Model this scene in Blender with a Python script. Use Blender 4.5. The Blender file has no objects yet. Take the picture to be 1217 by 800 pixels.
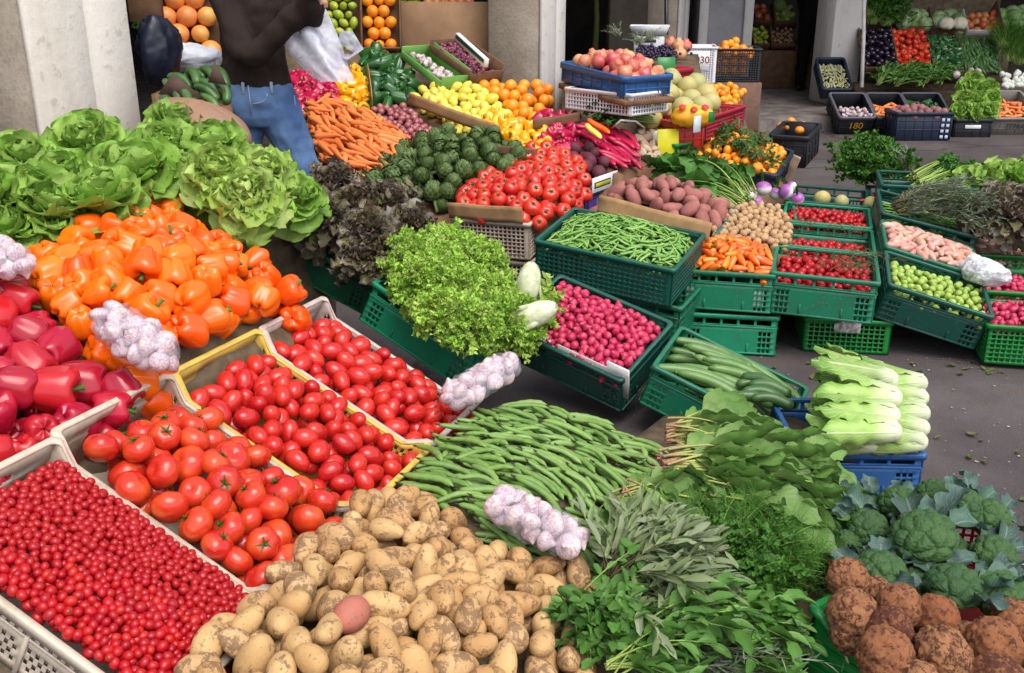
import bpy, math, random
import numpy as np
from mathutils import Matrix, Vector
R = math.radians
rng = np.random.default_rng(7)
random.seed(7)
scene = bpy.context.scene
COL = scene.collection
# ------------------------------------------------------------------ camera
CH, CP, CF, PW, PH = 1.55, R(20), 1183.0, 1217, 800
cam = bpy.data.cameras.new('camera'); camo = bpy.data.objects.new('camera', cam)
COL.objects.link(camo); scene.camera = camo
cam.sensor_width = 36; cam.lens = 36 * CF / PW; cam.clip_end = 300; cam.clip_start = 0.05
camo.location = (0, 0, CH); camo.rotation_euler = (R(70), 0, 0)

def A(u, v, z):
    """the point at height z that stands at this place of the photograph"""
    c, s = math.cos(CP), math.sin(CP)
    a = (u - PW / 2) / CF; b = (PH / 2 - v) / CF
    d = np.array([a, c + b * s, -s + b * c]); t = (z - CH) / d[2]
    return np.array([d[0] * t, d[1] * t, z])
def AD(u, v, dep):
    c, s = math.cos(CP), math.sin(CP)
    a = (u - PW / 2) / CF; b = (PH / 2 - v) / CF
    return np.array([a * dep, (c + b * s) * dep, CH + (-s + b * c) * dep])
YAW = R(-20)
EX = np.array([math.cos(YAW), math.sin(YAW), 0]); EY = np.array([-math.sin(YAW), math.cos(YAW), 0])

def rotm(yaw, tilt=0, roll=0):
    cy, sy = math.cos(yaw), math.sin(yaw)
    Rz = np.array([[cy, -sy, 0], [sy, cy, 0], [0, 0, 1]])
    ct, st = math.cos(tilt), math.sin(tilt); Rx = np.array([[1, 0, 0], [0, ct, -st], [0, st, ct]])
    cr, sr = math.cos(roll), math.sin(roll); Ry = np.array([[cr, 0, sr], [0, 1, 0], [-sr, 0, cr]])
    return Rz @ Rx @ Ry
def frame(pos, yaw, tilt=0, roll=0):
    return np.asarray(pos, float), rotm(yaw, tilt, roll)
def M4(pos, rot, sc=1.0):
    m = Matrix.Identity(4)
    r = np.asarray(rot) * np.asarray(sc)
    for i in range(3):
        for j in range(3): m[i][j] = float(r[i, j])
        m[i][3] = float(pos[i])
    return m

# ------------------------------------------------------------------ mesh building
class MB:
    def __init__(s): s.V = []; s.F = []; s.mi = []; s.T = []; s.n = 0
    def add(s, V, F, mi=0, T=None):
        V = np.asarray(V, float).reshape(-1, 3)
        if T is None: T = np.zeros((len(V), 3))
        s.V.append(V); s.T.append(T)
        for f in (F if isinstance(F, list) else [F]):
            f = np.asarray(f, int)
            if f.size == 0: continue
            s.F.append(f + s.n); s.mi.append(np.full(len(f), mi))
        s.n += len(V); return s
    def join(s, o, mi=0, X=None):
        """add a (V, F, T) triple, moved by X = (pos, rot, scale)"""
        V, F, T = o
        if X is not None:
            p, r, k = X; V = (V * k) @ np.asarray(r).T + np.asarray(p)
        return s.add(V, F, mi, T)
    def mesh(s, name, mats, smooth=True):
        me = bpy.data.meshes.new(name)
        V = np.concatenate(s.V) if s.V else np.zeros((0, 3))
        me.vertices.add(len(V)); me.vertices.foreach_set('co', V.astype(np.float32).ravel())
        nl = sum(f.size for f in s.F); npoly = sum(len(f) for f in s.F)
        me.loops.add(nl); me.polygons.add(npoly)
        me.loops.foreach_set('vertex_index', np.concatenate([f.ravel() for f in s.F]).astype(np.int32))
        tot = np.concatenate([np.full(len(f), f.shape[1]) for f in s.F])
        st = np.concatenate([[0], np.cumsum(tot)[:-1]])
        me.polygons.foreach_set('loop_start', st.astype(np.int32))
        me.polygons.foreach_set('loop_total', tot.astype(np.int32))
        me.polygons.foreach_set('material_index', np.concatenate(s.mi).astype(np.int32))
        if smooth: me.polygons.foreach_set('use_smooth', np.ones(npoly, bool))
        T = np.concatenate(s.T)
        at = me.attributes.new('lf', 'FLOAT_COLOR', 'POINT')
        at.data.foreach_set('color', np.c_[T, np.ones(len(T))].astype(np.float32).ravel())
        me.update(calc_edges=True)
        for m in (mats if isinstance(mats, (list, tuple)) else [mats]): me.materials.append(m)
        return me

def gridF(nu, nv, closed_u=False):
    """quads of an nu x nv vertex grid (row-major: index = i*nv + j, i<nu, j<nv)"""
    iu = np.arange(nu if closed_u else nu - 1); jv = np.arange(nv - 1)
    I, J = np.meshgrid(iu, jv, indexing='ij'); I2 = (I + 1) % nu
    return np.stack([I * nv + J, I2 * nv + J, I2 * nv + J + 1, I * nv + J + 1], -1).reshape(-1, 4)
def sph(nu=20, nv=13):
    """unit sphere grid: V (theta-major), F, theta, phi"""
    th = np.arange(nu) * 2 * np.pi / nu; ph = np.linspace(-np.pi / 2, np.pi / 2, nv)
    ph[0] += 1e-3; ph[-1] -= 1e-3
    T, P = np.meshgrid(th, ph, indexing='ij')
    V = np.stack([np.cos(P) * np.cos(T), np.cos(P) * np.sin(T), np.sin(P)], -1).reshape(-1, 3)
    return V, gridF(nu, nv, True), T.ravel(), P.ravel()
def lowfreq(V, amp, freq, seed, n=5):
    g = np.random.default_rng(seed); h = np.zeros(len(V))
    for i in range(n):
        k = g.normal(size=3); k *= freq * (0.6 + 0.8 * g.random()) / np.linalg.norm(k)
        h += np.sin(V @ k + g.random() * 6.28)
    return amp * h / math.sqrt(n)
def tube(path, rad, n=8, cap=True):
    path = np.asarray(path, float); m = len(path); rad = np.broadcast_to(np.asarray(rad, float), (m,)) if np.ndim(rad) < 2 else np.asarray(rad)
    tan = np.gradient(path, axis=0); tan /= np.linalg.norm(tan, axis=1)[:, None] + 1e-9
    up = np.array([0, 0, 1.0]) if abs(tan[0][2]) < 0.9 else np.array([1.0, 0, 0])
    V = []
    a = np.arange(n) * 2 * np.pi / n
    for i in range(m):
        s = np.cross(tan[i], up); s /= np.linalg.norm(s) + 1e-9; w = np.cross(s, tan[i])
        up = w
        r = rad[i] if np.ndim(rad) < 2 else rad[i]
        r1, r2 = (r, r) if np.ndim(r) == 0 else r
        V.append(path[i] + np.outer(np.cos(a) * r1, s) + np.outer(np.sin(a) * r2, w))
    V = np.array(V)  # m,n,3
    F = []
    I, J = np.meshgrid(np.arange(m - 1), np.arange(n), indexing='ij')
    F = np.stack([I * n + J, I * n + (J + 1) % n, (I + 1) * n + (J + 1) % n, (I + 1) * n + J], -1).reshape(-1, 4)
    V = V.reshape(-1, 3); Fs = [F]
    if cap:
        Fs.append(np.arange(n)[::-1][None, :]); Fs.append((np.arange(n) + (m - 1) * n)[None, :])
    t = np.repeat(np.linspace(0, 1, m), n)
    T = np.stack([t, np.zeros_like(t), np.full_like(t, rng.random())], -1)
    return V, Fs, T
def box(lo, hi):
    x0, y0, z0 = lo; x1, y1, z1 = hi
    V = np.array([[x0, y0, z0], [x1, y0, z0], [x1, y1, z0], [x0, y1, z0], [x0, y0, z1], [x1, y0, z1], [x1, y1, z1], [x0, y1, z1]])
    F = np.array([[0, 3, 2, 1], [4, 5, 6, 7], [0, 1, 5, 4], [1, 2, 6, 5], [2, 3, 7, 6], [3, 0, 4, 7]])
    return V, F, np.zeros((8, 3))
def bbox(lo, hi, b=0.004):
    """box with bevelled edges"""
    lo = np.asarray(lo, float); hi = np.asarray(hi, float); c = (lo + hi) / 2; h = (hi - lo) / 2
    b = min(b, h.min() * 0.45)
    q = []
    V = []
    idx = {}
    for sx in (-1, 1):
        for sy in (-1, 1):
            for sz in (-1, 1):
                s = np.array([sx, sy, sz])
                for ax in range(3):
                    o = h - b; o = o.copy(); o[ax] = h[ax]
                    idx[(sx, sy, sz, ax)] = len(V); V.append(c + s * o)
    F4, F3 = [], []
    for ax in range(3):
        a1, a2 = (ax + 1) % 3, (ax + 2) % 3
        for s in (-1, 1):
            k = []
            for (p, r) in ((-1, -1), (1, -1), (1, 1), (-1, 1)):
                v = [0, 0, 0]; v[ax] = s; v[a1] = p; v[a2] = r; k.append(idx[(*v, ax)])
            F4.append(k if s > 0 else k[::-1])
    for ax in range(3):           # edges along ax
        a1, a2 = (ax + 1) % 3, (ax + 2) % 3
        for p in (-1, 1):
            for r in (-1, 1):
                v0 = [0, 0, 0]; v0[ax] = -1; v0[a1] = p; v0[a2] = r; v1 = list(v0); v1[ax] = 1
                k = [idx[(*v0, a1)], idx[(*v1, a1)], idx[(*v1, a2)], idx[(*v0, a2)]]
                F4.append(k if p * r < 0 else k[::-1])
    for sx in (-1, 1):
        for sy in (-1, 1):
            for sz in (-1, 1):
                k = [idx[(sx, sy, sz, a)] for a in range(3)]
                F3.append(k if sx * sy * sz > 0 else k[::-1])
    return np.array(V), [np.array(F4), np.array(F3)], np.zeros((len(V), 3))

# ------------------------------------------------------------------ objects
def put(name, me, X=None, parent=None, label=None, cat=None, group=None, kind=None):
    o = bpy.data.objects.new(name, me); COL.objects.link(o)
    if parent is not None: o.parent = parent
    if X is not None: o.matrix_basis = X if isinstance(X, Matrix) else M4(*X)
    if label: o['label'] = label
    if cat: o['category'] = cat
    if group: o['group'] = group
    if kind: o['kind'] = kind
    return o
def empty(name, X, label, cat, group=None):
    o = put(name, None, X, None, label, cat, group); o.empty_display_size = 0.05
    return o

# ------------------------------------------------------------------ materials
class NT:
    def __init__(s, name):
        m = s.m = bpy.data.materials.new(name); m.use_nodes = True; s.t = m.node_tree; s.t.nodes.clear()
        s.out = s.t.nodes.new('ShaderNodeOutputMaterial')
    def n(s, typ, **kw):
        nd = s.t.nodes.new('ShaderNode' + typ)
        for k, v in kw.items():
            if k.startswith('_'): setattr(nd, k[1:], v)
            else:
                key = int(k[1:]) if k[0] == 'i' and k[1:].isdigit() else k.replace('__', ' ')
                s.set(nd.inputs[key], v)
        return nd
    def set(s, sock, v):
        if isinstance(v, bpy.types.NodeSocket): s.t.links.new(v, sock)
        elif isinstance(v, bpy.types.Node): s.t.links.new(v.outputs[0], sock)
        else:
            if isinstance(v, (tuple, list)) and len(v) == 3 and sock.type == 'RGBA': v = (*v, 1)
            sock.default_value = v
    def ramp(s, fac, stops, interp='LINEAR'):
        r = s.n('ValToRGB', Fac=fac); cr = r.color_ramp; cr.interpolation = interp
        while len(cr.elements) > len(stops): cr.elements.remove(cr.elements[-1])
        for i, (p, c) in enumerate(stops):
            e = cr.elements[i] if i < len(cr.elements) else cr.elements.new(p)
            e.position = p; e.color = (*c, 1) if len(c) == 3 else c
        return r.outputs[0]
    def mix(s, f, a, b, mode='MIX'):
        x = s.n('Mix', _data_type='RGBA', _blend_type=mode)
        s.set(x.inputs[0], f); s.set(x.inputs[6], a); s.set(x.inputs[7], b); return x.outputs[2]
    def math(s, op, a, b=None, clamp=False):
        x = s.n('Math', _operation=op, _use_clamp=clamp); s.set(x.inputs[0], a)
        if b is not None: s.set(x.inputs[1], b)
        return x.outputs[0]
    def coord(s, rand=True):
        tc = s.n('TexCoord').outputs['Object']
        if not rand: return tc
        r = s.n('ObjectInfo').outputs['Random']
        return s.n('VectorMath', _operation='ADD', i0=tc, i1=s.n('CombineXYZ', X=s.math('MULTIPLY', r, 37.0), Y=s.math('MULTIPLY', r, 91.0), Z=r).outputs[0]).outputs[0]
    def noise(s, vec, scale, detail=3.0, rough=0.55, dist=0.0):
        return s.n('TexNoise', Vector=vec, Scale=scale, Detail=detail, Roughness=rough, Distortion=dist).outputs[0]
    def done(s, color, rough=0.5, spec=0.5, normal=None, coat=0.0, sss=0.0, transl=0.0, metal=0.0, sheen=0.0, alpha=None):
        p = s.n('BsdfPrincipled'); s.set(p.inputs['Base Color'], color); s.set(p.inputs['Roughness'], rough)
        s.set(p.inputs['Specular IOR Level'], spec); s.set(p.inputs['Metallic'], metal)
        if normal is not None: s.set(p.inputs['Normal'], normal)
        if coat: s.set(p.inputs['Coat Weight'], coat); s.set(p.inputs['Coat Roughness'], 0.12)
        if sss:
            s.set(p.inputs['Subsurface Weight'], sss); s.set(p.inputs['Subsurface Radius'], (0.01, 0.004, 0.002)); s.set(p.inputs['Subsurface Scale'], 1.0)
        if sheen: s.set(p.inputs['Sheen Weight'], sheen)
        sh = p.outputs[0]
        if transl:
            tr = s.n('BsdfTranslucent'); s.set(tr.inputs[0], color)
            mx = s.n('MixShader', Fac=transl); s.set(mx.inputs[1], sh); s.set(mx.inputs[2], tr.outputs[0]); sh = mx.outputs[0]
        s.t.links.new(sh, s.out.inputs[0]); return s.m
    def bump(s, h, strength=0.3, dist=0.01):
        return s.n('Bump', Strength=strength, Distance=dist, Height=h).outputs[0]

MATS = {}
def produce(name, ramp, blot=None, bscale=8.0, bamt=0.35, rough=0.3, spec=0.5, coat=0.0, bump=0.0, bumpscale=30.0, sss=0.0, specks=None, axis=None, rvar=0.0):
    """skin of a fruit or a vegetable: colour varies from one to the next (ramp) and in blotches over each"""
    if name in MATS: return MATS[name]
    k = NT(name); rnd = k.n('ObjectInfo').outputs['Random']; v = k.coord()
    n = len(ramp); c = k.ramp(rnd, [(i / max(1, n - 1), x) for i, x in enumerate(ramp)])
    nz = k.noise(v, bscale, 4.0)
    if blot is not None:
        c = k.mix(k.math('MULTIPLY', k.ramp(nz, [(0.45, (0, 0, 0)), (0.68, (1, 1, 1))]), bamt), c, blot)
    if axis is not None:   # (colour, from, to) along the object's own Z
        z = k.n('SeparateXYZ', Vector=k.n('TexCoord').outputs['Object']).outputs[2]
        mr = k.n('MapRange', Value=k.math('ADD', z, k.math('MULTIPLY', k.math('SUBTRACT', nz, 0.5), abs(axis[2] - axis[1]) * 0.8)), From__Min=axis[1], From__Max=axis[2])
        c = k.mix(mr.outputs[0], c, axis[0])
    if specks is not None:
        vo = k.n('TexVoronoi', Vector=v, Scale=specks[1]).outputs[0]
        c = k.mix(k.ramp(vo, [(specks[2], (1, 1, 1)), (specks[2] * 1.6, (0, 0, 0))]), c, specks[0])
    rg = rough
    if rvar: rg = k.math('ADD', k.math('MULTIPLY', k.noise(v, bscale * 2.3, 2.0), rvar), rough - rvar * 0.5, True)
    nm = k.bump(k.noise(v, bumpscale, 4.0), bump, 0.004) if bump else None
    MATS[name] = k.done(c, rg, spec, nm, coat, sss)
    return MATS[name]

def leafm(name, base, mid, edge, alt=None, rough=0.42, transl=0.25, vein=0.25, veinc=None, edge0=0.55, spec=0.28, var=0.25, nv=9.0):
    """leaf: base colour at the foot, mid in the blade, edge at the rim; midrib and side veins"""
    if name in MATS: return MATS[name]
    k = NT(name)
    sp = k.n('SeparateColor', Color=k.n('Attribute', _attribute_name='lf').outputs[0]); t, s, rd = sp.outputs
    orr = k.n('ObjectInfo').outputs['Random']; v = k.coord()
    sa = k.math('ABSOLUTE', k.math('SUBTRACT', k.math('MULTIPLY', s, 2.0), 1.0))
    nz = k.noise(v, 25.0, 4.0)
    tt = k.math('ADD', t, k.math('MULTIPLY', k.math('SUBTRACT', nz, 0.5), 0.3))
    c = k.ramp(tt, [(0.0, base), (0.38, mid), (1.0, mid)])
    e = k.math('MAXIMUM', k.math('ADD', k.math('MULTIPLY', sa, k.math('MULTIPLY', tt, 1.2)), k.math('MULTIPLY', k.math('SUBTRACT', nz, 0.5), 0.35)), k.math('MULTIPLY', k.math('SUBTRACT', tt, 0.6), 2.2))
    c = k.mix(k.n('MapRange', Value=e, From__Min=edge0, From__Max=1.05).outputs[0], c, edge)
    if alt is not None:
        c = k.mix(k.math('MULTIPLY', k.ramp(k.math('FRACT', k.math('ADD', rd, orr)), [(0.3, (0, 0, 0)), (1.0, (1, 1, 1))]), 0.75), c, alt)
    br = k.math('ADD', 1.0 - var, k.math('MULTIPLY', k.math('FRACT', k.math('ADD', k.math('MULTIPLY', rd, 3.7), orr)), 2 * var))
    c = k.n('HueSaturation', Color=c, Value=br, Saturation=1.0).outputs[0]
    w = k.math('SINE', k.math('MULTIPLY', k.math('SUBTRACT', k.math('MULTIPLY', t, nv), k.math('MULTIPLY', sa, nv * 0.35)), 6.283))
    vs = k.math('MAXIMUM', k.ramp(w, [(0.80, (0, 0, 0)), (1.0, (0.6, 0.6, 0.6))]), k.ramp(sa, [(0.0, (1, 1, 1)), (0.10, (0, 0, 0))]))
    if vein: c = k.mix(k.math('MULTIPLY', vs, vein), c, veinc or tuple(min(1, x * 2.2 + 0.03) for x in mid))
    nm = k.bump(k.math('ADD', k.math('MULTIPLY', vs, -0.7), nz), 0.5, 0.004)
    MATS[name] = k.done(c, rough, spec, nm, transl=transl)
    return MATS[name]

def plastic(name, col, rough=0.38, dirt=(0.12, 0.10, 0.08), damt=0.35, var=0.1, scuff=None):
    if name in MATS: return MATS[name]
    k = NT(name); v = k.coord(); rnd = k.n('ObjectInfo').outputs['Random']
    n1 = k.noise(v, 9.0, 6.0, 0.65); n2 = k.noise(v, 60.0, 3.0, 0.6)
    c = k.n('HueSaturation', Color=(*col, 1), Value=k.math('ADD', 1 - var, k.math('MULTIPLY', rnd, 2 * var))).outputs[0]
    c = k.mix(k.math('MULTIPLY', k.ramp(k.math('ADD', k.math('MULTIPLY', n1, 0.7), k.math('MULTIPLY', n2, 0.3)), [(0.46, (0, 0, 0)), (0.66, (1, 1, 1))]), damt), c, dirt)
    if scuff: c = k.mix(k.math('MULTIPLY', k.ramp(n2, [(0.60, (0, 0, 0)), (0.72, (1, 1, 1))]), 0.35), c, scuff)
    MATS[name] = k.done(c, k.math('ADD', rough - 0.1, k.math('MULTIPLY', n1, 0.25)), 0.5, k.bump(n2, 0.12, 0.002))
    return MATS[name]
def plain(name, col, rough=0.6, noise=0.15, scale=20.0, bump=0.0, spec=0.4, col2=None, metal=0.0):
    if name in MATS: return MATS[name]
    k = NT(name); v = k.coord(); nz = k.noise(v, scale, 6.0, 0.6)
    c = k.mix(k.ramp(nz, [(0.38, (0, 0, 0)), (0.64, (1, 1, 1))]), tuple(x * (1 - noise) for x in col), col2 or tuple(min(1, x * (1 + noise)) for x in col))
    MATS[name] = k.done(c, rough, spec, k.bump(nz, bump, 0.01) if bump else None, metal=metal)
    return MATS[name]

def film(name, tint=(0.85, 0.85, 0.93), alpha=0.35, rough=0.22, sc=28.0, bmp=.9):
    k = NT(name); v = k.coord(); nz = k.noise(v, sc, 4.0, 0.5, 1.2)
    p = k.n('BsdfPrincipled'); k.set(p.inputs['Base Color'], tint); k.set(p.inputs['Roughness'], rough); k.set(p.inputs['Normal'], k.bump(nz, bmp, 0.012))
    k.set(p.inputs['Specular IOR Level'], 0.7)
    tr = k.n('BsdfTransparent'); k.set(tr.inputs[0], (0.97, 0.96, 0.99))
    f = k.math('ADD', alpha * 0.55, k.math('MULTIPLY', k.ramp(nz, [(0.4, (0, 0, 0)), (0.7, (1, 1, 1))]), alpha * 0.9), True)
    mx = k.n('MixShader', Fac=f); k.set(mx.inputs[1], tr.outputs[0]); k.set(mx.inputs[2], p.outputs[0])
    k.t.links.new(mx.outputs[0], k.out.inputs[0]); return k.m

# ------------------------------------------------------------------ surfaces and piles
class Surf:
    """smooth height over the ground through given points"""
    def __init__(s, P):
        P = np.asarray(P, float); s.P = P; n = len(P)
        s.c = P[:, :2].mean(0)
        D = np.linalg.norm(P[:, None, :2] - P[None, :, :2], axis=2)
        Q = np.c_[np.ones(n), P[:, :2] - s.c]
        M = np.block([[D + 0.02 * np.eye(n) * 0, Q], [Q.T, np.zeros((3, 3))]])
        s.w = np.linalg.lstsq(M, np.r_[P[:, 2], 0, 0, 0], rcond=None)[0]
    def __call__(s, X):
        X = np.atleast_2d(np.asarray(X, float))[:, :2]
        D = np.linalg.norm(X[:, None] - s.P[None, :, :2], axis=2)
        return D @ s.w[:-3] + np.c_[np.ones(len(X)), X - s.c] @ s.w[-3:]
    def normal(s, x):
        e = 0.02; x = np.asarray(x[:2], float)
        z = s(np.array([x + [e, 0], x - [e, 0], x + [0, e], x - [0, e]]))
        n = np.array([-(z[0] - z[1]) / (2 * e), -(z[2] - z[3]) / (2 * e), 1]); return n / np.linalg.norm(n)
class Bulge:
    """a plane (crate rim) with a heap on it"""
    def __init__(s, pos, rot, L, W, base, bul, y0=0.0):
        s.p, s.r, s.L, s.W, s.b, s.u, s.y0 = pos, rot, L, W, base, bul, y0
        s.n = rot[:, 2]
    def __call__(s, X):
        X = np.atleast_2d(np.asarray(X, float))[:, :2]
        z = s.p[2] - ((X - s.p[:2]) @ s.n[:2]) / s.n[2]
        P = np.c_[X, z] - s.p; l = P @ s.r
        a = np.clip(l[:, 0] / s.L, 0, 1); b = np.clip((l[:, 1] - s.y0) / s.W, 0, 1)
        return z + s.b + s.u * (np.sin(np.pi * a) * np.sin(np.pi * b)) ** 0.7
    normal = Surf.normal
def inpoly(X, poly):
    X = np.atleast_2d(X); x, y = X[:, 0], X[:, 1]; c = np.zeros(len(X), bool); n = len(poly); j = n - 1
    for i in range(n):
        xi, yi = poly[i][:2]; xj, yj = poly[j][:2]
        c ^= ((yi > y) != (yj > y)) & (x < (xj - xi) * (y - yi) / (yj - yi + 1e-12) + xi); j = i
    return c
def shrink(poly, r):
    poly = np.asarray(poly, float)[:, :2]; c = poly.mean(0); d = poly - c
    l = np.linalg.norm(d, axis=1)[:, None]; return c + d * np.maximum(0.05, (l - r) / l)
def qrand(g):
    q = g.normal(size=4); q /= np.linalg.norm(q); w, x, y, z = q
    return np.array([[1 - 2 * (y * y + z * z), 2 * (x * y - z * w), 2 * (x * z + y * w)], [2 * (x * y + z * w), 1 - 2 * (x * x + z * z), 2 * (y * z - x * w)], [2 * (x * z - y * w), 2 * (y * z + x * w), 1 - 2 * (x * x + y * y)]])
def basis(n, yaw):
    """rotation whose z is n and whose x points along yaw on the slope"""
    n = np.asarray(n, float); n = n / np.linalg.norm(n); x = np.array([math.cos(yaw), math.sin(yaw), 0]); x = x - n * (x @ n); x /= np.linalg.norm(x)
    return np.stack([x, np.cross(n, x), n], 1)

def pack(poly, zf, offs, rads, pose, seed=0, layers=1.6, tol=0.35, nmax=400, k=0.92, cand=5, svar=0.1, fails=160, inset=None, boxes=None):
    """drop items (each a few balls: offs, rads) one by one onto a bed until the heap reaches zf.
    pose(g, xy) -> rotation.  Returns [(pos, rot, scale)]"""
    g = np.random.default_rng(seed); offs = np.atleast_2d(np.asarray(offs, float)); rads = np.atleast_1d(np.asarray(rads, float)); nb = len(rads)
    rm = float(rads.max()); poly = np.asarray(poly, float)[:, :2]
    pin = shrink(poly, rm * 0.9 if inset is None else inset)
    lo, hi = pin.min(0), pin.max(0)
    C = np.zeros((6000, 4)); n = 0; out = []; bad = 0; fails = int(fails * 1.3)
    while len(out) < nmax and n + nb < 6000:
        if bad >= fails:
            if k < .85: break
            k *= .86; bad = fails // 2      # a second pass fills the gaps
        Q = lo + g.random((cand * 4, 2)) * (hi - lo); Q = Q[inpoly(Q, pin)][:cand]
        if not len(Q): bad += 1; continue
        m = len(Q); Rt = [pose(g, q) for q in Q]; S = 1 + svar * (2 * g.random(m) - 1)
        O = np.stack([(offs * S[i]) @ Rt[i].T for i in range(m)])          # m, nb, 3
        rr = rads[None, :] * S[:, None]; cxy = Q[:, None, :] + O[:, :, :2]; fl = cxy.reshape(-1, 2)
        ok = np.ones(m, bool) if nb == 1 else inpoly(fl, poly).reshape(m, nb)[:, [0, -1]].all(1)
        zs = zf(fl).reshape(m, nb); z = (zs - layers * 1.7 * rm + rr * 0.8 - O[:, :, 2]).max(1)
        if n:
            near = np.nonzero((np.abs(C[:n, 0] - fl[:, 0, None]) < 2.3 * rm).any(0))[0] if n > 800 else slice(0, n)
            c = C[near]; h = ((rr.reshape(-1)[:, None] + c[None, :, 3]) * k) ** 2 - (fl[:, 0, None] - c[None, :, 0]) ** 2 - (fl[:, 1, None] - c[None, :, 1]) ** 2
            hz = np.where(h > 0, np.sqrt(np.maximum(h, 0)) + c[None, :, 2], -9.0).max(1).reshape(m, nb) if h.shape[1] else np.full((m, nb), -9.0)
            z = np.maximum(z, np.where(hz > -8, hz - O[:, :, 2], -9.0).max(1))
        top = np.where(ok, (z[:, None] + O[:, :, 2] + rr - zs).max(1), 9.0); b = int(top.argmin())
        if top[b] > tol * rm: bad += 1; continue
        bad = 0
        C[n:n + nb, :2] = cxy[b]; C[n:n + nb, 2] = z[b] + O[b, :, 2]; C[n:n + nb, 3] = rr[b]; n += nb
        out.append((np.array([Q[b, 0], Q[b, 1], z[b]]), Rt[b], S[b]))
    return out
def ZY(u, v, y): return (u, v, float(A(u, v, 0)[2] + CH - y * math.tan(CP - math.atan((PH / 2 - v) / CF))))
def mid(L, up=0.0):
    """points of the middle stall, which rises evenly away from the street"""
    out = []
    for q in L:
        u, v = q[:2]; y = 4.75 + (266 - v) * .0098 + max(0, u - 740) * .006; e = q[2] if len(q) > 2 else 0.0
        out.append(ZY(u, v, y - (up + e) * 4.2))
    return out
def up_pose(spread=0.5):
    """z axis up, tipped at random by about `spread`"""
    def f(g, xy):
        n = np.array([g.normal() * spread, g.normal() * spread, 1.0]); n /= np.linalg.norm(n); return basis(n, g.random() * 6.28)
    return f
def any_pose(g, xy): return qrand(g)
def lie_pose(zf, yaw=None, jit=0.4, pitch=0.15):
    """x axis lies along the slope"""
    def f(g, xy):
        n = zf.normal(xy) + g.normal(size=3) * pitch; n /= np.linalg.norm(n)
        y = g.random() * 6.28 if yaw is None else yaw + g.normal() * jit + (math.pi if g.random() < 0.0 else 0)
        b = basis(n, y); a = g.random() * 6.28; c, s = math.cos(a), math.sin(a)
        return b @ np.array([[1, 0, 0], [0, c, -s], [0, s, c]])
    return f
def flat_pose(zf, yaw=None, jit=0.4, pitch=0.15):
    def f(g, xy):
        n = zf.normal(xy) + g.normal(size=3) * pitch; n /= np.linalg.norm(n)
        return basis(n, g.random() * 6.28 if yaw is None else yaw + g.normal() * jit)
    return f

def place(items, name, meshes, label, cat, group, seed=1, part=None, partp=1.0, parts_of=None, off=0.0):
    """one object for each item; part = (name, [mesh per variant]) becomes its child"""
    g = np.random.default_rng(seed); res = []
    for p, r, s in items:
        i = int(g.integers(len(meshes)))
        o = put(name, meshes[i], (p, r, s), None, label, cat, group)
        if part is not None and g.random() < partp: put(part[0], part[1][i], None, o)
        res.append(o)
    return res
def plinth(name, poly, zf, depth, mat, label, cat='stall base', bottom=0.0, grow=0.0):
    """solid bed under a loose heap: its top follows the heap"""
    poly = shrink(poly, -grow); lo, hi = poly.min(0), poly.max(0); n = 26
    # fan of rings from the centre
    c = poly.mean(0); m = len(poly); V = []; K = 5
    P = []
    for i in range(m):
        a, b = poly[i], poly[(i + 1) % m]
        for t in (0, 0.5): P.append(a + (b - a) * t)
    P = np.array(P); m = len(P)
    for j in range(K + 1):
        q = c + (P - c) * (j / K if j else 0.001); V.append(np.c_[q, zf(q) - depth])
    V.append(np.c_[P, np.full(m, bottom)])
    V = np.concatenate(V); rows = K + 2
    I, J = np.meshgrid(np.arange(rows - 1), np.arange(m), indexing='ij')
    F = np.stack([I * m + J, I * m + (J + 1) % m, (I + 1) * m + (J + 1) % m, (I + 1) * m + J], -1).reshape(-1, 4)[:, ::-1]
    return put(name, MB().add(V, F).mesh(name, mat, False), None, None, label, cat)
# ================================================================== produce prototypes
def ztrip(V, F, t=None, s=None, rd=0.0):
    n = len(V); return V, F, np.stack([np.zeros(n) if t is None else t, np.zeros(n) if s is None else s, np.full(n, rd)], -1)
def blob(a, b, c, amp=0.06, freq=2.5, seed=0, nu=20, nv=13, bend=0.0, taper=0.0):
    V, F, T, P = sph(nu, nv); V = V * (1 + lowfreq(V, amp, freq, seed))[:, None]
    V = V * [1, 1 + 0, 1]; k = 1 + taper * V[:, :1]; V[:, 1:] *= k
    V = V * [a, b, c]; V[:, 2] += bend * (V[:, 0] ** 2) / a - bend * a * 0.4
    return V, F, np.zeros((len(V), 3))
def me1(name, trip, mat, smooth=True):
    return MB().join(trip).mesh(name, mat, smooth)

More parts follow.
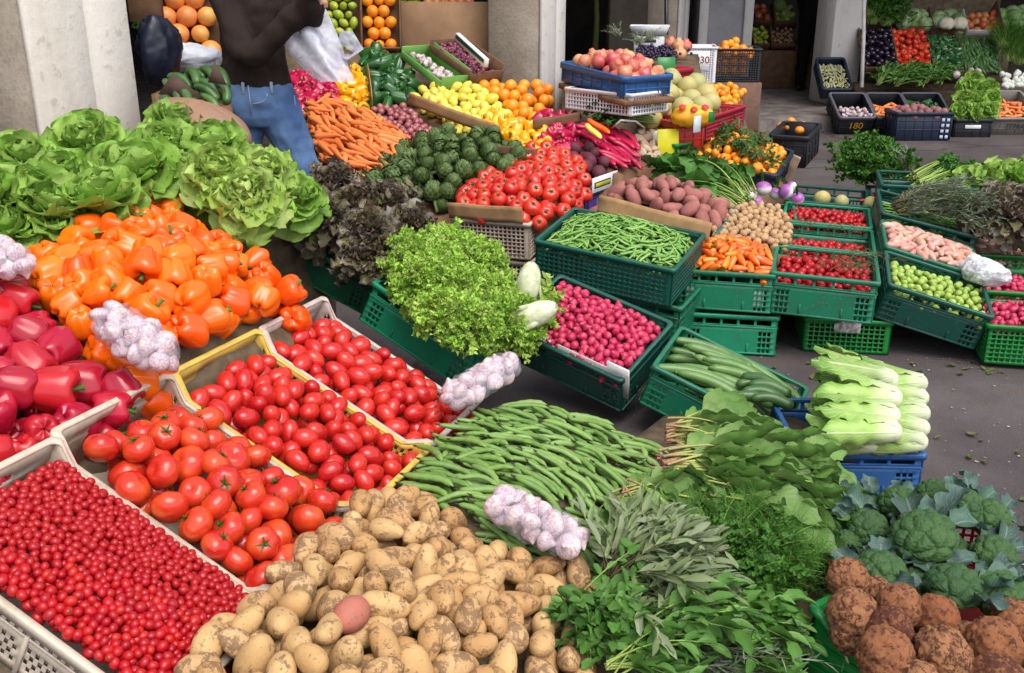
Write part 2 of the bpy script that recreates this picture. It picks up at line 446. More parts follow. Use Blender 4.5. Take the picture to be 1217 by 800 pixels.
# ---- leaves
def leaf(L, W, nl=9, nw=5, prof=None, a0=0.0, bend=0.0, cup=0.0, ruf=0.0, rufn=4, seed=0, stalk=0.0, tw=0.0, lobes=0.0, lobn=5):
    g = np.random.default_rng(seed)
    t = np.linspace(0, 1, nl); s = np.linspace(-1, 1, nw)
    if prof is None: w = np.sin(np.pi * np.clip(t, 0, 1) ** 0.75) ** 0.7 * 0.96 + 0.04
    else: w = np.interp(t, [p[0] for p in prof], [p[1] for p in prof])
    if stalk: w = np.where(t < stalk, 0.06, np.interp((t - stalk) / (1 - stalk), np.linspace(0, 1, nl), w))
    if lobes: w = w * (1 - lobes * (0.5 + 0.5 * np.cos(t * lobn * 2 * np.pi + 0.6)) * (t > 0.1) * (t < 0.98))
    ang = a0 + bend * t; dl = L / (nl - 1)
    y = np.concatenate([[0], np.cumsum(np.cos(ang[:-1]) * dl)]); z = np.concatenate([[0], np.cumsum(np.sin(ang[:-1]) * dl)])
    T, S = np.meshgrid(t, s, indexing='ij'); ww = w[:, None] * W / 2
    ph = g.random(3) * 6.28
    rz = ruf * W * np.abs(S) ** 1.4 * np.minimum(1, T * 2.5) * (np.sin(rufn * T * 6.28 + ph[0] + np.sign(S) * 0.8) + 0.5 * np.sin(rufn * 1.9 * T * 6.28 + ph[1] + S))
    lat = S * ww * (1 - 0.25 * abs(cup) * S * S) + 0.05 * W * np.sin(3 * T * 6.28 + ph[2]) * (ruf > 0) * S
    hz = cup * (S ** 2) * ww + rz
    nx_, nz_ = -np.sin(ang)[:, None], np.cos(ang)[:, None]
    X = lat + 0.0 * T; Y = y[:, None] + nx_ * hz; Z = z[:, None] + nz_ * hz
    if tw: a = tw * T; X, Z = X * np.cos(a) - (Z - z[:, None]) * np.sin(a), z[:, None] + X * np.sin(a) + (Z - z[:, None]) * np.cos(a)
    V = np.stack([X, Y, Z], -1).reshape(-1, 3)
    rd = g.random()
    return V, gridF(nl, nw), np.stack([T.ravel(), (S.ravel() + 1) / 2, np.full(V.shape[0], rd)], -1)
def az_el(az, el, roll=0.0):
    """rotation for a leaf (grows along +Y, faces +Z) to point at azimuth az, raised by el"""
    return rotm(az - math.pi / 2) @ rotm(0, el) @ rotm(0, 0, roll)

def lettuce(seed, r=0.16, n=34, W=1.0, ruf=0.10, open_=0.5, nl=14, nw=9, heart=.35):
    g = np.random.default_rng(seed); m = MB()
    for i in range(n):
        q = i / (n - 1)                      # 0 outer, 1 heart
        az = i * 2.39996 + g.normal() * 0.2
        el = R(-8 + 92 * q ** (0.6 + open_) + g.normal() * 13)
        L = r * (1.25 - 0.62 * q) * (0.9 + 0.2 * g.random()); Wd = L * W * (0.95 + 0.25 * g.random())
        lf = leaf(L, Wd, nl, nw, [(0, .22), (.2, .45), (.5, .9), (.75, 1), (.92, .72), (1, .25)], 0, R(-38 + 95 * q + g.normal() * 26), 0.55 * q + 0.18, ruf * (0.7 + 0.6 * g.random()), 5, seed * 97 + i)
        base = np.array([math.cos(az), math.sin(az), 0]) * r * 0.12 * (1 - q) + [0, 0, r * 0.10 * q]
        lf = (lf[0] + lowfreq(lf[0], r * .035, 75 / r * .16, seed * 13 + i, 6)[:, None] * [.3, .3, 1], lf[1], lf[2] * [1 - heart * q, 1, 1]); m.join(lf, 0, (base, az_el(az, el, g.normal() * 0.15), 1.0))
    return m
def frilly(seed, r=0.16, n=70, ruf=0.24, rufn=6, W=0.75, flat=0.0, lobes=0.0, lobn=7, nl=15, nw=7):
    g = np.random.default_rng(seed); m = MB()
    for i in range(n):
        q = (i + 0.5) / n; az = i * 2.39996 + g.normal() * 0.3
        el = R(-20 + 100 * q ** 0.8 + g.normal() * 12) * (1 - flat)
        L = r * (1.2 - 0.55 * q) * (0.8 + 0.4 * g.random())
        lf = leaf(L, L * W, nl, nw, [(0, .15), (.3, .35), (.7, .95), (.9, 1), (1, .55)], 0, R(10 - 50 * (1 - q) + g.normal() * 25), 0.3, ruf, rufn, seed * 131 + i, 0, g.normal() * 0.4, lobes, lobn)
        m.join(lf, 0, ((0, 0, r * 0.1 * q), az_el(az, el, g.normal() * 0.3), 1.0))
    return m
def frisee(seed, r=0.17, n=150):
    """curled endive: each leaf is a thin rib with narrow toothed lobes to both sides"""
    g = np.random.default_rng(seed); m = MB()
    for i in range(n):
        q = (i + 0.5) / n; az = i * 2.39996 + g.normal() * 0.4
        el = R(-25 + 105 * q ** 0.85 + g.normal() * 13); L = r * (1.25 - 0.6 * q) * (0.8 + 0.4 * g.random()); rot = az_el(az, el, g.normal() * 0.5)
        bend = R(-35 * (1 - q) + g.normal() * 35 + 10); k = 12; rd = g.random(); ang = bend * np.linspace(0, 1, k)
        y = np.cumsum(np.cos(ang)) * L / k; z = np.cumsum(np.sin(ang)) * L / k
        m.join(leaf(L, L * 0.07, 6, 3, [(0, 1), (1, .4)], 0, bend, 0.3, 0, 1, seed * 7 + i), 0, ((0, 0, r * .08 * q), rot, 1.0))
        for j in range(2, k):
            for sd in (-1, 1):
                for e in range(2):
                    l = L * (0.09 + 0.10 * g.random()) * (1.1 - 0.3 * abs(j / k - 0.7)); a = sd * R(35 + 40 * g.random())
                    lf = leaf(l, l * 0.75, 3, 3, [(0, .3), (.55, 1), (1, .15)], R(g.normal() * 35), R(g.normal() * 50), 0.5, 0.3, 1, seed * 991 + i * 40 + j * 4 + e)
                    V, F, T = lf; T = T.copy(); T[:, 0] = (0.2 + 0.8 * j / k) * (1 - .8 * q ** 1.5); T[:, 1] = 0.75; T[:, 2] = rd
                    V = V @ rotm(-a, 0, g.normal() * 0.5).T + [0, y[j], z[j]]
                    m.join((V, F, T), 0, ((0, 0, r * .08 * q), rot, 1.0))
    return m
# ---- tomatoes
def tomato_v(seed, r=1.0, sq=0.8, lob=0.035):
    g = np.random.default_rng(seed); V, F, T, P = sph(26, 17); n = int(g.integers(4, 7))
    f = 1 + lob * np.cos(n * T + g.random() * 6) * np.cos(P) ** 2 * (0.4 + 0.6 * (P > 0)) + lowfreq(V, 0.02, 2, seed)
    rho = np.hypot(V[:, 0], V[:, 1]); V = V * f[:, None] * [1, 1, sq]
    V[:, 2] -= (V[:, 2] > 0) * 0.22 * np.exp(-(rho / 0.28) ** 2); V[:, 2] += (V[:, 2] < 0) * 0.06 * np.exp(-(rho / 0.25) ** 2)
    return V * r, F, np.zeros((len(V), 3))
def calyx(r, z, n=5, seed=0, L=0.55, stub=0.22):
    g = np.random.default_rng(seed); m = MB()
    for i in range(n):
        m.join(leaf(r * L * (0.8 + 0.4 * g.random()), r * 0.14, 5, 3, [(0, .8), (.3, 1), (1, .1)], R(15), R(g.normal() * 35), 0.4, 0, 1, seed + i), 0, ((0, 0, z), az_el(i * 6.283 / n + g.normal() * 0.2, R(4)), 1.0))
    m.join(tube([(0, 0, z - r * .03), (r * 0.02, 0, z + r * stub * .6), (r * 0.06, r * .03, z + r * stub)], [r * .07, r * .05, r * .06], 6))
    return m
M_calyx = leafm('tomato_calyx_green', (.05, .10, .02), (.045, .11, .02), (.06, .12, .03), transl=0.0, vein=0)
M_tom = produce('tomato_skin', [(.55, .024, .012), (.60, .045, .016), (.48, .014, .010), (.60, .036, .014)], (.72, .14, .02), 16.5, 0.45, 0.2, 0.5, 0.1, .05, 45, rvar=0.12, specks=((.66, .22, .10), 55.0, .05))
M_roma = produce('plum_tomato_skin', [(.49, .010, .012), (.55, .022, .014), (.43, .008, .012)], (.70, .06, .02), 18, 0.35, 0.18, 0.5, 0.12, .04, 45, rvar=0.1)
M_cherry = produce('cherry_tomato_skin', [(.38, .0035, .012), (.46, .007, .012), (.31, .004, .012), (.50, .016, .012)], (.52, .035, .02), 30, 0.25, 0.25, 0.4)
TOM = [me1(f'tomato_body_{i}', tomato_v(i, .042), M_tom) for i in range(6)]
TOMC = [calyx(.042, .026, 5, 10 * i).mesh('calyx', M_calyx) for i in range(6)]
ROMA = [me1('plum_tomato', blob(.039, .0275, .0275, .035, 2.2, i + 20, 20, 13, 0.06), M_roma) for i in range(5)]
CHER = [me1('cherry_tomato', blob(.0128, .0104, .0104, .04, 2, i + 40, 12, 9), M_cherry) for i in range(4)]
BABY = [me1('baby_tomato', blob(.0195, .018, .018, .03, 2, i + 45, 12, 9), M_cherry) for i in range(3)]
def side_calyx(r, x, seed):
    m = calyx(r, 0, 5, seed); m.V = [V[:, [2, 1, 0]] * [1, 1, -1] + [x, 0, 0] for V in m.V]; return m.mesh('calyx', M_calyx)
ROMAC = [side_calyx(.024, .0375, 900 + i) for i in range(5)]; CHERC = [side_calyx(.0105, .0122, 950 + i) for i in range(4)]
# ---- peppers
def pepper_v(seed, r=.048, hl=.056, n=4, dep=0.20, taper=0.14):
    g = np.random.default_rng(seed); V, F, T, P = sph(32, 19)
    rho = np.abs(np.cos(P)) ** 0.40; z = np.sign(np.sin(P)) * np.abs(np.sin(P)) ** 0.75
    ph = g.random() * 6; lob = (1 - np.abs(np.cos(n * (T + 0.13 * np.sin(T + ph)) / 2 + ph))) ** 2.2
    amp = dep * (0.75 + 0.5 * g.random())
    f = (1 - amp * lob * (0.35 + 0.65 * np.clip(-z + 0.6, 0, 1.2))) * (1 + taper * z) * (1 + 0.05 * np.cos(2 * T + ph))
    rr = rho * f
    zz = z * hl * (1 + 0.10 * np.cos(n * T + ph + 1)) * 1.0
    zz -= (z > 0) * hl * 0.42 * np.exp(-(rr / 0.36) ** 2); zz += (z < 0) * hl * 0.30 * np.exp(-(rr / 0.38) ** 2) * (0.6 + 0.8 * lob)
    V = np.stack([rr * r * np.cos(T), rr * r * np.sin(T), zz], -1); V *= (1 + lowfreq(V / r, .03, 2.2, seed))[:, None]
    V[:, 0] += 0.12 * V[:, 2] ** 2 / hl * (g.random() - .5) * 2
    return V, F, np.zeros((len(V), 3))
def pepper_stem(r, hl, seed=0):
    g = np.random.default_rng(seed); a = g.random() * 6; d = np.array([math.cos(a), math.sin(a), 0]) * r * 0.22
    z = hl * 0.52; m = MB()
    m.join(tube([(0, 0, z - .004), (0, 0, z + r * .12)], [r * .34, r * .24], 9)).join(tube([(0, 0, z), np.array([0, 0, z + r * .35]) + d * .3, np.array([0, 0, z + r * .75]) + d], [r * .17, r * .10, r * .13], 8))
    return m
M_stem = leafm('pepper_stalk_green', (.07, .16, .025), (.09, .20, .03), (.08, .17, .03), transl=0, vein=0, var=.15)
M_opep = produce('orange_pepper_skin', [(.86, .130, .004), (.88, .17, .005), (.83, .085, .004), (.88, .20, .006)], (.86, .075, .004), 10, 0.4, 0.22, 0.45, 0.15, rvar=0.06)
M_rpep = produce('red_pepper_skin', [(.44, .008, .030), (.36, .006, .036), (.50, .014, .020), (.30, .006, .030)], (.56, .025, .018), 8, 0.3, 0.2, 0.42, 0.1, rvar=0.05)
M_ypep = produce('yellow_pepper_skin', [(.86, .42, .008), (.88, .36, .008), (.84, .48, .012)], None, 10, 0, 0.2, 0.5, 0.3)
M_gpep = produce('green_pepper_skin', [(.018, .085, .020), (.025, .11, .022), (.012, .065, .018)], (.05, .15, .03), 10, .3, 0.18, 0.5, 0.3)
M_mpep = produce('magenta_pepper_skin', [(.42, .008, .06), (.50, .012, .07), (.36, .006, .05)], (.58, .05, .09), 10, .3, 0.2, 0.5, 0.3)
def peps(mat, n0, r, hl, nm): return [me1(nm, pepper_v(n0 + i, r * (0.95 + .04 * i), hl * (1 + .05 * (i % 3)), 3 if i % 3 == 1 else 4), mat) for i in range(5)], [pepper_stem(r, hl, n0 + i).mesh('stalk', M_stem) for i in range(5)]
OPEP, PSTEM = peps(M_opep, 100, .0455, .042, 'orange_pepper')
RPEP, RSTEM = peps(M_rpep, 120, .050, .048, 'red_pepper')
YPEP, YSTEM = peps(M_ypep, 140, .036, .042, 'yellow_pepper')
GPEP, GSTEM = peps(M_gpep, 150, .036, .062, 'green_pepper')
MPEP, MSTEM = peps(M_mpep, 160, .036, .046, 'magenta_pepper')
M_snack = produce('snack_pepper_skin', [(.82, .13, .01), (.86, .20, .012), (.74, .07, .012), (.86, .26, .012)], (.8, .08, .01), 14, .3, .2, .5, .2)
def snack_v(seed):
    V, F, T, P = sph(16, 13); z = V[:, 2]; g = np.random.default_rng(seed)
    rr = np.sqrt(np.clip(1 - z ** 2, 0, 1)) ** 0.7 * (1 + .30 * z) * (1 - .08 * np.abs(np.sin(1.5 * T)))
    zz = z * .040 - (z > 0) * .010 * np.exp(-(rr / .4) ** 2)
    V = np.stack([zz, rr * .0165 * np.cos(T), rr * .0165 * np.sin(T) - 6 * zz ** 2 * (g.random() - .3)], -1)
    return V, F, np.zeros((len(V), 3))
SNACK = [me1('snack_pepper', snack_v(i), M_snack) for i in range(4)]
SNSTEM = [MB().join(tube([(.031, 0, 0), (.037, 0, 0), (.043, .001, .002)], [.007, .004, .004], 7)).mesh('stalk', M_stem) for i in range(4)]
# ---- potatoes and round things
def soil(name, ramp, dirt, amt=0.75, sc=16, lo=.52, rough=.7, eyes=(.10, .055, .03)):
    k = NT(name); v = k.coord(); rnd = k.n('ObjectInfo').outputs['Random']
    c = k.ramp(rnd, [(i / (len(ramp) - 1), x) for i, x in enumerate(ramp)])
    n1 = k.noise(v, sc, 6, .68, .6); n2 = k.noise(v, sc * 5, 4, .7); n3 = k.noise(v, sc * .6, 3)
    c = k.mix(k.math('MULTIPLY', k.ramp(n3, [(.35, (0, 0, 0)), (.7, (1, 1, 1))]), .45), c, tuple(x * .62 for x in ramp[0]))
    th = k.math('ADD', k.math('ADD', k.math('MULTIPLY', n1, .72), k.math('MULTIPLY', n2, .28)), k.math('MULTIPLY', k.math('SUBTRACT', rnd, .5), .10))
    c = k.mix(k.math('MULTIPLY', k.ramp(th, [(lo, (0, 0, 0)), (lo + .045, (1, 1, 1))]), amt), c, dirt)
    vo = k.n('TexVoronoi', Vector=v, Scale=sc * 2.6).outputs[0]
    c = k.mix(k.math('MULTIPLY', k.ramp(vo, [(.07, (1, 1, 1)), (.13, (0, 0, 0))]), .8), c, eyes)
    MATS[name] = k.done(c, k.math('ADD', rough - .2, k.math('MULTIPLY', n2, .35)), .35, k.bump(k.math('ADD', n1, k.math('MULTIPLY', n2, .6)), .45, .006)); return MATS[name]
M_pot = soil('potato_skin', [(.56, .335, .14), (.63, .415, .19), (.48, .26, .10), (.61, .40, .20)], (.13, .068, .036), .72, 34, .52)
M_ppot = soil('pink_potato_skin', [(.36, .13, .115), (.42, .17, .14), (.31, .105, .10)], (.20, .09, .06), .5)
POT = [me1('potato', blob(.048 + .008 * (i % 3), .0355 - .003 * (i % 2), .031, .09, 2.0, 60 + i, 24, 15, .12 * ((i % 3) - 1), .10), M_pot) for i in range(8)]
PPOT = [me1('pink_potato', blob(.055, .034, .030, .07, 2, 70 + i, 18, 11, .1), M_ppot) for i in range(4)]
M_tan = soil('small_potato_skin', [(.50, .31, .16), (.56, .36, .19), (.44, .26, .13)], (.30, .17, .08), .5, 40)
TANP = [me1('small_potato', blob(.021, .018, .017, .08, 2.2, 80 + i, 12, 9), M_tan) for i in range(4)]
M_celer = soil('celeriac_skin', [(.25, .088, .036), (.34, .165, .075), (.18, .056, .026)], (.066, .019, .011), .88, 52, .478, .92)
CELER = []
for i in range(5):
    V, F, T, P = sph(72, 49); h = lowfreq(V, .06, 2.2, 90 + i) + lowfreq(V, .035, 9, 93 + i) + lowfreq(V, .030, 22, 97 + i, 8) + lowfreq(V, .016, 45, 99 + i, 9)
    V = V * (1 + h)[:, None] * [.062, .062, .068]; CELER.append(me1('celeriac', (V, F, np.zeros((len(V), 3))), M_celer))
M_rad = produce('radish_skin', [(.45, .012, .068), (.52, .026, .088), (.37, .010, .055)], (.70, .14, .22), 60, .45, .36, .4, 0, specks=((.80, .55, .55), 42.0, .05))
RADI = []
for i in range(4):
    V, F, T, P = sph(14, 11); V = V * (1 + lowfreq(V, .05, 2, i))[:, None]; V[:, 2] -= .9 * (V[:, 2] < -.8) * (-.8 - V[:, 2]) * 3
    RADI.append(me1('radish', (V * [.0165, .0165, .0175], F, np.zeros((len(V), 3))), M_rad))
M_brus = produce('sprout_skin', [(.28, .42, .06), (.36, .48, .09), (.20, .34, .05)], (.42, .52, .14), 60, .5, .45, .4, 0, .6, 90)
BRUS = [me1('brussels_sprout', blob(.0175, .016, .0165, .09, 3.5, 30 + i, 14, 10), M_brus) for i in range(3)]
M_onion = produce('small_onion_skin', [(.30, .075, .095), (.38, .12, .12), (.24, .05, .075)], (.52, .26, .22), 20, .4, .3, .5, .1)
def onion_v(seed, r=.022):
    V, F, T, P = sph(14, 11); z = V[:, 2]; V = V * (1 + lowfreq(V, .04, 2, seed))[:, None]; V[:, :2] *= (1 - .35 * np.clip(z - .5, 0, 1))[:, None]; V[:, 2] += .9 * np.clip(z - .8, 0, 1)
    return V * r, F, np.zeros((len(V), 3))
ONION = [me1('small_onion', onion_v(i), M_onion) for i in range(3)]
M_shal = produce('shallot_skin', [(.56, .26, .22), (.62, .34, .28), (.50, .20, .16), (.60, .38, .24)], (.72, .55, .46), 25, .4, .35, .5)
SHAL = []
for i in range(3):
    V, F, T, P = sph(12, 11); x = V[:, 2]; w = np.sqrt(np.clip(1 - x * x, 0, 1)) * (1 - .35 * x); V = np.stack([x * .042, w * .019 * np.cos(T), w * .018 * np.sin(T)], -1); SHAL.append(me1('shallot', (V, F, np.zeros((len(V), 3))), M_shal))
M_lem = produce('lemon_skin', [(.78, .62, .07), (.82, .68, .12), (.72, .58, .06)], (.70, .66, .12), 14, .3, .35, .5, 0, .25, 160)
def lemon_v(seed, a=.040, b=.031):
    V, F, T, P = sph(16, 13); z = V[:, 2]; V[:, 2] = z + .25 * np.sign(z) * np.clip(np.abs(z) - .75, 0, 1) * 2; V = V * [b, b, a]; return V[:, [2, 0, 1]], F, np.zeros((len(V), 3))
LEM = [me1('lemon', lemon_v(i), M_lem) for i in range(3)]
M_lime = produce('green_lemon_skin', [(.42, .50, .05), (.30, .44, .04), (.52, .54, .06)], None, 14, 0, .35, .5, 0, .2, 160)
LIME = [me1('green_lemon', lemon_v(i, .036, .029), M_lime) for i in range(2)]
M_ora = produce('orange_skin', [(.86, .27, .012), (.88, .33, .02), (.84, .22, .012)], None, 10, 0, .34, .5, 0, .3, 170)
ORA = [me1('orange', blob(.041, .041, .039, .02, 2, i, 18, 12), M_ora) for i in range(3)]
M_grape = produce('grapefruit_skin', [(.80, .36, .08), (.80, .26, .07), (.82, .44, .10)], (.78, .22, .08), 8, .4, .38, .5, 0, .25, 150)
GRAPE = [me1('grapefruit', blob(.060, .060, .056, .02, 2, 9 + i, 18, 12), M_grape) for i in range(3)]
M_clem = produce('clementine_skin', [(.86, .27, .012), (.88, .36, .02), (.84, .20, .01)], None, 10, 0, .32, .5, 0, .3, 170)
CLEM = [me1('clementine', blob(.030, .030, .025, .03, 2, 14 + i, 14, 10), M_clem) for i in range(3)]
M_melon = produce('melon_skin', [(.52, .40, .12), (.46, .40, .16), (.40, .38, .16), (.56, .42, .10)], (.36, .34, .14), 9, .5, .5, .4, 0, .35, 60)
MELON = [me1('melon', blob(.076, .070, .070, .02, 2, 3 + i, 20, 13), M_melon) for i in range(3)]
M_pome = produce('pomegranate_skin', [(.52, .05, .07), (.60, .14, .10), (.66, .34, .16), (.48, .03, .07)], (.70, .42, .20), 9, .55, .32, .5, .1)
def pome_v(seed, r=.046):
    V, F, T, P = sph(20, 15); z = V[:, 2]; V = V * (1 + .03 * np.cos(6 * T))[:, None] * [1, 1, .93]; m = z > .93; V[:, 2] += np.where(m, .28, 0); V[m, :2] *= 1.3; V[:, 2] -= .25 * (z > .985)
    return V * r, F, np.zeros((len(V), 3))
POME = [me1('pomegranate', pome_v(i), M_pome) for i in range(3)]
M_beet = soil('beetroot_skin', [(.11, .022, .04), (.15, .035, .05), (.085, .018, .035)], (.07, .03, .03), .6, 25)
BEET = [me1('beetroot', blob(.044, .042, .040, .07, 2.2, 50 + i, 16, 11), M_beet) for i in range(3)]
M_turn = produce('turnip_skin', [(.80, .76, .72), (.78, .70, .70)], None, 10, 0, .35, .5, 0, axis=((.34, .10, .36), -.005, .012))
TURN = [me1('turnip', blob(.042, .042, .036, .04, 2, 56 + i, 18, 12), M_turn) for i in range(2)]
M_egg = produce('eggplant_skin', [(.012, .006, .018), (.018, .008, .024)], None, 10, 0, .12, .6, .5)
EGG = [me1('eggplant', blob(.072, .036, .036, .02, 2, i, 16, 12, .02, -.18), M_egg) for i in range(2)]
M_apple = produce('apple_skin', [(.55, .05, .04), (.60, .12, .05), (.62, .28, .09)], (.66, .38, .12), 12, .5, .28, .5)
APPLE = [me1('apple', tomato_v(i, .046, .92, .02), M_apple) for i in range(2)]
M_cabb = leafm('cabbage_leaf', (.46, .56, .32), (.24, .40, .13), (.22, .38, .14), None, .45, .1, .3, (.5, .62, .4))
def cabbage(seed, r=.10):
    m = MB(); g = np.random.default_rng(seed); V, F, T, P = sph(18, 12); m.join(ztrip(V * r * .93, F, (V[:, 2] + 1) / 2 * .5 + .3, T / 6.28))
    for i in range(11):
        L = r * 1.7; az = i * 2.4; lf = leaf(L, L * .95, 9, 6, [(0, .3), (.4, .9), (.7, 1), (.95, .6), (1, .3)], R(25), R(115), .5, .04, 3, seed * 50 + i)
        m.join(lf, 0, (np.array([math.cos(az), math.sin(az), 0]) * r * .62 + [0, 0, -r * .85], az_el(az, R(18)), 1.0))
    return m.mesh('cabbage', M_cabb)
CABB = [cabbage(i) for i in range(2)]
M_cauli = produce('cauliflower_curd', [(.72, .66, .50), (.74, .70, .56)], (.60, .54, .36), 40, .4, .6, .3, 0, .6, 60)
# ---- long things
M_carrot = produce('carrot_skin', [(.80, .23, .065), (.84, .28, .085), (.74, .18, .05)], (.70, .16, .03), 16, .4, .4, .45, 0, .25, 60)
def carrot(seed, L=.19, r=.0165):
    g = np.random.default_rng(seed); n = 12; t = np.linspace(0, 1, n); b = (g.random() - .5) * .02
    path = np.stack([(t - .5) * L, b * np.sin(np.pi * t), .004 * np.sin(5 * t)], -1); rad = r * np.interp(t, [0, .03, .1, .6, .93, 1], [.4, .9, 1.08, .85, .42, .1]) * (1 + .05 * np.sin(t * 40 + seed))
    m = MB().join(tube(path, rad, 10)); return m
CARROT = [carrot(i).mesh('carrot', M_carrot) for i in range(4)]
M_ctop = plain('carrot_top_brown', (.16, .14, .04), .7)
CTOP = [MB().join(tube([(-.5 * .19 - .012, 0, .001), (-.5 * .19 + .004, 0, 0)], [.006, .007], 7)).mesh('stalk_end', M_ctop) for i in range(4)]
def pod(seed, L, r, n=12, curve=.2, bumps=0, flat=.75, sides=8, mat=None, tip=True, name='bean_pod'):
    g = np.random.default_rng(seed); t = np.linspace(0, 1, n); c = curve * (.3 + g.random()) * L
    path = np.stack([(t - .5) * L, c * (np.sin(np.pi * t) - .6) + .06 * L * np.sin(6 * t + g.random() * 6) * .5, .03 * L * np.sin(4 * t + g.random() * 6)], -1)
    w = np.interp(t, [0, .02, .10, .5, .88, .97, 1], [.18, .32, .85, 1, .85, .35, .10]); w = w * (1 + (.10 * np.sin(t * bumps * 6.28) if bumps else 0))
    return MB().join(tube(path, np.stack([r * w, r * w * flat], -1), sides))
M_bean = produce('broad_bean_skin', [(.155, .28, .06), (.20, .34, .08), (.12, .225, .045), (.25, .38, .11)], (.09, .18, .035), 16, .4, .42, .4, 0, .25, 60)
M_btip = plain('bean_tip_dark', (.035, .04, .02), .7)
BEAN, BTIP = [], []
for i in range(6):
    b = pod(200 + i, .135, .0098, 16, .13, 5, .8, 9); V = b.V[0]; BEAN.append(b.mesh('broad_bean', M_bean))
    e = V[:9].mean(0); d = e - V[9:18].mean(0); d /= np.linalg.norm(d); BTIP.append(MB().join(tube([e - d * .002, e + d * .006, e + d * .012 + [0, .002, .001]], [.0035, .0022, .0007], 6)).mesh('tip', M_btip))
M_pea = produce('pea_pod_skin', [(.16, .34, .06), (.22, .42, .09), (.12, .28, .045)], (.28, .46, .12), 20, .3, .38, .45)
PEA = [pod(220 + i, .085, .0062, 10, .10, 0, .6, 6).mesh('pea_pod', M_pea) for i in range(4)]
M_zuc = produce('marrow_skin', [(.085, .19, .045), (.12, .235, .06), (.065, .15, .035)], (.20, .32, .10), 14, .5, .35, .5, 0, .15, 80)
def marrow(seed, L=.36, r=.021):
    g = np.random.default_rng(seed); n = 16; t = np.linspace(0, 1, n); b = (.08 + .09 * g.random()) * L
    path = np.stack([(t - .5) * L, b * np.sin(np.pi * t), .01 * np.sin(4 * t)], -1); w = np.interp(t, [0, .02, .08, .5, .92, .985, 1], [.25, .5, .8, 1, 1, .65, .25])
    V, F, T = tube(path, r * w, 16); ctr = np.repeat(path, 16, 0); a = np.tile(np.arange(16) * 6.283 / 16, n); V = ctr + (V - ctr) * (1 + .05 * np.cos(8 * a))[:, None]
    return MB().join((V, F, T))
ZUC = [marrow(i).mesh('marrow', M_zuc) for i in range(4)]
ZTIP = [MB().join(tube([(-.185, 0, 0), (-.175, 0, 0)], [.006, .008], 8)).mesh('stalk_end', M_stem) for i in range(4)]
CUKE = [marrow(10 + i, .15, .021).mesh('cucumber', produce('cucumber_skin', [(.035, .10, .025), (.05, .13, .03), (.03, .085, .02)], (.10, .20, .05), 14, .5, .35, .5)) for i in range(3)]
M_chard = produce('long_red_pepper_skin', [(.40, .006, .05), (.48, .012, .06), (.32, .005, .05)], (.56, .03, .08), 10, .3, .25, .5)
LONGP = [pod(240 + i, .20, .021, 12, .12, 0, .75, 10).mesh('long_red_pepper', M_chard) for i in range(3)]
# ---- artichoke
M_art = leafm('artichoke_bract', (.17, .25, .075), (.078, .135, .038), (.06, .085, .035), (.14, .21, .06), .5, .05, .12, (.15, .22, .08), .5, .4, .3)
def artichoke(seed, r=.052):
    g = np.random.default_rng(seed); m = MB(); V, F, T, P = sph(16, 11); m.join(ztrip(V * [r * .86, r * .86, r * .95], F, np.full(len(V), .5), np.full(len(V), .5)))
    n = 64
    for i in range(n):
        q = i / (n - 1); az = i * 2.39996; ph = -1.25 + 2.35 * q ** .9; b = np.array([math.cos(az) * math.cos(ph) * r * .88, math.sin(az) * math.cos(ph) * r * .88, math.sin(ph) * r * .96])
        L = r * (.78 - .25 * q); lf = leaf(L, L * .95, 5, 4, [(0, .85), (.35, 1), (.7, .75), (1, .08)], 0, R(-12 + 30), .55, 0, 1, seed * 77 + i)
        m.join(lf, 0, (b, az_el(az, ph + R(78 + g.normal() * 5), 0) @ rotm(0, 0, 0), 1.0))
    m.join(tube([(0, 0, -r * .9), (0, 0, -r * 1.8), (.004, 0, -r * 2.3)], [r * .22, r * .2, r * .23], 8))
    return m.mesh('artichoke', M_art)
ART = [artichoke(i) for i in range(3)]
# ---- broccoli
M_broc = produce('broccoli_curd', [(.036, .092, .026), (.045, .105, .030), (.032, .082, .028)], (.07, .14, .035), 14, .45, .6, .3, 0, .9, 130)
M_bstem = plain('broccoli_stalk', (.20, .33, .10), .5, .2)
M_bleaf = leafm('broccoli_leaf', (.26, .38, .22), (.055, .115, .080), (.070, .135, .110), (.095, .155, .145), .45, .1, .45, (.32, .42, .34), .5)
def broccoli(seed, r=.075):
    g = np.random.default_rng(seed); V, F, T, P = sph(160, 100)
    c = g.normal(size=(26, 3)); c[:, 2] = np.abs(c[:, 2]) * .9 + .1; c /= np.linalg.norm(c, axis=1)[:, None]
    for _ in range(8):
        D = c[:, None] - c[None]; d2 = (D ** 2).sum(-1) + .02; c = c + (D / d2[..., None] ** 1.5).sum(1) * .004; c /= np.linalg.norm(c, axis=1)[:, None]
    d = np.sort(np.arccos(np.clip(V @ c.T, -1, 1)), axis=1); h = np.clip((d[:, 1] - d[:, 0]) / .34, 0, 1) ** .5 * .13
    c2 = g.normal(size=(2400, 3)); c2 /= np.linalg.norm(c2, axis=1)[:, None]
    dd = np.arccos(np.clip((V.astype(np.float32) @ c2.T.astype(np.float32)).max(1), -1, 1)); h2 = np.sqrt(np.clip(1 - (dd / .046) ** 2, 0, 1)) * .024
    V = V * (.86 + h + h2)[:, None] * [1.08, 1.0, .82]; low = V[:, 2] < -.1; V[low, 2] = -.1 + (V[low, 2] + .1) * .35
    return ztrip(V * r, F)
BROC = [me1('curd', broccoli(i), M_broc) for i in range(3)]
def broc_stalk(r=.075):
    m = MB().join(tube([(0, 0, -r * .95), (0, 0, -r * .4), (0, 0, 0)], [r * .3, r * .32, r * .5], 10)); return m.mesh('stalk', M_bstem)
BSTALK = broc_stalk()
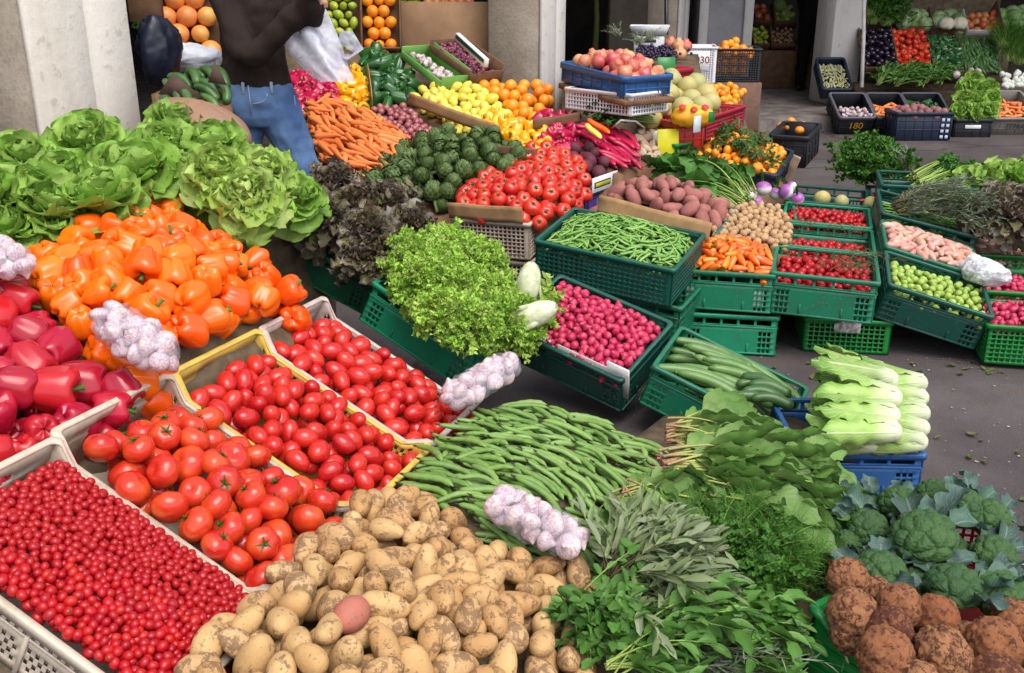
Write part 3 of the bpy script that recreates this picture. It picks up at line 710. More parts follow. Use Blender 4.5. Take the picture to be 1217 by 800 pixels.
BLEAF = [MB().join(leaf(.095, .062, 14, 9, [(0, .15), (.25, .2), (.4, .75), (.65, 1), (.9, .8), (1, .4)], R(20), R(-60 - 25 * i), .5, .09, 3, 300 + i, 0, .5 - .4 * i)).mesh('leaf', M_bleaf) for i in range(4)]
# ---- garlic
M_garl = NT('garlic_skin')
_k = M_garl; _v = _k.coord(); _w = _k.noise(_k.n('VectorMath', _operation='MULTIPLY', i0=_v, i1=(260.0, 260.0, 40.0)).outputs[0], 1.0, 3.0, .6); _r = _k.n('ObjectInfo').outputs['Random']
_c = _k.mix(_k.math('MULTIPLY', _k.ramp(_k.math('MULTIPLY', _w, _k.math('ADD', _k.noise(_v, 45.0), .5)), [(.40, (0, 0, 0)), (.66, (1, 1, 1))]), .8), (.66, .565, .54), (.34, .15, .26))
M_garl = _k.done(_c, .42, .4, sss=.05)
def garlic_v(seed, r=.021):
    V, F, T, P = sph(20, 15); z = V[:, 2]; n = 9; g = np.random.default_rng(seed); rr = np.cos(P) * (1 + .07 * np.abs(np.cos(n * T / 2 + g.random() * 6))) * np.where(z > 0, (1 - .55 * np.clip(z, 0, 1) ** 1.5), 1)
    zz = z * .78 + .75 * np.clip(z - .82, 0, 1) * 2.4
    V = np.stack([rr * np.cos(T), rr * np.sin(T), zz], -1); V[:, 0] += .3 * np.clip(zz - .8, 0, 2); return V * r * 1.15, F, np.zeros((len(V), 3))
GARL = [me1('garlic_bulb', garlic_v(i), M_garl) for i in range(4)]
# ---- leafy heads
M_let = leafm('lettuce_leaf', (.60, .68, .24), (.235, .43, .06), (.165, .35, .045), (.42, .58, .14), .36, .3, .3, (.46, .62, .24), .6)
M_letp = leafm('pale_lettuce_leaf', (.70, .76, .36), (.40, .58, .11), (.24, .46, .05), (.55, .68, .22), .38, .35, .2, (.6, .7, .35), .6)
M_redl = leafm('red_lettuce_leaf', (.30, .40, .10), (.17, .195, .06), (.125, .062, .055), (.20, .17, .15), .30, .2, .15, (.2, .2, .12), .3, .6, .4)
M_fris = leafm('curly_endive_leaf', (.84, .86, .28), (.33, .55, .075), (.22, .45, .05), (.54, .70, .17), .42, .3, 0, None, .5)
M_rom = leafm('romaine_leaf', (.80, .82, .60), (.34, .52, .12), (.13, .31, .035), None, .35, .2, .8, (.72, .80, .52), .42)
LET = [lettuce(i, .15, 46, 1.0, .075).mesh('lettuce', M_let) for i in range(4)]
LETP = [lettuce(20 + i, .15, 54, .85, .15, .5, 14, 9, .7).mesh('lettuce', M_letp) for i in range(2)]
REDL = [frilly(30 + i, .15, 190, .30, 6, .42, 0, .35, 7, 13, 5).mesh('red_lettuce', M_redl) for i in range(3)]
FRIS = [frisee(40 + i, .17, 230).mesh('curly_endive', M_fris) for i in range(3)]
def romaine(seed, L=.27):
    """a long head lying along +X, its cut end at x=0"""
    g = np.random.default_rng(seed); m = MB()
    for i in range(15):
        q = i / 14; a = i * 2.39996; r0 = .014 + .022 * (1 - q); l = L * (.95 - .22 * q) * (.93 + .14 * g.random()); lf = leaf(l, l * .40, 18, 11, [(0, .5), (.2, .6), (.5, .9), (.75, 1), (.92, .75), (1, .3)], R(10 + 5 * (1 - q)), R(-26 + (34 if q < .3 else 0) * g.random() + g.normal() * 8), -.5, .07, 4, seed * 60 + i)
        V, F, T = lf; V = V[:, [1, 0, 2]] * [1, -1, 1]
        c, s = math.cos(a), math.sin(a); Rx = np.array([[1, 0, 0], [0, c, -s], [0, s, c]]); T = T * [.7 + .4 * (1 - q), 1, 1]; m.join((V + [0, 0, r0], F, T), 0, ((0, 0, 0), Rx, 1.0))
    V, F, T, P = sph(14, 9); m.join(ztrip(V * [.03, .034, .034] + [.012, 0, 0], F, np.zeros(len(V)), np.full(len(V), .5)))
    return m.mesh('romaine_lettuce', M_rom)
ROM = [romaine(i) for i in range(3)]
# ---- bunches: stalks fan out along +X from a tied foot at the origin
def bunch(seed, n, L, spread, lf, per, sr=.0016, t0=.35, up=.35, lift=.03, droop=.10, thick=.015, jit=.5, updir=.5):
    """lf(g, i) -> leaf triple; returns the stalk mesh builder and the leaf mesh builder"""
    g = np.random.default_rng(seed); S, Lf = MB(), MB()
    for i in range(n):
        az = g.normal() * spread; el = up * g.random() ** 1.3; l = L * (.72 + .35 * g.random()); k = 7; t = np.linspace(0, 1, k)
        y0 = np.array([0, g.normal() * thick, abs(g.normal()) * thick + .002])
        d = np.array([math.cos(az) * math.cos(el), math.sin(az) * math.cos(el), math.sin(el)])
        P = y0 + np.outer(t * l, d); P[:, 2] += lift * np.sin(np.pi * t * .8) - droop * l * t ** 2.2; P[:, 1] += .05 * l * np.sin(3 * t + g.random() * 6) * t
        P[:, 2] = np.maximum(P[:, 2], .003)
        S.join(tube(P, sr * (1.15 - .7 * t), 5, False))
        for j in range(per):
            tt = t0 + (1 - t0) * (j + .6 * g.random()) / per; p = np.array([np.interp(tt, t, P[:, c]) for c in range(3)])
            da = az + (1 if j % 2 else -1) * abs(g.normal() * jit); Lf.join(lf(g, i * per + j), 0, (p, az_el(da, R(12) + g.normal() * updir * .5, g.normal() * .5), .75 + .5 * g.random()))
    return S, Lf
def bunch_meshes(nm, seed, mstem, mleaf, **kw):
    S, Lf = bunch(seed, **kw); return S.mesh('stalks', mstem), Lf.mesh('leaves', mleaf)
M_stalkg = leafm('green_stalk', (.34, .44, .12), (.24, .38, .08), (.22, .36, .08), None, .45, .1, 0, var=.25)
M_stalkp = leafm('spinach_stalk', (.42, .15, .14), (.42, .50, .13), (.38, .48, .13), (.40, .42, .14), .4, .1, 0, var=.25)
M_stalkd = leafm('brown_stalk', (.09, .07, .03), (.10, .10, .035), (.10, .10, .04), None, .6, 0, 0)
M_spin = leafm('spinach_leaf', (.28, .40, .12), (.12, .24, .052), (.095, .20, .044), (.18, .31, .085), .38, .2, .35, (.20, .33, .10), .6)
M_sage = leafm('sage_leaf', (.26, .33, .13), (.17, .235, .095), (.20, .26, .12), (.33, .38, .24), .6, .15, .3, (.24, .29, .17), .6)
M_basil = leafm('basil_leaf', (.14, .30, .06), (.080, .205, .035), (.085, .21, .04), (.15, .31, .07), .3, .2, .3, (.14, .28, .07), .6)
M_dill = leafm('dill_leaf', (.10, .24, .03), (.065, .19, .02), (.07, .20, .025), None, .5, .25, 0, var=.3)
M_pars = leafm('parsley_leaf', (.09, .22, .03), (.05, .16, .02), (.06, .18, .025), (.09, .24, .03), .4, .25, .2, None, .6)
M_rose = leafm('rosemary_leaf', (.14, .19, .09), (.12, .17, .09), (.19, .24, .16), (.30, .36, .29), .55, .1, 0, var=.3)
M_dark = leafm('dark_leaf', (.05, .07, .03), (.022, .038, .018), (.03, .04, .025), (.06, .075, .05), .4, .05, .2, None, .6)
M_celry = leafm('celery_leaf', (.10, .24, .04), (.045, .14, .02), (.05, .15, .025), (.07, .2, .03), .4, .2, .2, None)
def crinkle(t, a, f, sd): return (t[0] + lowfreq(t[0], a, f, sd, 6)[:, None] * [.2, .3, 1], t[1], t[2])
lf_spin = lambda g, i: crinkle(leaf(.17, .115, 14, 11, [(0, .1), (.08, .6), (.25, 1), (.6, .8), (.9, .35), (1, .06)], 0, R(-24 + g.normal() * 24), .3, .05, 3, int(g.integers(1e9)), .0, g.normal() * .35), .0045, 75, i)
lf_sage = lambda g, i: leaf(.060, .018, 6, 4, [(0, .15), (.15, .6), (.45, 1), (.8, .6), (1, .06)], 0, R(-15 + g.normal() * 25), .5, .02, 1, int(g.integers(1e9)))
lf_basil = lambda g, i: leaf(.060, .030, 7, 5, [(0, .12), (.12, .6), (.4, 1), (.75, .75), (1, .05)], 0, R(-30 + g.normal() * 20), .5, .03, 2, int(g.integers(1e9)))
lf_round = lambda g, i: leaf(.036, .026, 6, 5, [(0, .15), (.15, .7), (.5, 1), (.85, .7), (1, .2)], 0, R(-15 + g.normal() * 20), .4, .02, 2, int(g.integers(1e9)))
lf_rose = lambda g, i: leaf(.030, .0035, 3, 3, [(0, .6), (.5, 1), (1, .2)], 0, R(g.normal() * 12), .5, 0, 1, int(g.integers(1e9)))
def lf_dill(g, i):
    m = MB()
    for j in range(9): m.join(leaf(.022 + .018 * g.random(), .0016, 3, 2, [(0, 1), (1, .4)], 0, R(g.normal() * 30), 0, 0, 1, int(g.integers(1e9))), 0, ((0, .010 * j * .5, 0), az_el(math.pi / 2 + g.normal() * .9, g.normal() * .6), 1.0))
    return np.concatenate(m.V), m.F, np.concatenate(m.T)
def lf_pars(g, i):
    m = MB()
    for j in range(6): m.join(leaf(.018, .017, 4, 4, [(0, .2), (.5, 1), (1, .5)], 0, R(g.normal() * 25), .3, .28, 2, int(g.integers(1e9))), 0, ((g.normal() * .004, .003 * j, 0), az_el(math.pi / 2 + (j - 2.5) * .75, g.normal() * .35), 1.0))
    return np.concatenate(m.V), m.F, np.concatenate(m.T)
B_spin = [bunch_meshes('spinach', 400 + i, M_stalkp, M_spin, n=30, L=.23, spread=.36, lf=lf_spin, per=1, sr=.0042, t0=.42, up=.14, lift=.015, droop=.06, thick=.026, jit=.3, updir=.13) for i in range(3)]
B_sage = [bunch_meshes('sage', 410 + i, M_stalkd, M_sage, n=30, L=.22, spread=.42, lf=lf_sage, per=9, sr=.0016, t0=.2, up=.55, lift=.03, droop=.10, thick=.012, jit=.6, updir=.8) for i in range(2)]
B_bas = [bunch_meshes('basil', 420 + i, M_stalkg, M_basil, n=16, L=.25, spread=.36, lf=lf_basil, per=7, sr=.0024, t0=.25, up=.5, lift=.03, droop=.1, thick=.012, jit=.7, updir=.8) for i in range(2)]
B_oreg = [bunch_meshes('marjoram', 430, M_stalkg, M_basil, n=24, L=.17, spread=.5, lf=lf_round, per=8, sr=.0016, t0=.2, up=.7, lift=.02, droop=.1, thick=.012, jit=.9, updir=1.0)]
B_dill = [bunch_meshes('dill', 440 + i, M_stalkg, M_dill, n=46, L=.21, spread=.45, lf=lf_dill, per=9, sr=.0011, t0=.15, up=.7, lift=.03, droop=.12, thick=.02, jit=.7, updir=1.0) for i in range(2)]
B_pars = [bunch_meshes('parsley', 450 + i, M_stalkg, M_pars, n=50, L=.19, spread=.55, lf=lf_pars, per=5, sr=.0012, t0=.3, up=.9, lift=.03, droop=.12, thick=.02, jit=.8, updir=1.0) for i in range(2)]
B_rose = [bunch_meshes('rosemary', 460 + i, M_stalkd, M_rose, n=24, L=.30, spread=.22, lf=lf_rose, per=34, sr=.0016, t0=.08, up=.32, lift=.02, droop=.06, thick=.014, jit=.55, updir=.8) for i in range(2)]
B_dark = [bunch_meshes('dark greens', 470 + i, M_stalkd, M_dark, n=26, L=.26, spread=.5, lf=lf_basil, per=7, sr=.003, t0=.15, up=.5, lift=.03, droop=.12, thick=.03, jit=.8, updir=.9) for i in range(2)]
B_leek = [bunch_meshes('leafy greens', 480 + i, M_stalkg, M_celry, n=22, L=.28, spread=.32, lf=lf_spin, per=1, sr=.004, t0=.45, up=.35, lift=.03, droop=.10, thick=.03, jit=.3, updir=.5) for i in range(2)]
B_cel = [bunch_meshes('celery', 490 + i, M_stalkg, M_celry, n=24, L=.34, spread=.13, lf=lf_pars, per=6, sr=.0045, t0=.6, up=.18, lift=.015, droop=.05, thick=.02, jit=.8, updir=.9) for i in range(2)]
def bunch_obj(name, ms, X, label, cat, group=None, sc=1.0, tie=None):
    e = empty(name, (X[0], X[1], sc) if len(X) == 2 else X, label, cat, group)
    put('stalks', ms[0], None, e); put('leaves', ms[1], None, e)
    if tie is not None:
        put('tie', tie, None, e)
    return e
M_tie = plain('raffia_tie', (.12, .08, .05), .8)
def ring_tie(x, r, w=.004):
    a = np.linspace(0, 6.283, 17); m = MB()
    for k in range(3): m.join(tube(np.stack([np.full(17, x + .006 * (k - 1)) + .003 * np.sin(a + k), r * np.cos(a), r * .8 * np.sin(a) + r * .5], -1), w * .5, 5, False))
    return m.mesh('tie', M_tie)
TIE = ring_tie(.07, .036)
# ================================================================== crates
def cellwall(xs, zs, solid, th, prof=None, shear=0.0):
    """a thin wall in the xz plane (0..th in y) with the cells of `solid` that are False left open"""
    nx, nz = len(xs) - 1, len(zs) - 1; V = []; F = []; idx = {}
    def vid(i, j, k):
        if (i, j, k) not in idx:
            x, z = xs[i], zs[j]
            if shear and 0 < i < nx: x = x + shear * (z - zs[0])
            if prof is not None: z = prof(x, z)
            idx[(i, j, k)] = len(V); V.append((x, th * k, z))
        return idx[(i, j, k)]
    for i in range(nx):
        for j in range(nz):
            if not solid[i][j]: continue
            a = [vid(i, j, 0), vid(i + 1, j, 0), vid(i + 1, j + 1, 0), vid(i, j + 1, 0)]
            b = [vid(i, j, 1), vid(i + 1, j, 1), vid(i + 1, j + 1, 1), vid(i, j + 1, 1)]
            F.append(a); F.append(b[::-1])
            if i == 0 or not solid[i - 1][j]: F.append([a[0], a[3], b[3], b[0]])
            if i == nx - 1 or not solid[i + 1][j]: F.append([a[1], b[1], b[2], a[2]])
            if j == 0 or not solid[i][j - 1]: F.append([a[0], b[0], b[1], a[1]])
            if j == nz - 1 or not solid[i][j + 1]: F.append([a[3], a[2], b[2], b[3]])
    return np.array(V), np.array(F), np.zeros((len(V), 3))
def subdiv(a, b, step): return list(np.linspace(a, b, max(2, int(round((b - a) / step)) + 1)))
def wall_green(L, H, th, slots=True):
    """crate wall: a row of wide openings under the rim, a solid panel with a grid of small slots at both ends"""
    m = MB(); zt = -H * .30
    post = .026; nb = max(3, int(round((L - 2 * post) / .075))); bar = .011
    xs = [0, post]; op = (L - 2 * post - (nb - 1) * bar) / nb; x = post; sol = [True]
    for i in range(nb):
        xs.append(x + op); sol.append(False); x += op
        if i < nb - 1: xs.append(x + bar); sol.append(True); x += bar
    xs.append(L); sol.append(True)
    zs = [zt, zt + .010, -.008, 0.0]
    m.join(cellwall(xs, zs, [[True, s, True] for s in sol], th))
    g0 = post; gw = .0125; gb = .006; xs = [0, g0]; sol = ['S']
    for i in range(3):
        xs += [xs[-1] + gw, xs[-1] + gw + gb]; sol += ['O', 'S']
    xm = xs[-1]; right = [L - x for x in xs[::-1]]; xs2 = xs + right; sol2 = sol + ['P'] + sol[::-1]
    zs = [-H, -H + .008]; zr = ['B']; nz = 4; h = (zt - .012 - (-H + .008)) / nz
    for j in range(nz):
        zs += [zs[-1] + h - .007, zs[-1] + h]; zr += ['O', 'B']
    zs[-1] = zt - 0.0
    m.join(cellwall(xs2, zs, [[not (s == 'O' and r == 'O' and slots) for r in zr] for s in sol2], th))
    for fx in (.30, .70): m.join(bbox((L * fx - .004, -.004, -H * .93), (L * fx + .004, 0.001, -H * .72), .001))
    for z in (zt, -H * .99 + .004): m.join(bbox((0.004, -.004, z - .004), (L - .004, .001, z + .004), .0015))
    return m
def wall_grid(L, H, th, dx=.022, dz=.020, bar=.007, band=.5):
    """crate wall: small square mesh all over, a solid band near the top"""
    xs = [0, .02]; sol = [True]; n = int((L - .04) / dx); st = (L - .04) / n
    for i in range(n): xs += [xs[-1] + st - bar, .02 + st * (i + 1)]; sol += [False, True]
    xs.append(L); sol.append(True)
    zs = [-H, -H + .012]; zr = [True]; nz = max(2, int((H - .03) / dz)); st = (H - .03) / nz
    for j in range(nz): zs += [zs[-1] + st - bar * .8, -H + .012 + st * (j + 1)]; zr += [False, True]
    zs.append(0); zr.append(True)
    return MB().join(cellwall(xs, zs, [[s or r for r in zr] for s in sol], th))
def dip(L, d, a=.10):
    """rim height along a side that is high at the ends and dips between"""
    def f(x):
        t = min(x, L - x) / L; q = min(1.0, max(0.0, (t - .02) / a)); q = q * q * (3 - 2 * q); return -d * q
    return f
def wall_lattice(L, H, th, f, ribs=3):
    """long wall of slanted small holes with upright ribs; its rim follows f"""
    n = int(L / .0098); xs = list(np.linspace(0, L, n + 1)); nz = 9; zs = list(np.linspace(-H, 0, nz + 1)); rib = max(2, n // (ribs + 1))
    sol = [[(j in (0, nz - 1)) or i < 3 or i >= n - 3 or (i % rib in (0, rib - 1) and j < nz - 3) or j == nz - 4 or ((i + j) % 2 == 0) for j in range(nz)] for i in range(n)]
    p = lambda x, z: -H + (z + H) * (H + f(x)) / H
    m = MB().join(cellwall(xs, zs, sol, th, p, 0.0))
    for k in range(1, ribs + 1): m.join(bbox((L * k / (ribs + 1) - .005, -.006, -H), (L * k / (ribs + 1) + .005, 0.0, -H * .42), .002))
    m.join(bbox((.01, -.004, -H * .47), (L - .01, 0, -H * .44), .0015))
    return m
def wall_end(L, H, th):
    """end wall with a hand slot"""
    xs = [0, L * .30, L * .36, L * .64, L * .70, L]; zs = [-H, -H * .36, -H * .33, -H * .20, -H * .17, 0]
    sol = [[not (1 <= i <= 3 and j in (2,) or i == 2 and j in (1, 3)) for j in range(5)] for i in range(5)]
    m = MB().join(cellwall(xs, zs, sol, th))
    for k in range(6): m.join(bbox((L * (.1 + .16 * k) - .003, -.003, -H), (L * (.1 + .16 * k) + .003, 0, -H * .42), .001))
    return m
def rrect(L, W, r, off=0.0, nseg=40):
    """points of a rounded rectangle, off = outward offset"""
    x0, y0, x1, y1 = -off, -off, L + off, W + off; r = r + max(off, -r * .8); P = []
    for cx, cy, a in ((x1 - r, y0 + r, -90), (x1 - r, y1 - r, 0), (x0 + r, y1 - r, 90), (x0 + r, y0 + r, 180)):
        for k in range(6): P.append((cx + r * math.cos(R(a + 18 * k)), cy + r * math.sin(R(a + 18 * k))))
    Q = []; n = len(P)
    for i in range(n):
        a, b = np.array(P[i]), np.array(P[(i + 1) % n]); k = max(1, int(np.linalg.norm(b - a) / .025))
        for j in range(k): Q.append(a + (b - a) * j / k)
    return np.array(Q)
def rim_mesh(L, W, th, hgt, out, fz=None, r=.02):
    m = MB(); Pi = rrect(L, W, r, 0)  # same count for all rings: scale from this one
    c = np.array([L / 2, W / 2]); d = Pi - c; s = lambda o: c + d * (np.array([L / 2 + o, W / 2 + o]) / np.array([L / 2, W / 2]))
    z = np.array([fz(p) for p in Pi]) if fz else np.zeros(len(Pi)); rings = []
    for o, h in ((-th, 0), (-th + .002, .003), (out - .002, .003), (out, 0), (out, -hgt), (out - .003, -hgt), (-th + .001, -.003)):
        rings.append(np.c_[s(o), z + h])
    n = len(Pi); V = np.concatenate(rings); k = len(rings)
    I, J = np.meshgrid(np.arange(k), np.arange(n), indexing='ij')
    F = np.stack([I * n + J, I * n + (J + 1) % n, ((I + 1) % k) * n + (J + 1) % n, ((I + 1) % k) * n + J], -1).reshape(-1, 4)[:, ::-1]
    return m.add(V, F)
CR = {}
def crate_meshes(style, L, W, H, mat, matr):
    key = (style, round(L, 3), round(W, 3), round(H, 3), mat.name)
    if key in CR: return CR[key]
    th = .006; out = []
    def w(fn, l, *a): return fn(l, H, th, *a)
    if style in ('green', 'greenp'):
        a, b = wall_green(L, H, th), wall_green(W, H, th)
    elif style == 'grid': a, b = wall_grid(L, H, th), wall_grid(W, H, th)
    elif style == 'lattice':
        f = dip(L, .042); a, b = wall_lattice(L, H, th, f), wall_end(W, H, th)
    else:   # tub: solid walls with ribs
        def tub(l):
            m = MB().join(bbox((0, 0, -H), (l, th, 0), .002))
            n = max(3, int(l / .085))
            for i in range(n + 1): x = .012 + (l - .024) * i / n; m.join(bbox((x - .005, -.006, -H + .01), (x + .005, .001, -.02), .002))
            for z in (.3, .62): m.join(bbox((.01, -.005, -H * z - .004), (l - .01, .001, -H * z + .004), .0015))
            return m
        a, b = tub(L), tub(W)
    A_ = a.mesh('side_panel', mat, False); B_ = b.mesh('end_panel', mat, False)
    fz = None
    if style == 'lattice':
        f = dip(L, .042); fz = lambda p: f(min(max(p[0], 0), L))
    rim = rim_mesh(L, W, th + .001, .016 if style != 'tub' else .03, .010 if style != 'tub' else .018, fz, .018 if style != 'tub' else .035).mesh('rim', matr, False)
    n = max(4, int(L / .05)); m2 = max(4, int(W / .05))
    xs = [0]; sx = []
    for i in range(n): xs += [L * (i + .8) / n, L * (i + 1) / n]; sx += [False, True]
    xs[-1] = L; zs = [0]; sz = []
    for i in range(m2): zs += [W * (i + .75) / m2, W * (i + 1) / m2]; sz += [False, True]
    if style == 'tub' or True: fl = MB().join(bbox((.002, .002, -H + .002), (L - .002, W - .002, -H + .008), .001))
    FL = fl.mesh('base', mat, False)
    CR[key] = (A_, B_, rim, FL); return CR[key]
def crate(name, X, style, L, W, H, mat, label, cat='crate', group=None, matr=None):
    """origin at the front left corner of the rim, x along the front, y to the back"""
    a, b, rim, fl = crate_meshes(style, L, W, H, mat, matr or mat)
    e = empty(name, (X[0], X[1], 1.0), label, cat, group)
    z90 = rotm(R(90)); z180 = rotm(R(180)); zm = rotm(R(-90))
    put('side_panel', a, ((0, 0, 0), np.eye(3), 1.0), e); put('side_panel', a, ((L, W, 0), z180, 1.0), e)
    put('end_panel', b, ((L, 0, 0), z90, 1.0), e); put('end_panel', b, ((0, W, 0), zm, 1.0), e)
    put('rim', rim, None, e); put('base', fl, None, e)
    return e
def inner(X, L, W, t=.012):
    P = np.array([[t, t, 0], [L - t, t, 0], [L - t, W - t, 0], [t, W - t, 0]]); return P @ X[1].T + X[0]
def loc(X, p): return np.asarray(X[1]) @ np.asarray(p, float) + X[0]
def card(name, X, size, mat, label, cat='cardboard', group=None):
    """a sheet of cardboard, a little warped: size along local x, z"""
    n = 9; xs = np.linspace(0, size[0], n); zs = np.linspace(0, size[1], 5); Xg, Zg = np.meshgrid(xs, zs, indexing='ij'); g = np.random.default_rng(int(size[0] * 1e4))
    w = .006 * np.sin(Xg / size[0] * 3 + g.random() * 6) * np.sin(Zg / size[1] * 2.5) ; V1 = np.stack([Xg, w, Zg + .002 * np.sin(9 * Xg / size[0])], -1).reshape(-1, 3)
    V2 = V1 + [0, .005, 0]; F = gridF(n, 5); k = n * 5
    b = [i * 5 for i in range(n)] + [(n - 1) * 5 + j for j in range(1, 5)] + [i * 5 + 4 for i in range(n - 2, -1, -1)] + [j for j in range(3, 0, -1)]
    b = np.array(b); S = np.stack([b, np.roll(b, -1), np.roll(b, -1) + k, b + k], -1)
    return put(name, MB().add(np.concatenate([V1, V2]), [F[:, ::-1], F + k, S]).mesh(name, mat, False), (X[0], X[1], 1.0), None, label, cat, group)
def rope(name, pts, r, mat, label, cat): return put(name, MB().join(tube(pts, r, 8)).mesh(name, mat), None, None, label, cat)

P_green = plastic('green_crate_plastic', (.010, .165, .085), .38, (.03, .07, .045), .6, .2, (.16, .32, .25))
P_dgreen = plastic('dark_green_crate_plastic', (.006, .085, .060), .38, (.02, .04, .035), .6, .2, (.10, .20, .17))
P_lgreen = plastic('bright_green_crate_plastic', (.012, .26, .13), .38, (.03, .10, .06), .4, .06, (.15, .4, .28))
P_vgreen = plastic('vivid_green_crate_plastic', (.008, .20, .035), .36, (.02, .07, .02), .4, .06, (.10, .35, .12))
P_white = plastic('dirty_white_crate_plastic', (.56, .475, .38), .45, (.30, .22, .145), .75, .06, (.42, .34, .25))
P_yell = plastic('yellow_crate_plastic', (.62, .45, .085), .45, (.36, .25, .09), .7, .06, (.5, .4, .16))
P_grey = plastic('grey_crate_plastic', (.54, .46, .42), .45, (.30, .23, .18), .7, .06, (.4, .33, .27))
P_blue = plastic('blue_crate_plastic', (.020, .10, .30), .4, (.03, .06, .12), .4, .06, (.2, .3, .45))
P_bgreen = plastic('teal_crate_plastic', (.035, .13, .13), .4, (.03, .06, .06), .5, .06)
P_red = plastic('red_crate_plastic', (.50, .035, .022), .4, (.25, .03, .02), .4, .06)
P_black = plastic('black_crate_plastic', (.014, .016, .022), .42, (.03, .03, .03), .5, .06)
P_navy = plastic('navy_crate_plastic', (.010, .020, .045), .42, (.02, .03, .04), .5, .06)
P_violet = plastic('violet_crate_plastic', (.08, .05, .28), .4, (.05, .04, .12), .4, .06)
P_styro = plain('white_foam_board', (.80, .80, .78), .6, .06)
C_card = plain('brown_cardboard', (.40, .235, .115), .8, .16, 14, .1, .2)
C_dark = plain('dark_cardboard', (.175, .095, .055), .8, .2, 14, .1, .2)
C_wood = plain('weathered_board', (.13, .095, .06), .8, .3, 18, .3, .2)

# ================================================================== the setting
g_ = NT('asphalt'); v_ = g_.coord(False)
n1 = g_.noise(v_, 1.3, 5); n2 = g_.noise(v_, 160, 3, .7); n3 = g_.noise(v_, 7.0, 6, .65); vo = g_.n('TexVoronoi', Vector=v_, Scale=95.0).outputs[0]
c_ = g_.mix(g_.ramp(n1, [(.4, (0, 0, 0)), (.6, (1, 1, 1))]), (.078, .062, .064), (.128, .107, .108))
c_ = g_.mix(g_.math('MULTIPLY', g_.ramp(n3, [(.5, (0, 0, 0)), (.66, (1, 1, 1))]), .5), c_, (.105, .074, .060))
c_ = g_.mix(g_.math('MULTIPLY', g_.ramp(n2, [(.35, (1, 1, 1)), (.62, (0, 0, 0))]), .45), c_, (.035, .030, .033))
c_ = g_.mix(g_.math('MULTIPLY', g_.ramp(vo, [(.10, (1, 1, 1)), (.17, (0, 0, 0))]), g_.ramp(n3, [(.48, (0, 0, 0)), (.60, (1, 1, 1))])), c_, (.24, .20, .19))
wv = g_.n('VectorMath', _operation='ADD', i0=v_, i1=g_.n('VectorMath', _operation='MULTIPLY', i0=g_.n('TexNoise', Vector=v_, Scale=2.2, Detail=5.0).outputs[1], i1=(.55, .55, 0.0)).outputs[0]).outputs[0]
ed = g_.n('TexVoronoi', _feature='DISTANCE_TO_EDGE', Vector=wv, Scale=.55).outputs[0]
c_ = g_.mix(g_.math('MULTIPLY', g_.ramp(ed, [(.003, (1, 1, 1)), (.010, (0, 0, 0))]), .75), c_, (.022, .019, .020))
c_ = g_.mix(g_.math('MULTIPLY', g_.ramp(g_.noise(v_, .8, 6, .7), [(.52, (0, 0, 0)), (.60, (1, 1, 1))]), .35), c_, (.05, .042, .044))
M_asph = g_.done(c_, .82, .35, g_.bump(g_.math('ADD', n2, g_.math('MULTIPLY', vo, .6)), .55, .006))
M_pave = plain('old_paving', (.135, .115, .105), .75, .35, 6, .25, .3)
M_plast = plain('pillar_plaster', (.70, .66, .64), .8, .10, 5, .25, .2)
k_ = NT('pillar_concrete'); v_ = k_.coord(False); n1 = k_.noise(v_, 3.0, 6, .65); n2 = k_.noise(v_, 45, 4)
c_ = k_.mix(k_.ramp(n1, [(.35, (0, 0, 0)), (.66, (1, 1, 1))]), (.36, .29, .225), (.54, .47, .39)); c_ = k_.mix(k_.math('MULTIPLY', k_.ramp(n2, [(.5, (0, 0, 0)), (.7, (1, 1, 1))]), .35), c_, (.23, .18, .14))
M_conc = k_.done(c_, .85, .2, k_.bump(n2, .3, .01))  # concrete of the shaded pillar sides; the shade is in its tan tones
M_wall = plain('hall_back_wall', (.10, .085, .075), .85, .25, 4, .1, .2)

def quadsheet(x0, y0, x1, y1, z): return np.array([[x0, y0, z], [x1, y0, z], [x1, y1, z], [x0, y1, z]]), np.array([[0, 1, 2, 3]]), np.zeros((4, 3))
put('asphalt_ground', MB().join(quadsheet(-80, -40, 90, 120, 0)).mesh('asphalt_ground', M_asph, False), None, None, 'dark worn asphalt of the market street', 'ground', None, 'structure')
# raised floor of the arcade: its kerb runs behind the stalls
kl = [A(1300, 146, 0)[:2] + [20, 2.0], A(1040, 147, 0)[:2], A(990, 156, 0)[:2], A(930, 158, 0)[:2], np.array([.5, 8.2]), np.array([-2.2, 4.4]), np.array([-6, -2.0])]
top = np.array([list(p) + [.15] for p in kl] + [[-30, -2, .15], [-30, 40, .15], [40, 40, .15]])
bm_ = MB(); V = np.concatenate([top, top * [1, 1, 0] + [0, 0, -.05]]); n = len(top)
bm_.add(V, [np.arange(n)[None, :], np.stack([np.arange(n), np.roll(np.arange(n), -1), np.roll(np.arange(n), -1) + n, np.arange(n) + n], -1)[:, ::-1]])
put('pavement', bm_.mesh('pavement', M_pave, False), None, None, 'grey raised pavement of the arcade with its kerb', 'pavement', None, 'structure')

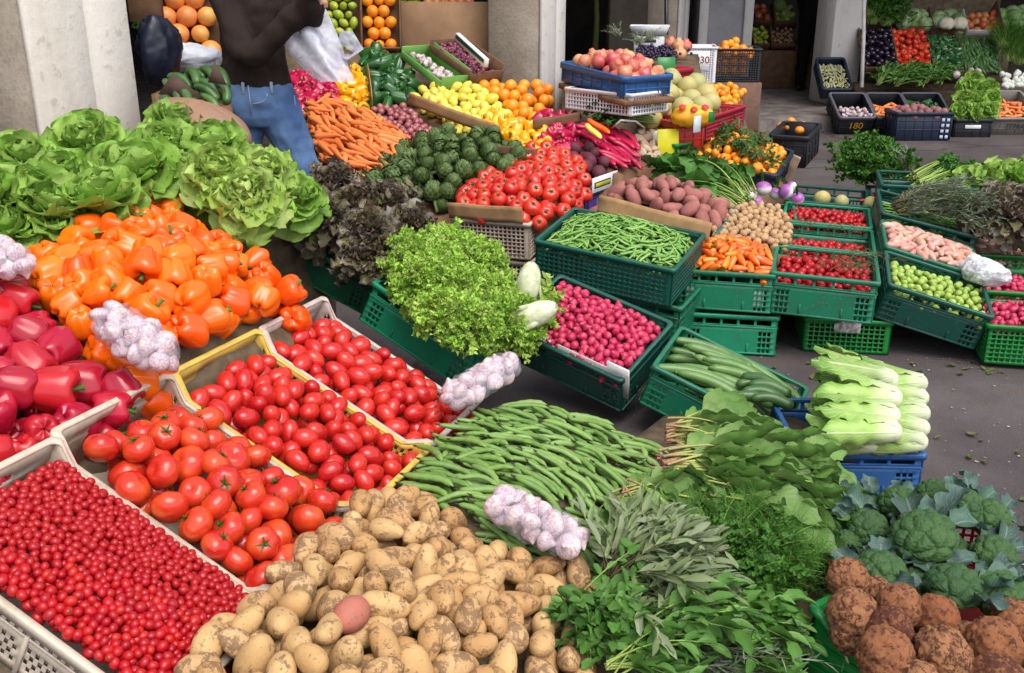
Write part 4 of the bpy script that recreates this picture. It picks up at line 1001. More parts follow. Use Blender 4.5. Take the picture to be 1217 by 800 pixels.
def pillar(c, w, d, yaw, label, lit, z1=3.3):
    """concrete pillar: plastered street face with a raised band, concrete sides coloured as in shade"""
    e = empty('pillar', ((c[0], c[1], 0), rotm(yaw), 1.0), label, 'pillar')
    put('shaft', MB().join(bbox((-w / 2, -d / 2, 0), (w / 2, d / 2, z1), .015)).mesh('shaft', M_conc, False), None, e)
    put('plaster_face', MB().join(bbox((w / 2 + .002, -d / 2 - .004, 0), (w / 2 + .030, d * .05, z1), .008)).join(bbox((w / 2 + .002, d * .05 + .004, 0), (w / 2 + .018, d / 2 + .004, z1), .006)).mesh('plaster_face', lit, False), None, e)
    return e
def plaster(name, col, stain):
    k = NT(name); v = k.coord(False); n1 = k.noise(k.n('VectorMath', _operation='MULTIPLY', i0=v, i1=(7.0, 7.0, 1.1)).outputs[0], 1.0, 6, .65); n2 = k.noise(v, 16, 5, .65)
    c = k.mix(k.math('MULTIPLY', k.ramp(n1, [(.46, (0, 0, 0)), (.72, (1, 1, 1))]), .55), col, stain); c = k.mix(k.math('MULTIPLY', k.ramp(n2, [(.60, (0, 0, 0)), (.66, (1, 1, 1))]), .4), c, tuple(x * .7 for x in stain))
    return k.done(c, .8, .25, k.bump(n2, .35, .01))
M_pl1 = plaster('cream_plaster', (.84, .79, .72), (.56, .48, .39))
M_pl2 = plaster('pale_plaster', (.72, .69, .66), (.48, .42, .36))
# ================================================================== the near stall
def pts(L): return np.array([A(*p) for p in L])
def heap(poly, inside=(), extra=()):
    P = pts(poly); Q = [P]
    if len(inside): Q.append(pts(inside))
    return P, Surf(np.concatenate(Q))
def one(r): return [(0, 0, 0)], [r]

# --- the row of tilted crates
TP, TR0 = np.array([-.98, 1.93, .63]), rotm(R(70), R(27.5), R(3.1))
TR = np.stack([-TR0[:, 1], TR0[:, 0], TR0[:, 2]], 1)
def trow(lx, ly=0.0, lz=0.0): return (TP + TR0 @ np.array([lx, ly, lz]), TR)
XC, XT, XY, XG = trow(-.372, -.02, .004), trow(.0), trow(.405), trow(.81)
crate('lattice_crate', XC, 'lattice', .60, .355, .17, P_white, 'dirty white slotted plastic crate full of tiny cherry tomatoes', 'crate', 'slotted fruit crates in the tilted row')
crate('lattice_crate', XT, 'lattice', .60, .39, .17, P_white, 'dirty white slotted plastic crate of big round tomatoes beside the cherry tomatoes', 'crate', 'slotted fruit crates in the tilted row')
crate('lattice_crate', XY, 'lattice', .60, .39, .17, P_yell, 'yellow slotted plastic crate of plum tomatoes', 'crate', 'slotted fruit crates in the tilted row', P_yell)
crate('lattice_crate', XG, 'lattice', .60, .37, .17, P_grey, 'greyish pink slotted plastic crate of plum tomatoes behind the yellow crate', 'crate', 'slotted fruit crates in the tilted row')
for nm, X, W in (('a', XC, .40), ('b', XT, .39), ('c', XY, .39), ('d', XG, .37)):
    pass
# sloping board the row stands on
bp = inner(XC, .60, .40, -.02)[[0, 1]].tolist() + inner(XG, .60, .37, -.02)[[2, 3]].tolist()
bz = Surf(np.array(bp))
plinth('display_bench', np.array(bp), bz, .20, C_wood, 'dark wooden bench under the tilted row of tomato crates')

zc = Bulge(*XC, .60, .355, -.032, .032)
it = pack(inner(XC, .60, .355), zc, [(0, 0, 0)], [.0094], any_pose, 11, 2.6, .7, 2000, .92, 4, .2, 150)
it.sort(key=lambda q: -(q[0][2] - zc(q[0][None])[0]) * 3 + np.linalg.norm(q[0] - np.array([0, 0, CH])))
lab = 'tiny glossy red cherry tomato in the heaped white crate at the front corner'
place(it[:298], 'cherry_tomato', CHER, lab, 'cherry tomato', 'cherry tomatoes in the white crate', 1, ('calyx', CHERC), .06)
m = MB()
for q in it[298:]:
    V, F, T = blob(.0128, .0104, .0104, .04, 2, 41, 10, 7); m.join((V, F, T), 0, q)
put('cherry_tomatoes', m.mesh('cherry_tomatoes', M_cherry), None, None, 'mass of tiny red cherry tomatoes filling the white crate', 'cherry tomatoes', None, 'stuff')
zt = Bulge(*XT, .60, .39, -.024, .055)
place(pack(inner(XT, .60, .39), zt, *one(.0375), up_pose(.8), 12, 2.1, .6, 160, .95, 6, .16), 'round_tomato', TOM, 'large round red tomato heaped in the white crate next to the cherry tomatoes', 'tomato', 'round tomatoes in the white crate', 2, ('calyx', TOMC), .62)
for X, W, lb, gp, sd in ((XY, .39, 'smooth plum tomato in the yellow crate', 'plum tomatoes in the yellow crate', 13), (XG, .37, 'smooth plum tomato in the greyish crate behind the yellow one', 'plum tomatoes in the greyish crate', 14)):
    z = Bulge(*X, .60, W, -.046, .048)
    place(pack(inner(X, .60, W), z, [(-.011, 0, 0), (.011, 0, 0)], [.0255, .0255], any_pose, sd, 2.2, .5, 190, .93, 5, .13), 'plum_tomato', ROMA, lb, 'plum tomato', gp, sd, ('calyx', ROMAC), .12)

# --- peppers above the crates
def pep_pose(g, xy):   # most lie with the stalk turned away from the street
    n = np.array([.35, .5, -.35]) + g.normal(size=3) * .65; n /= np.linalg.norm(n); return basis(n, g.random() * 6.28)
PO = [(24, 300, .83), (70, 275, .85), (150, 232, .87), (190, 226, .87), (245, 262, .81), (324, 307, .715), (364, 347, .65), (306, 378, .645), (214, 420, .645), (160, 448, .645), (118, 430, .66), (75, 385, .72)]
P_, zo = heap(PO, [(200, 315, .835), (280, 325, .755), (130, 325, .825), (190, 262, .86)])
plinth('display_bed', P_, zo, .135, C_wood, 'wooden bed under the heap of orange peppers')
place(pack(P_, zo, *one(.0425), pep_pose, 21, 1.9, .45, 190, .95, 6, .12, inset=.038), 'orange_pepper', OPEP, 'shiny orange bell pepper in the big orange heap', 'bell pepper', 'orange bell peppers in the heap', 3, ('stalk', PSTEM), 1.0)
PR = [(-70, 330, .80), (-5, 318, .81), (40, 350, .78), (92, 405, .70), (165, 462, .62), (150, 476, .61), (64, 510, .60), (15, 545, .59), (-70, 590, .57)]
P_, zr = heap(PR, [(30, 430, .72)])
plinth('display_bed', P_, zr, .14, C_wood, 'wooden bed under the heap of red peppers')
place(pack(P_, zr, *one(.0475), pep_pose, 22, 1.8, .4, 110, .95, 6, .10, inset=.02), 'red_pepper', RPEP, 'shiny crimson bell pepper in the heap above the tomato crates', 'bell pepper', 'crimson bell peppers in the heap', 4, ('stalk', RSTEM), 1.0)

# --- lettuces behind the peppers
LL = [(100, 175, 1.0, 0, 1.10), (30, 195, .98, 1, 1.1), (165, 205, .96, 2, 1.05), (40, 240, .92, 3, 1.15), (115, 238, .92, 0, 1.15), (-20, 245, .93, 2, 1.1), (-60, 190, 1.0, 0, 1.1), (210, 150, 1.02, 1, .95), (215, 205, .93, 3, 1.05), (255, 172, .98, 2, .85),
      (322, 212, .88, 1, .85), (350, 238, .83, 0, .8), (190, 178, .98, 3, 1.0), (305, 238, .86, 2, .8), (0, 275, .87, 1, .9), (75, 215, .95, 1, 1.0), (228, 222, .89, 0, .75), (360, 236, .80, 3, .6), (140, 200, .97, 1, .9), (60, 250, .91, 2, .9)]
g = np.random.default_rng(5)
for i, (u, v, z, k, s) in enumerate(LL):
    n = np.array([.25 + g.normal() * .25, -.45 + g.normal() * .2, 1]); n /= np.linalg.norm(n)
    put('lettuce', LET[k], (A(u, v - 8, z) - n * .05, basis(n, g.random() * 6.28), s * .80), None, 'big green round lettuce head piled beside the white pillar above the peppers', 'lettuce', 'green lettuce heads by the pillar')
for u, v, z, k, s in ((258, 198, .96, 0, .8), (290, 226, .90, 1, .8), (312, 196, .94, 1, .7)):
    n = np.array([.15, -.6, .8]); n /= np.linalg.norm(n)
    put('pale_lettuce', LETP[k], (A(u, v, z) - n * .06, basis(n, g.random() * 6.28), s * .95), None, 'pale yellow-green lettuce with its heart showing, among the green lettuces', 'lettuce', 'pale lettuce heads in the green heap')
PL = [(-120, 200, .9), (60, 150, .9), (200, 165, .88), (390, 215, .72), (380, 262, .66), (260, 262, .72), (150, 238, .8), (24, 300, .78), (-120, 330, .74)]
P_, zl = heap(PL); plinth('display_bed', P_, zl, .04, C_wood, 'wooden bed under the green lettuces')

# --- potatoes
PP = [(225, 790, .40), (240, 748, .42), (292, 703, .40), (340, 662, .39), (405, 606, .39), (440, 580, .38), (492, 572, .37), (545, 603, .35), (605, 655, .32), (700, 660, .28), (728, 692, .24), (690, 725, .24), (705, 810, .21), (640, 900, .22), (190, 900, .36)]
P_, zp = heap(PP, [(450, 690, .43), (560, 710, .37), (400, 780, .43)])
plinth('display_bed', P_, zp, .12, C_wood, 'wooden bed under the heap of muddy potatoes')
it = pack(P_, zp, [(-.016, 0, 0), (.016, 0, 0)], [.031, .031], any_pose, 31, 1.7, .6, 260, .90, 6, .26, inset=.008)
red_i = min(range(len(it)), key=lambda i: np.linalg.norm(it[i][0] - A(412, 742, .42)))
q = it.pop(red_i)
place(it, 'potato', POT, 'muddy yellow potato in the front heap', 'potato', 'muddy potatoes in the front heap', 5)
put('red_potato', me1('red_potato', blob(.045, .033, .031, .08, 2, 66, 22, 14), soil('red_potato_skin', [(.46, .155, .11), (.44, .15, .10)], (.20, .09, .06), .6, 24, .52)), (q[0] + [0, 0, .012], basis(zp.normal(q[0]), 1.2), 1.0), None, 'single smooth pink potato among the muddy yellow ones', 'potato')

# --- broad beans
PB = [(478, 566, .37), (500, 520, .37), (560, 478, .36), (620, 462, .34), (700, 486, .31), (775, 512, .26), (796, 535, .25), (785, 575, .24), (745, 595, .25), (738, 640, .24), (722, 680, .24), (690, 668, .27), (610, 640, .33), (545, 603, .35)]
P_, zb = heap(PB, [(620, 530, .39), (680, 560, .34)])
plinth('display_bed', P_, zb, .075, C_wood, 'wooden bed under the heap of broad beans')
yb = math.atan2(*(A(700, 560, .3) - A(520, 530, .3))[[1, 0]])
it = pack(P_, zb, [(-.048, 0, 0), (-.024, .006, 0), (0, .01, 0), (.024, .006, 0), (.048, 0, 0)], [.008] * 5, flat_pose(zb, yb - .12, .42, .14), 32, 4.2, 2.0, 295, .8, 6, .2, inset=.012)
place(it, 'broad_bean', BEAN, 'long green broad bean pod in the loose heap behind the potatoes', 'broad bean', 'broad bean pods in the heap', 6, ('tip', BTIP), 1.0)

# --- bags of garlic
M_film = film('clear_bag_film', (.86, .84, .95), .17, .12, 20.0, .8)
def garlic_bag(a, b, r, seed, label, droop=0.0, nb=46):
    """clear bag of garlic bulbs lying from a to b"""
    a, b = np.asarray(a, float), np.asarray(b, float); L = np.linalg.norm(b - a); x = (b - a) / L; up = np.array([0, 0, 1.0]); y = np.cross(up, x); y /= np.linalg.norm(y); z = np.cross(x, y); rot = np.stack([x, y, z], 1)
    e = empty('garlic_bag', (a, rot, 1.0), label, 'bag of garlic'); g = np.random.default_rng(seed)
    n = 30; nt = 26; t = np.linspace(0, 1, n); w = np.interp(t, [0, .03, .12, .5, .85, .95, 1], [.15, .55, .92, 1.0, .92, .62, .35]) * r
    th = np.arange(nt) * 6.2832 / nt; T_, H_ = np.meshgrid(t, th, indexing='ij')
    ww = np.repeat(w[:, None], nt, 1) * (1 + .05 * np.sin(7 * T_ * 6 + 3 * H_) + .04 * np.sin(5 * H_ - 11 * T_) + .02 * g.normal(size=T_.shape))
    V = np.stack([T_ * L, np.cos(H_) * ww * 1.12, np.sin(H_) * ww * .82], -1).reshape(-1, 3)
    I, J = np.meshgrid(np.arange(n - 1), np.arange(nt), indexing='ij'); F = np.stack([I * nt + J, I * nt + (J + 1) % nt, (I + 1) * nt + (J + 1) % nt, (I + 1) * nt + J], -1).reshape(-1, 4)
    put('film', MB().add(V, F).mesh('film', M_film), None, e)
    # bulbs sit just inside the film
    got = []; tries = 0
    while len(got) < nb and tries < 6000:
        tries += 1; tt = .05 + .9 * g.random(); h = g.random() * 6.283; rr = (np.interp(tt, t, w) - .020) * (.85 + .15 * g.random()) if len(got) < nb * .85 else np.interp(tt, t, w) * .4
        p = np.array([tt * L, math.cos(h) * rr * 1.12, math.sin(h) * rr * .82])
        if all(np.linalg.norm(p - q) > .035 for q in got): got.append(p)
    for p in got: put('garlic_bulb', GARL[int(g.integers(4))], (p, qrand(g), .95 + .3 * g.random()), e)
    return e
garlic_bag(A(120, 372, .79), A(205, 432, .69), .058, 1, 'clear bag of purple garlic lying between the orange and red peppers')
garlic_bag(A(-45, 283, .90), A(28, 318, .86), .055, 2, 'clear bag of garlic on the top edge of the red pepper heap')
garlic_bag(A(582, 592, .40), A(692, 648, .33), .056, 3, 'clear bag of garlic lying on the potatoes and broad beans', nb=54)
garlic_bag(A(532, 476, .40), A(612, 428, .41), .054, 4, 'clear bag of garlic leaning at the end of the plum tomato crates')

# --- tier of green crates: red lettuce, curly endive, radishes, marrows
XR = ((-.96, 3.73, .66), rotm(R(-21.7), R(13), R(25))); XR = (np.array(XR[0]), XR[1])
crate('green_crate', XR, 'green', .50, .34, .17, P_green, 'green plastic crate under the dark red lettuces', 'crate', 'green slotted plastic crates')
XE = (np.array([-.495, 3.44, .505]), rotm(R(-24), R(-6), R(25)))
crate('green_crate', XE, 'green', .47, .34, .16, P_lgreen, 'bright green plastic crate under the curly endives', 'crate', 'green slotted plastic crates')
for i, (u, v, z, k, s) in enumerate([(353, 230, 0.732, 0, 0.85), (398, 218, 0.752, 1, 0.9), (458, 240, 0.692, 2, 0.9), (383, 258, 0.692, 2, 0.85), (433, 275, 0.652, 0, 0.85), (488, 265, 0.632, 1, 0.8), (343, 252, 0.702, 1, 0.7), (423, 240, 0.712, 0, 0.85), (428, 300, 0.592, 2, 0.7), (468, 290, 0.612, 1, 0.7)]):
    n = np.array([.1 + g.normal() * .3, -.4 + g.normal() * .25, 1]); n /= np.linalg.norm(n)
    put('red_lettuce', REDL[k], (A(u, v, z) - n * .04, basis(n, g.random() * 6.28), s * .95), None, 'dark purple-brown frilly lettuce head spilling over its green crate', 'lettuce', 'dark red lettuce heads')
for i, (u, v, z, k, s) in enumerate([(485, 302, 0.6, 0, 0.66), (528, 290, 0.6, 1, 0.71), (566, 307, 0.56, 2, 0.71), (506, 327, 0.58, 2, 0.71), (549, 337, 0.54, 0, 0.76), (568, 374, 0.48, 1, 0.66), (532, 362, 0.53, 2, 0.62), (580, 347, 0.5, 0, 0.62), (523, 312, 0.6, 1, 0.71)]):
    n = np.array([.15 + g.normal() * .25, -.6 + g.normal() * .2, .9]); n /= np.linalg.norm(n)
    put('curly_endive', FRIS[k], (A(u, v, z) - n * .05, basis(n, g.random() * 6.28), s * .85), None, 'curly yellow-green endive head heaped on the bright green crate', 'endive', 'curly endive heads')
# the cut ends of two endives
M_pale = plain('endive_stem_white', (.60, .66, .36), .5, .2, 30, .3, .4, (.76, .76, .60))
def endive_butt(seed):
    m = MB(); V, F, T, P = sph(20, 13); rib = 1 + .06 * np.abs(np.cos(4.5 * T)); V = V * rib[:, None] * [.042, .042, .080]; m.join(ztrip(V, F)); return m.mesh('butt', M_pale)
M_cut = plain('endive_cut_brown', (.28, .12, .07), .7)
for i, (p, n, lb) in enumerate(((A(628, 338, .50), (.15, .1, 1.0), 'curly endive turned upside down showing its white foot, behind the radishes'), (A(636, 374, .44), (.95, -.1, .45), 'curly endive lying with its cut foot and white stalks over the radishes'))):
    n = np.array(n) / np.linalg.norm(n); e = empty('upturned_endive', (p, basis(n, i * 2.0), 1.0), lb, 'endive')
    put('butt', endive_butt(i), None, e); V, F, T, P = sph(12, 7); put('cut_end', MB().join(ztrip(V * [.013, .013, .006] + [0, 0, .077], F)).mesh('cut_end', M_cut), None, e)
    put('leaves', FRIS[i], ((0, 0, -.09), rotm(0, R(180)), .62), e)
    s = MB()
    for k in range(4 if i else 2): a = k * 1.7; s.join(tube([(.03 * math.cos(a), .03 * math.sin(a), .03), (.045 * math.cos(a), .045 * math.sin(a), -.02), (.06 * math.cos(a) + .01, .06 * math.sin(a), -.10)], [(.012, .006), (.011, .006), (.006, .004)], 7))
    put('stalk', s.mesh('stalk', M_pale), None, e)
# radishes
XD = (np.array([-.017, 3.50, .315]), rotm(R(-40.5), R(22), R(12)))
crate('green_crate', XD, 'green', .50, .34, .17, P_dgreen, 'dark green crate of pink radishes tipped towards the beans', 'crate', 'green slotted plastic crates')
z = Bulge(*XD, .50, .34, -.010, .045)
place(pack(inner(XD, .50, .34), z, *one(.0165), any_pose, 41, 2.0, .6, 298, .92, 4, .16, 120), 'radish', RADI, 'small round pink radish in the tipped dark green crate', 'radish', 'radishes in the tipped dark green crate', 7)
m = MB().join(cellwall([0, .02, .14, .17, .36, .40, .44], [-.10, -.02, .0, .03], [[1, 1, 1], [1, 1, 0], [1, 0, 0], [1, 1, 0], [1, 1, 1], [1, 1, 1]], .006))
put('foam_board', m.mesh('foam_board', P_styro, False), (loc(XD, (.03, .012, .012)), XD[1], 1.12), None, 'white foam board torn along its top inside the radish crate', 'foam board')
# marrows
XZ = (np.array([.49, 3.18, .285]), rotm(R(-24), R(4), R(20)))
crate('green_crate', XZ, 'green', .50, .36, .16, P_green, 'green crate of long striped marrows tipped beside the radishes', 'crate', 'green slotted plastic crates')
z = Bulge(*XZ, .50, .36, -.02, .04); yz = math.atan2(*(XZ[1][:, 0])[[1, 0]])
it = pack(inner(XZ, .50, .36), z, [(-.13, 0, 0), (-.065, .02, 0), (0, .03, 0), (.065, .02, 0), (.13, 0, 0)], [.020] * 5, flat_pose(z, yz, .16, .08), 42, 2.4, 1.0, 34, .85, 10, .12, inset=.01)
place(it, 'marrow', ZUC, 'long pale-striped green marrow in the tipped green crate', 'marrow', 'long marrows in the tipped crate', 8, ('stalk_end', ZTIP), 1.0)
for (u, v, z, a) in ((905, 455, .22, -.5), (915, 463, .21, -.3), (908, 471, .20, -.2), (918, 478, .19, -.15), (900, 462, .20, -.25), (895, 476, .19, -.1)):
    put('cucumber', CUKE[int(g.integers(3))], (A(u, v, z + .03), basis((0.1, 0, 1), a), .95), None, 'slim dark cucumber on the low end of the marrow crate', 'cucumber', 'cucumbers beside the marrows')

# --- peas, pink potatoes
XP = (np.array([.10, 4.03, .51]), rotm(R(-27), R(8), R(5)))
crate('green_crate', XP, 'grid', .60, .40, .17, P_dgreen, 'dark green mesh crate heaped with pea pods', 'crate', 'green slotted plastic crates')
X2 = (np.array([.15, 4.10, .33]), rotm(R(-27), R(4), R(5)))
crate('green_crate', X2, 'green', .60, .40, .17, P_green, 'green crate underneath the mesh crate of pea pods', 'crate', 'green slotted plastic crates')
z = Bulge(*XP, .60, .40, -.02, .09)
it = pack(inner(XP, .60, .40), z, [(-.030, 0, 0), (0, .004, 0), (.030, 0, 0)], [.0055] * 3, flat_pose(z, None, .6, .22), 43, 4.0, 2.0, 600, .8, 3, .25, 60)
it.sort(key=lambda q: -(q[0][2] - z(q[0][None])[0]))
place(it[:295], 'pea_pod', PEA, 'thin green pea pod on the heap in the mesh crate', 'pea pod', 'pea pods in the mesh crate', 9)
m = MB()
for q in it[295:]: b = pod(227, .085, .0062, 8, .10, 0, .6, 5); m.join((b.V[0], b.F, b.T[0]), 0, q)
if m.n: put('pea_pods', m.mesh('pea_pods', M_pea), None, None, 'mass of green pea pods lower in the heap of the mesh crate', 'pea pods', None, 'stuff')
XK = (np.array([.36, 4.62, .47]), rotm(R(-27), R(8), R(4)))
crate('green_crate', XK, 'green', .60, .42, .22, P_bgreen, 'teal crate lined with cardboard holding the pink potatoes', 'crate', 'green slotted plastic crates')
card('cardboard_flap', (loc(XP, (.10, .41, -.01)), XP[1] @ rotm(0, R(-12), R(3))), (.52, .085), C_card, 'brown cardboard flap between the pea pods and the pink potatoes')
card('cardboard_flap', (loc(XK, (.06, .43, -.03)), XK[1] @ rotm(0, R(-15), R(3))), (.52, .07), C_card, 'brown cardboard flap behind the pink potatoes')
z = Bulge(*XK, .60, .42, .03, .13)
place(pack(inner(XK, .60, .42), z, [(-.02, 0, 0), (.02, 0, 0)], [.031, .031], any_pose, 44, 1.7, .5, 90, .93, 6, .15), 'pink_potato', PPOT, 'pinkish brown potato in the cardboard-lined crate behind the peas', 'potato', 'pink potatoes in the lined crate', 10)
# ================================================================== front right: greens, romaine, broccoli, celeriac
def dirto(a, b): d = b - a; return math.atan2(d[1], d[0])
def lay(name, ms, a, b, label, cat, group=None, sc=1.0, tie=None, tip=0.0, roll=0.0):
    """bunch lying with its foot at a, pointing to b"""
    a, b = np.asarray(a), np.asarray(b); x = (b - a) / np.linalg.norm(b - a); y = np.cross([0, 0, 1.0], x); y /= np.linalg.norm(y); rot = np.stack([x, y, np.cross(x, y)], 1)
    c, s = math.cos(roll), math.sin(roll); rot = rot @ np.array([[1, 0, 0], [0, c, -s], [0, s, c]])
    return bunch_obj(name, ms, (a, rot), label, cat, group, sc, tie)
PG = [(735, 520, .23), (790, 478, .22), (930, 470, .19), (1020, 520, .17), (1010, 590, .16), (990, 660, .16), (965, 740, .15), (985, 830, .13), (690, 830, .14), (690, 720, .18), (725, 640, .20)]
P_, zg = heap(PG)
plinth('display_bed', P_, zg, .05, C_wood, 'low wooden bed under the spinach and herbs')
sp = [((790, 523, 0.245), (930, 535, 0.22), 0.92), ((785, 555, 0.29), (930, 560, 0.26), 0.99), ((860, 592, 0.25), (985, 612, 0.23), 0.88), ((815, 545, 0.225), (960, 540, 0.22), 0.92), ((850, 545, 0.26), (1000, 562, 0.22), 0.88), ((775, 602, 0.23), (860, 642, 0.2), 0.88), ((900, 562, 0.25), (1010, 592, 0.21), 0.79), ((730, 602, 0.24), (800, 592, 0.23), 0.75), ((890, 622, 0.22), (985, 642, 0.2), 0.79), ((840, 562, 0.265), (960, 587, 0.24), 0.88), ((820, 587, 0.24), (930, 622, 0.22), 0.88), ((780, 572, 0.24), (850, 602, 0.23), 0.79), ((830, 530, 0.225), (990, 525, 0.195), 0.84), ((900, 592, 0.24), (1000, 622, 0.2), 0.79), ((755, 587, 0.24), (800, 642, 0.22), 0.75), ((800, 555, 0.27), (900, 575, 0.25), 0.85), ((870, 555, 0.26), (980, 575, 0.235), 0.85), ((840, 605, 0.24), (920, 640, 0.22), 0.8)]
labs = ['spinach bunch with pink stalk ends at the top of the greens', 'largest spinach bunch with a thick tied foot of pink and yellow stalks', 'spinach bunch with yellow stalks lying above the dill']
for i, (a, b, s) in enumerate(sp):
    lay('spinach_bunch', B_spin[i % 3], A(*a), A(*b), labs[i] if i < 3 else 'broad-leaved spinach bunch spread over the heap of greens', 'spinach', 'spinach bunches in the heap of greens', s, TIE if i < 3 else None)
for i, (a, b, s, k) in enumerate([((725, 695, .27), (800, 620, .27), 1.0, 0), ((715, 690, .25), (820, 665, .25), 1.05, 1), ((722, 700, .24), (850, 700, .23), 1.1, 0), ((760, 700, .24), (870, 730, .22), .95, 1), ((740, 670, .26), (790, 640, .26), .8, 1)]):
    lay('sage_bunch', B_sage[k], A(*a), A(*b), 'grey-green sage bunch with brown stalks beside the potatoes', 'sage', 'sage bunches beside the potatoes', s)
for i, (a, b, s, k) in enumerate([((745, 765, .22), (850, 770, .21), 1.0, 0), ((790, 748, .21), (900, 765, .18), .95, 1), ((820, 750, .20), (915, 778, .17), .95, 0), ((720, 800, .21), (820, 800, .20), .9, 1), ((845, 790, .18), (935, 795, .16), .85, 1)]):
    lay('basil_bunch', B_bas[k], A(*a), A(*b), 'leafy fresh green basil bunch at the front edge of the herbs', 'basil', 'basil bunches at the front edge', s)
for a, b, s in (((685, 715, .26), (750, 770, .22), 1.0), ((690, 720, .24), (720, 790, .20), .95), ((700, 740, .22), (760, 800, .19), .95)):
    lay('marjoram_bunch', B_oreg[0], A(*a), A(*b), 'small round-leaved herb bunch against the potatoes', 'herb', 'round-leaved herb bunches', s)
for a, b, s, k in (((855, 690, .20), (905, 650, .21), .95, 0), ((885, 698, .20), (965, 672, .19), .95, 1), ((845, 682, .20), (880, 648, .20), .85, 1)):
    lay('dill_bunch', B_dill[k], A(*a), A(*b), 'feathery dill bunch below the spinach', 'dill', 'feathery dill bunches', s)
for a, b, s, k in (((845, 700, .20), (920, 690, .19), .95, 0), ((850, 725, .19), (920, 722, .18), .95, 1), ((840, 702, .19), (890, 735, .17), .9, 0), ((880, 690, .20), (930, 680, .19), .8, 1)):
    lay('parsley_bunch', B_pars[k], A(*a), A(*b), 'curly parsley bunch beside the green celeriac crate', 'parsley', 'parsley bunches by the celeriac', s)
for a, b, s, k in (((740, 795, .17), (860, 800, .16), 1.0, 0), ((800, 800, .16), (930, 810, .15), 1.0, 1), ((720, 810, .17), (820, 830, .15), 1.0, 1)):
    lay('rosemary_bunch', B_rose[k], A(*a), A(*b), 'needle-leaved rosemary bunch under the basil', 'rosemary', 'rosemary bunches under the basil', s)

# romaine in the blue crate
c1, c0 = A(1099, 540, .20), A(952, 538, .20); Lb = np.linalg.norm(c1 - c0); XB = (c0, rotm(dirto(c0, c1)))
crate('blue_crate', XB, 'green', Lb, .40, .15, P_blue, 'blue plastic crate stacked with romaine lettuces', 'crate')
rows = [(1062, 452, .34), (1066, 473, .33), (1064, 494, .315), (1066, 513, .29), (1097, 455, .30), (1099, 473, .29), (1100, 491, .275), (1100, 509, .26), (1097, 525, .245), (1040, 527, .24), (1050, 440, .31), (1045, 505, .26)]
for i, (u, v, z) in enumerate(rows):
    a = A(u, v, z); yaw = math.pi + R(-8 + g.normal() * 6) - .10
    put('romaine_lettuce', ROM[i % 3], (a, rotm(yaw) @ rotm(0, R(g.normal() * 30), R(3)), (.82 if i > 3 else .98) * (.93 + .1 * g.random())), None, 'long pale green romaine lettuce lying in the blue crate', 'lettuce', 'romaine lettuces in the blue crate')
# broccoli in the red crate
c0, c1 = A(1000, 726, .20), A(1222, 738, .20); XO = (c0 + [0, 0, 0], rotm(dirto(c0, c1) - R(6))); Lr = np.linalg.norm(c1 - c0) + .02
dW = np.linalg.norm(A(1190, 640, .17) - A(1212, 740, .17))
crate('red_crate', XO, 'grid', Lr, dW + .1, .14, P_red, 'red plastic crate under the broccoli', 'crate')
for i, (u, v, z, k, s) in enumerate([(1098, 632, .31, 0, 1.12), (1047, 672, .28, 1, .95), (1068, 592, .30, 2, .8), (1135, 690, .27, 0, .92), (1180, 610, .27, 1, .8), (1190, 700, .25, 2, .95), (1030, 625, .27, 0, .75), (1150, 600, .28, 2, .8), (1185, 655, .25, 0, .85), (1130, 645, .24, 1, .8), (1075, 700, .22, 2, .75), (1090, 690, .23, 0, .7), (1035, 600, .26, 1, .7), (1215, 690, .22, 1, .8), (1010, 640, .25, 2, .6), (1110, 585, .26, 1, .7)]):
    n = np.array([g.normal() * .2, -.25 + g.normal() * .2, 1]); n /= np.linalg.norm(n); p = A(u, v, z) - n * .02
    e = empty('broccoli', (p, basis(n, g.random() * 6.28), s * .9), 'largest dark green broccoli head, in the middle of the red crate' if i == 0 else 'dark green broccoli head with bluish leaves piled in the red crate', 'broccoli', 'broccoli heads in the red crate')
    put('curd', BROC[k], None, e); put('stalk', BSTALK, None, e)
    for j in range(6):
        a = g.random() * 6.28; put('leaf', BLEAF[int(g.integers(4))], ((math.cos(a) * .052, math.sin(a) * .052, -.035 + .02 * g.random()), az_el(a, R(25 + 30 * g.random()), g.normal() * .3), 1.0 + .5 * g.random()), e)
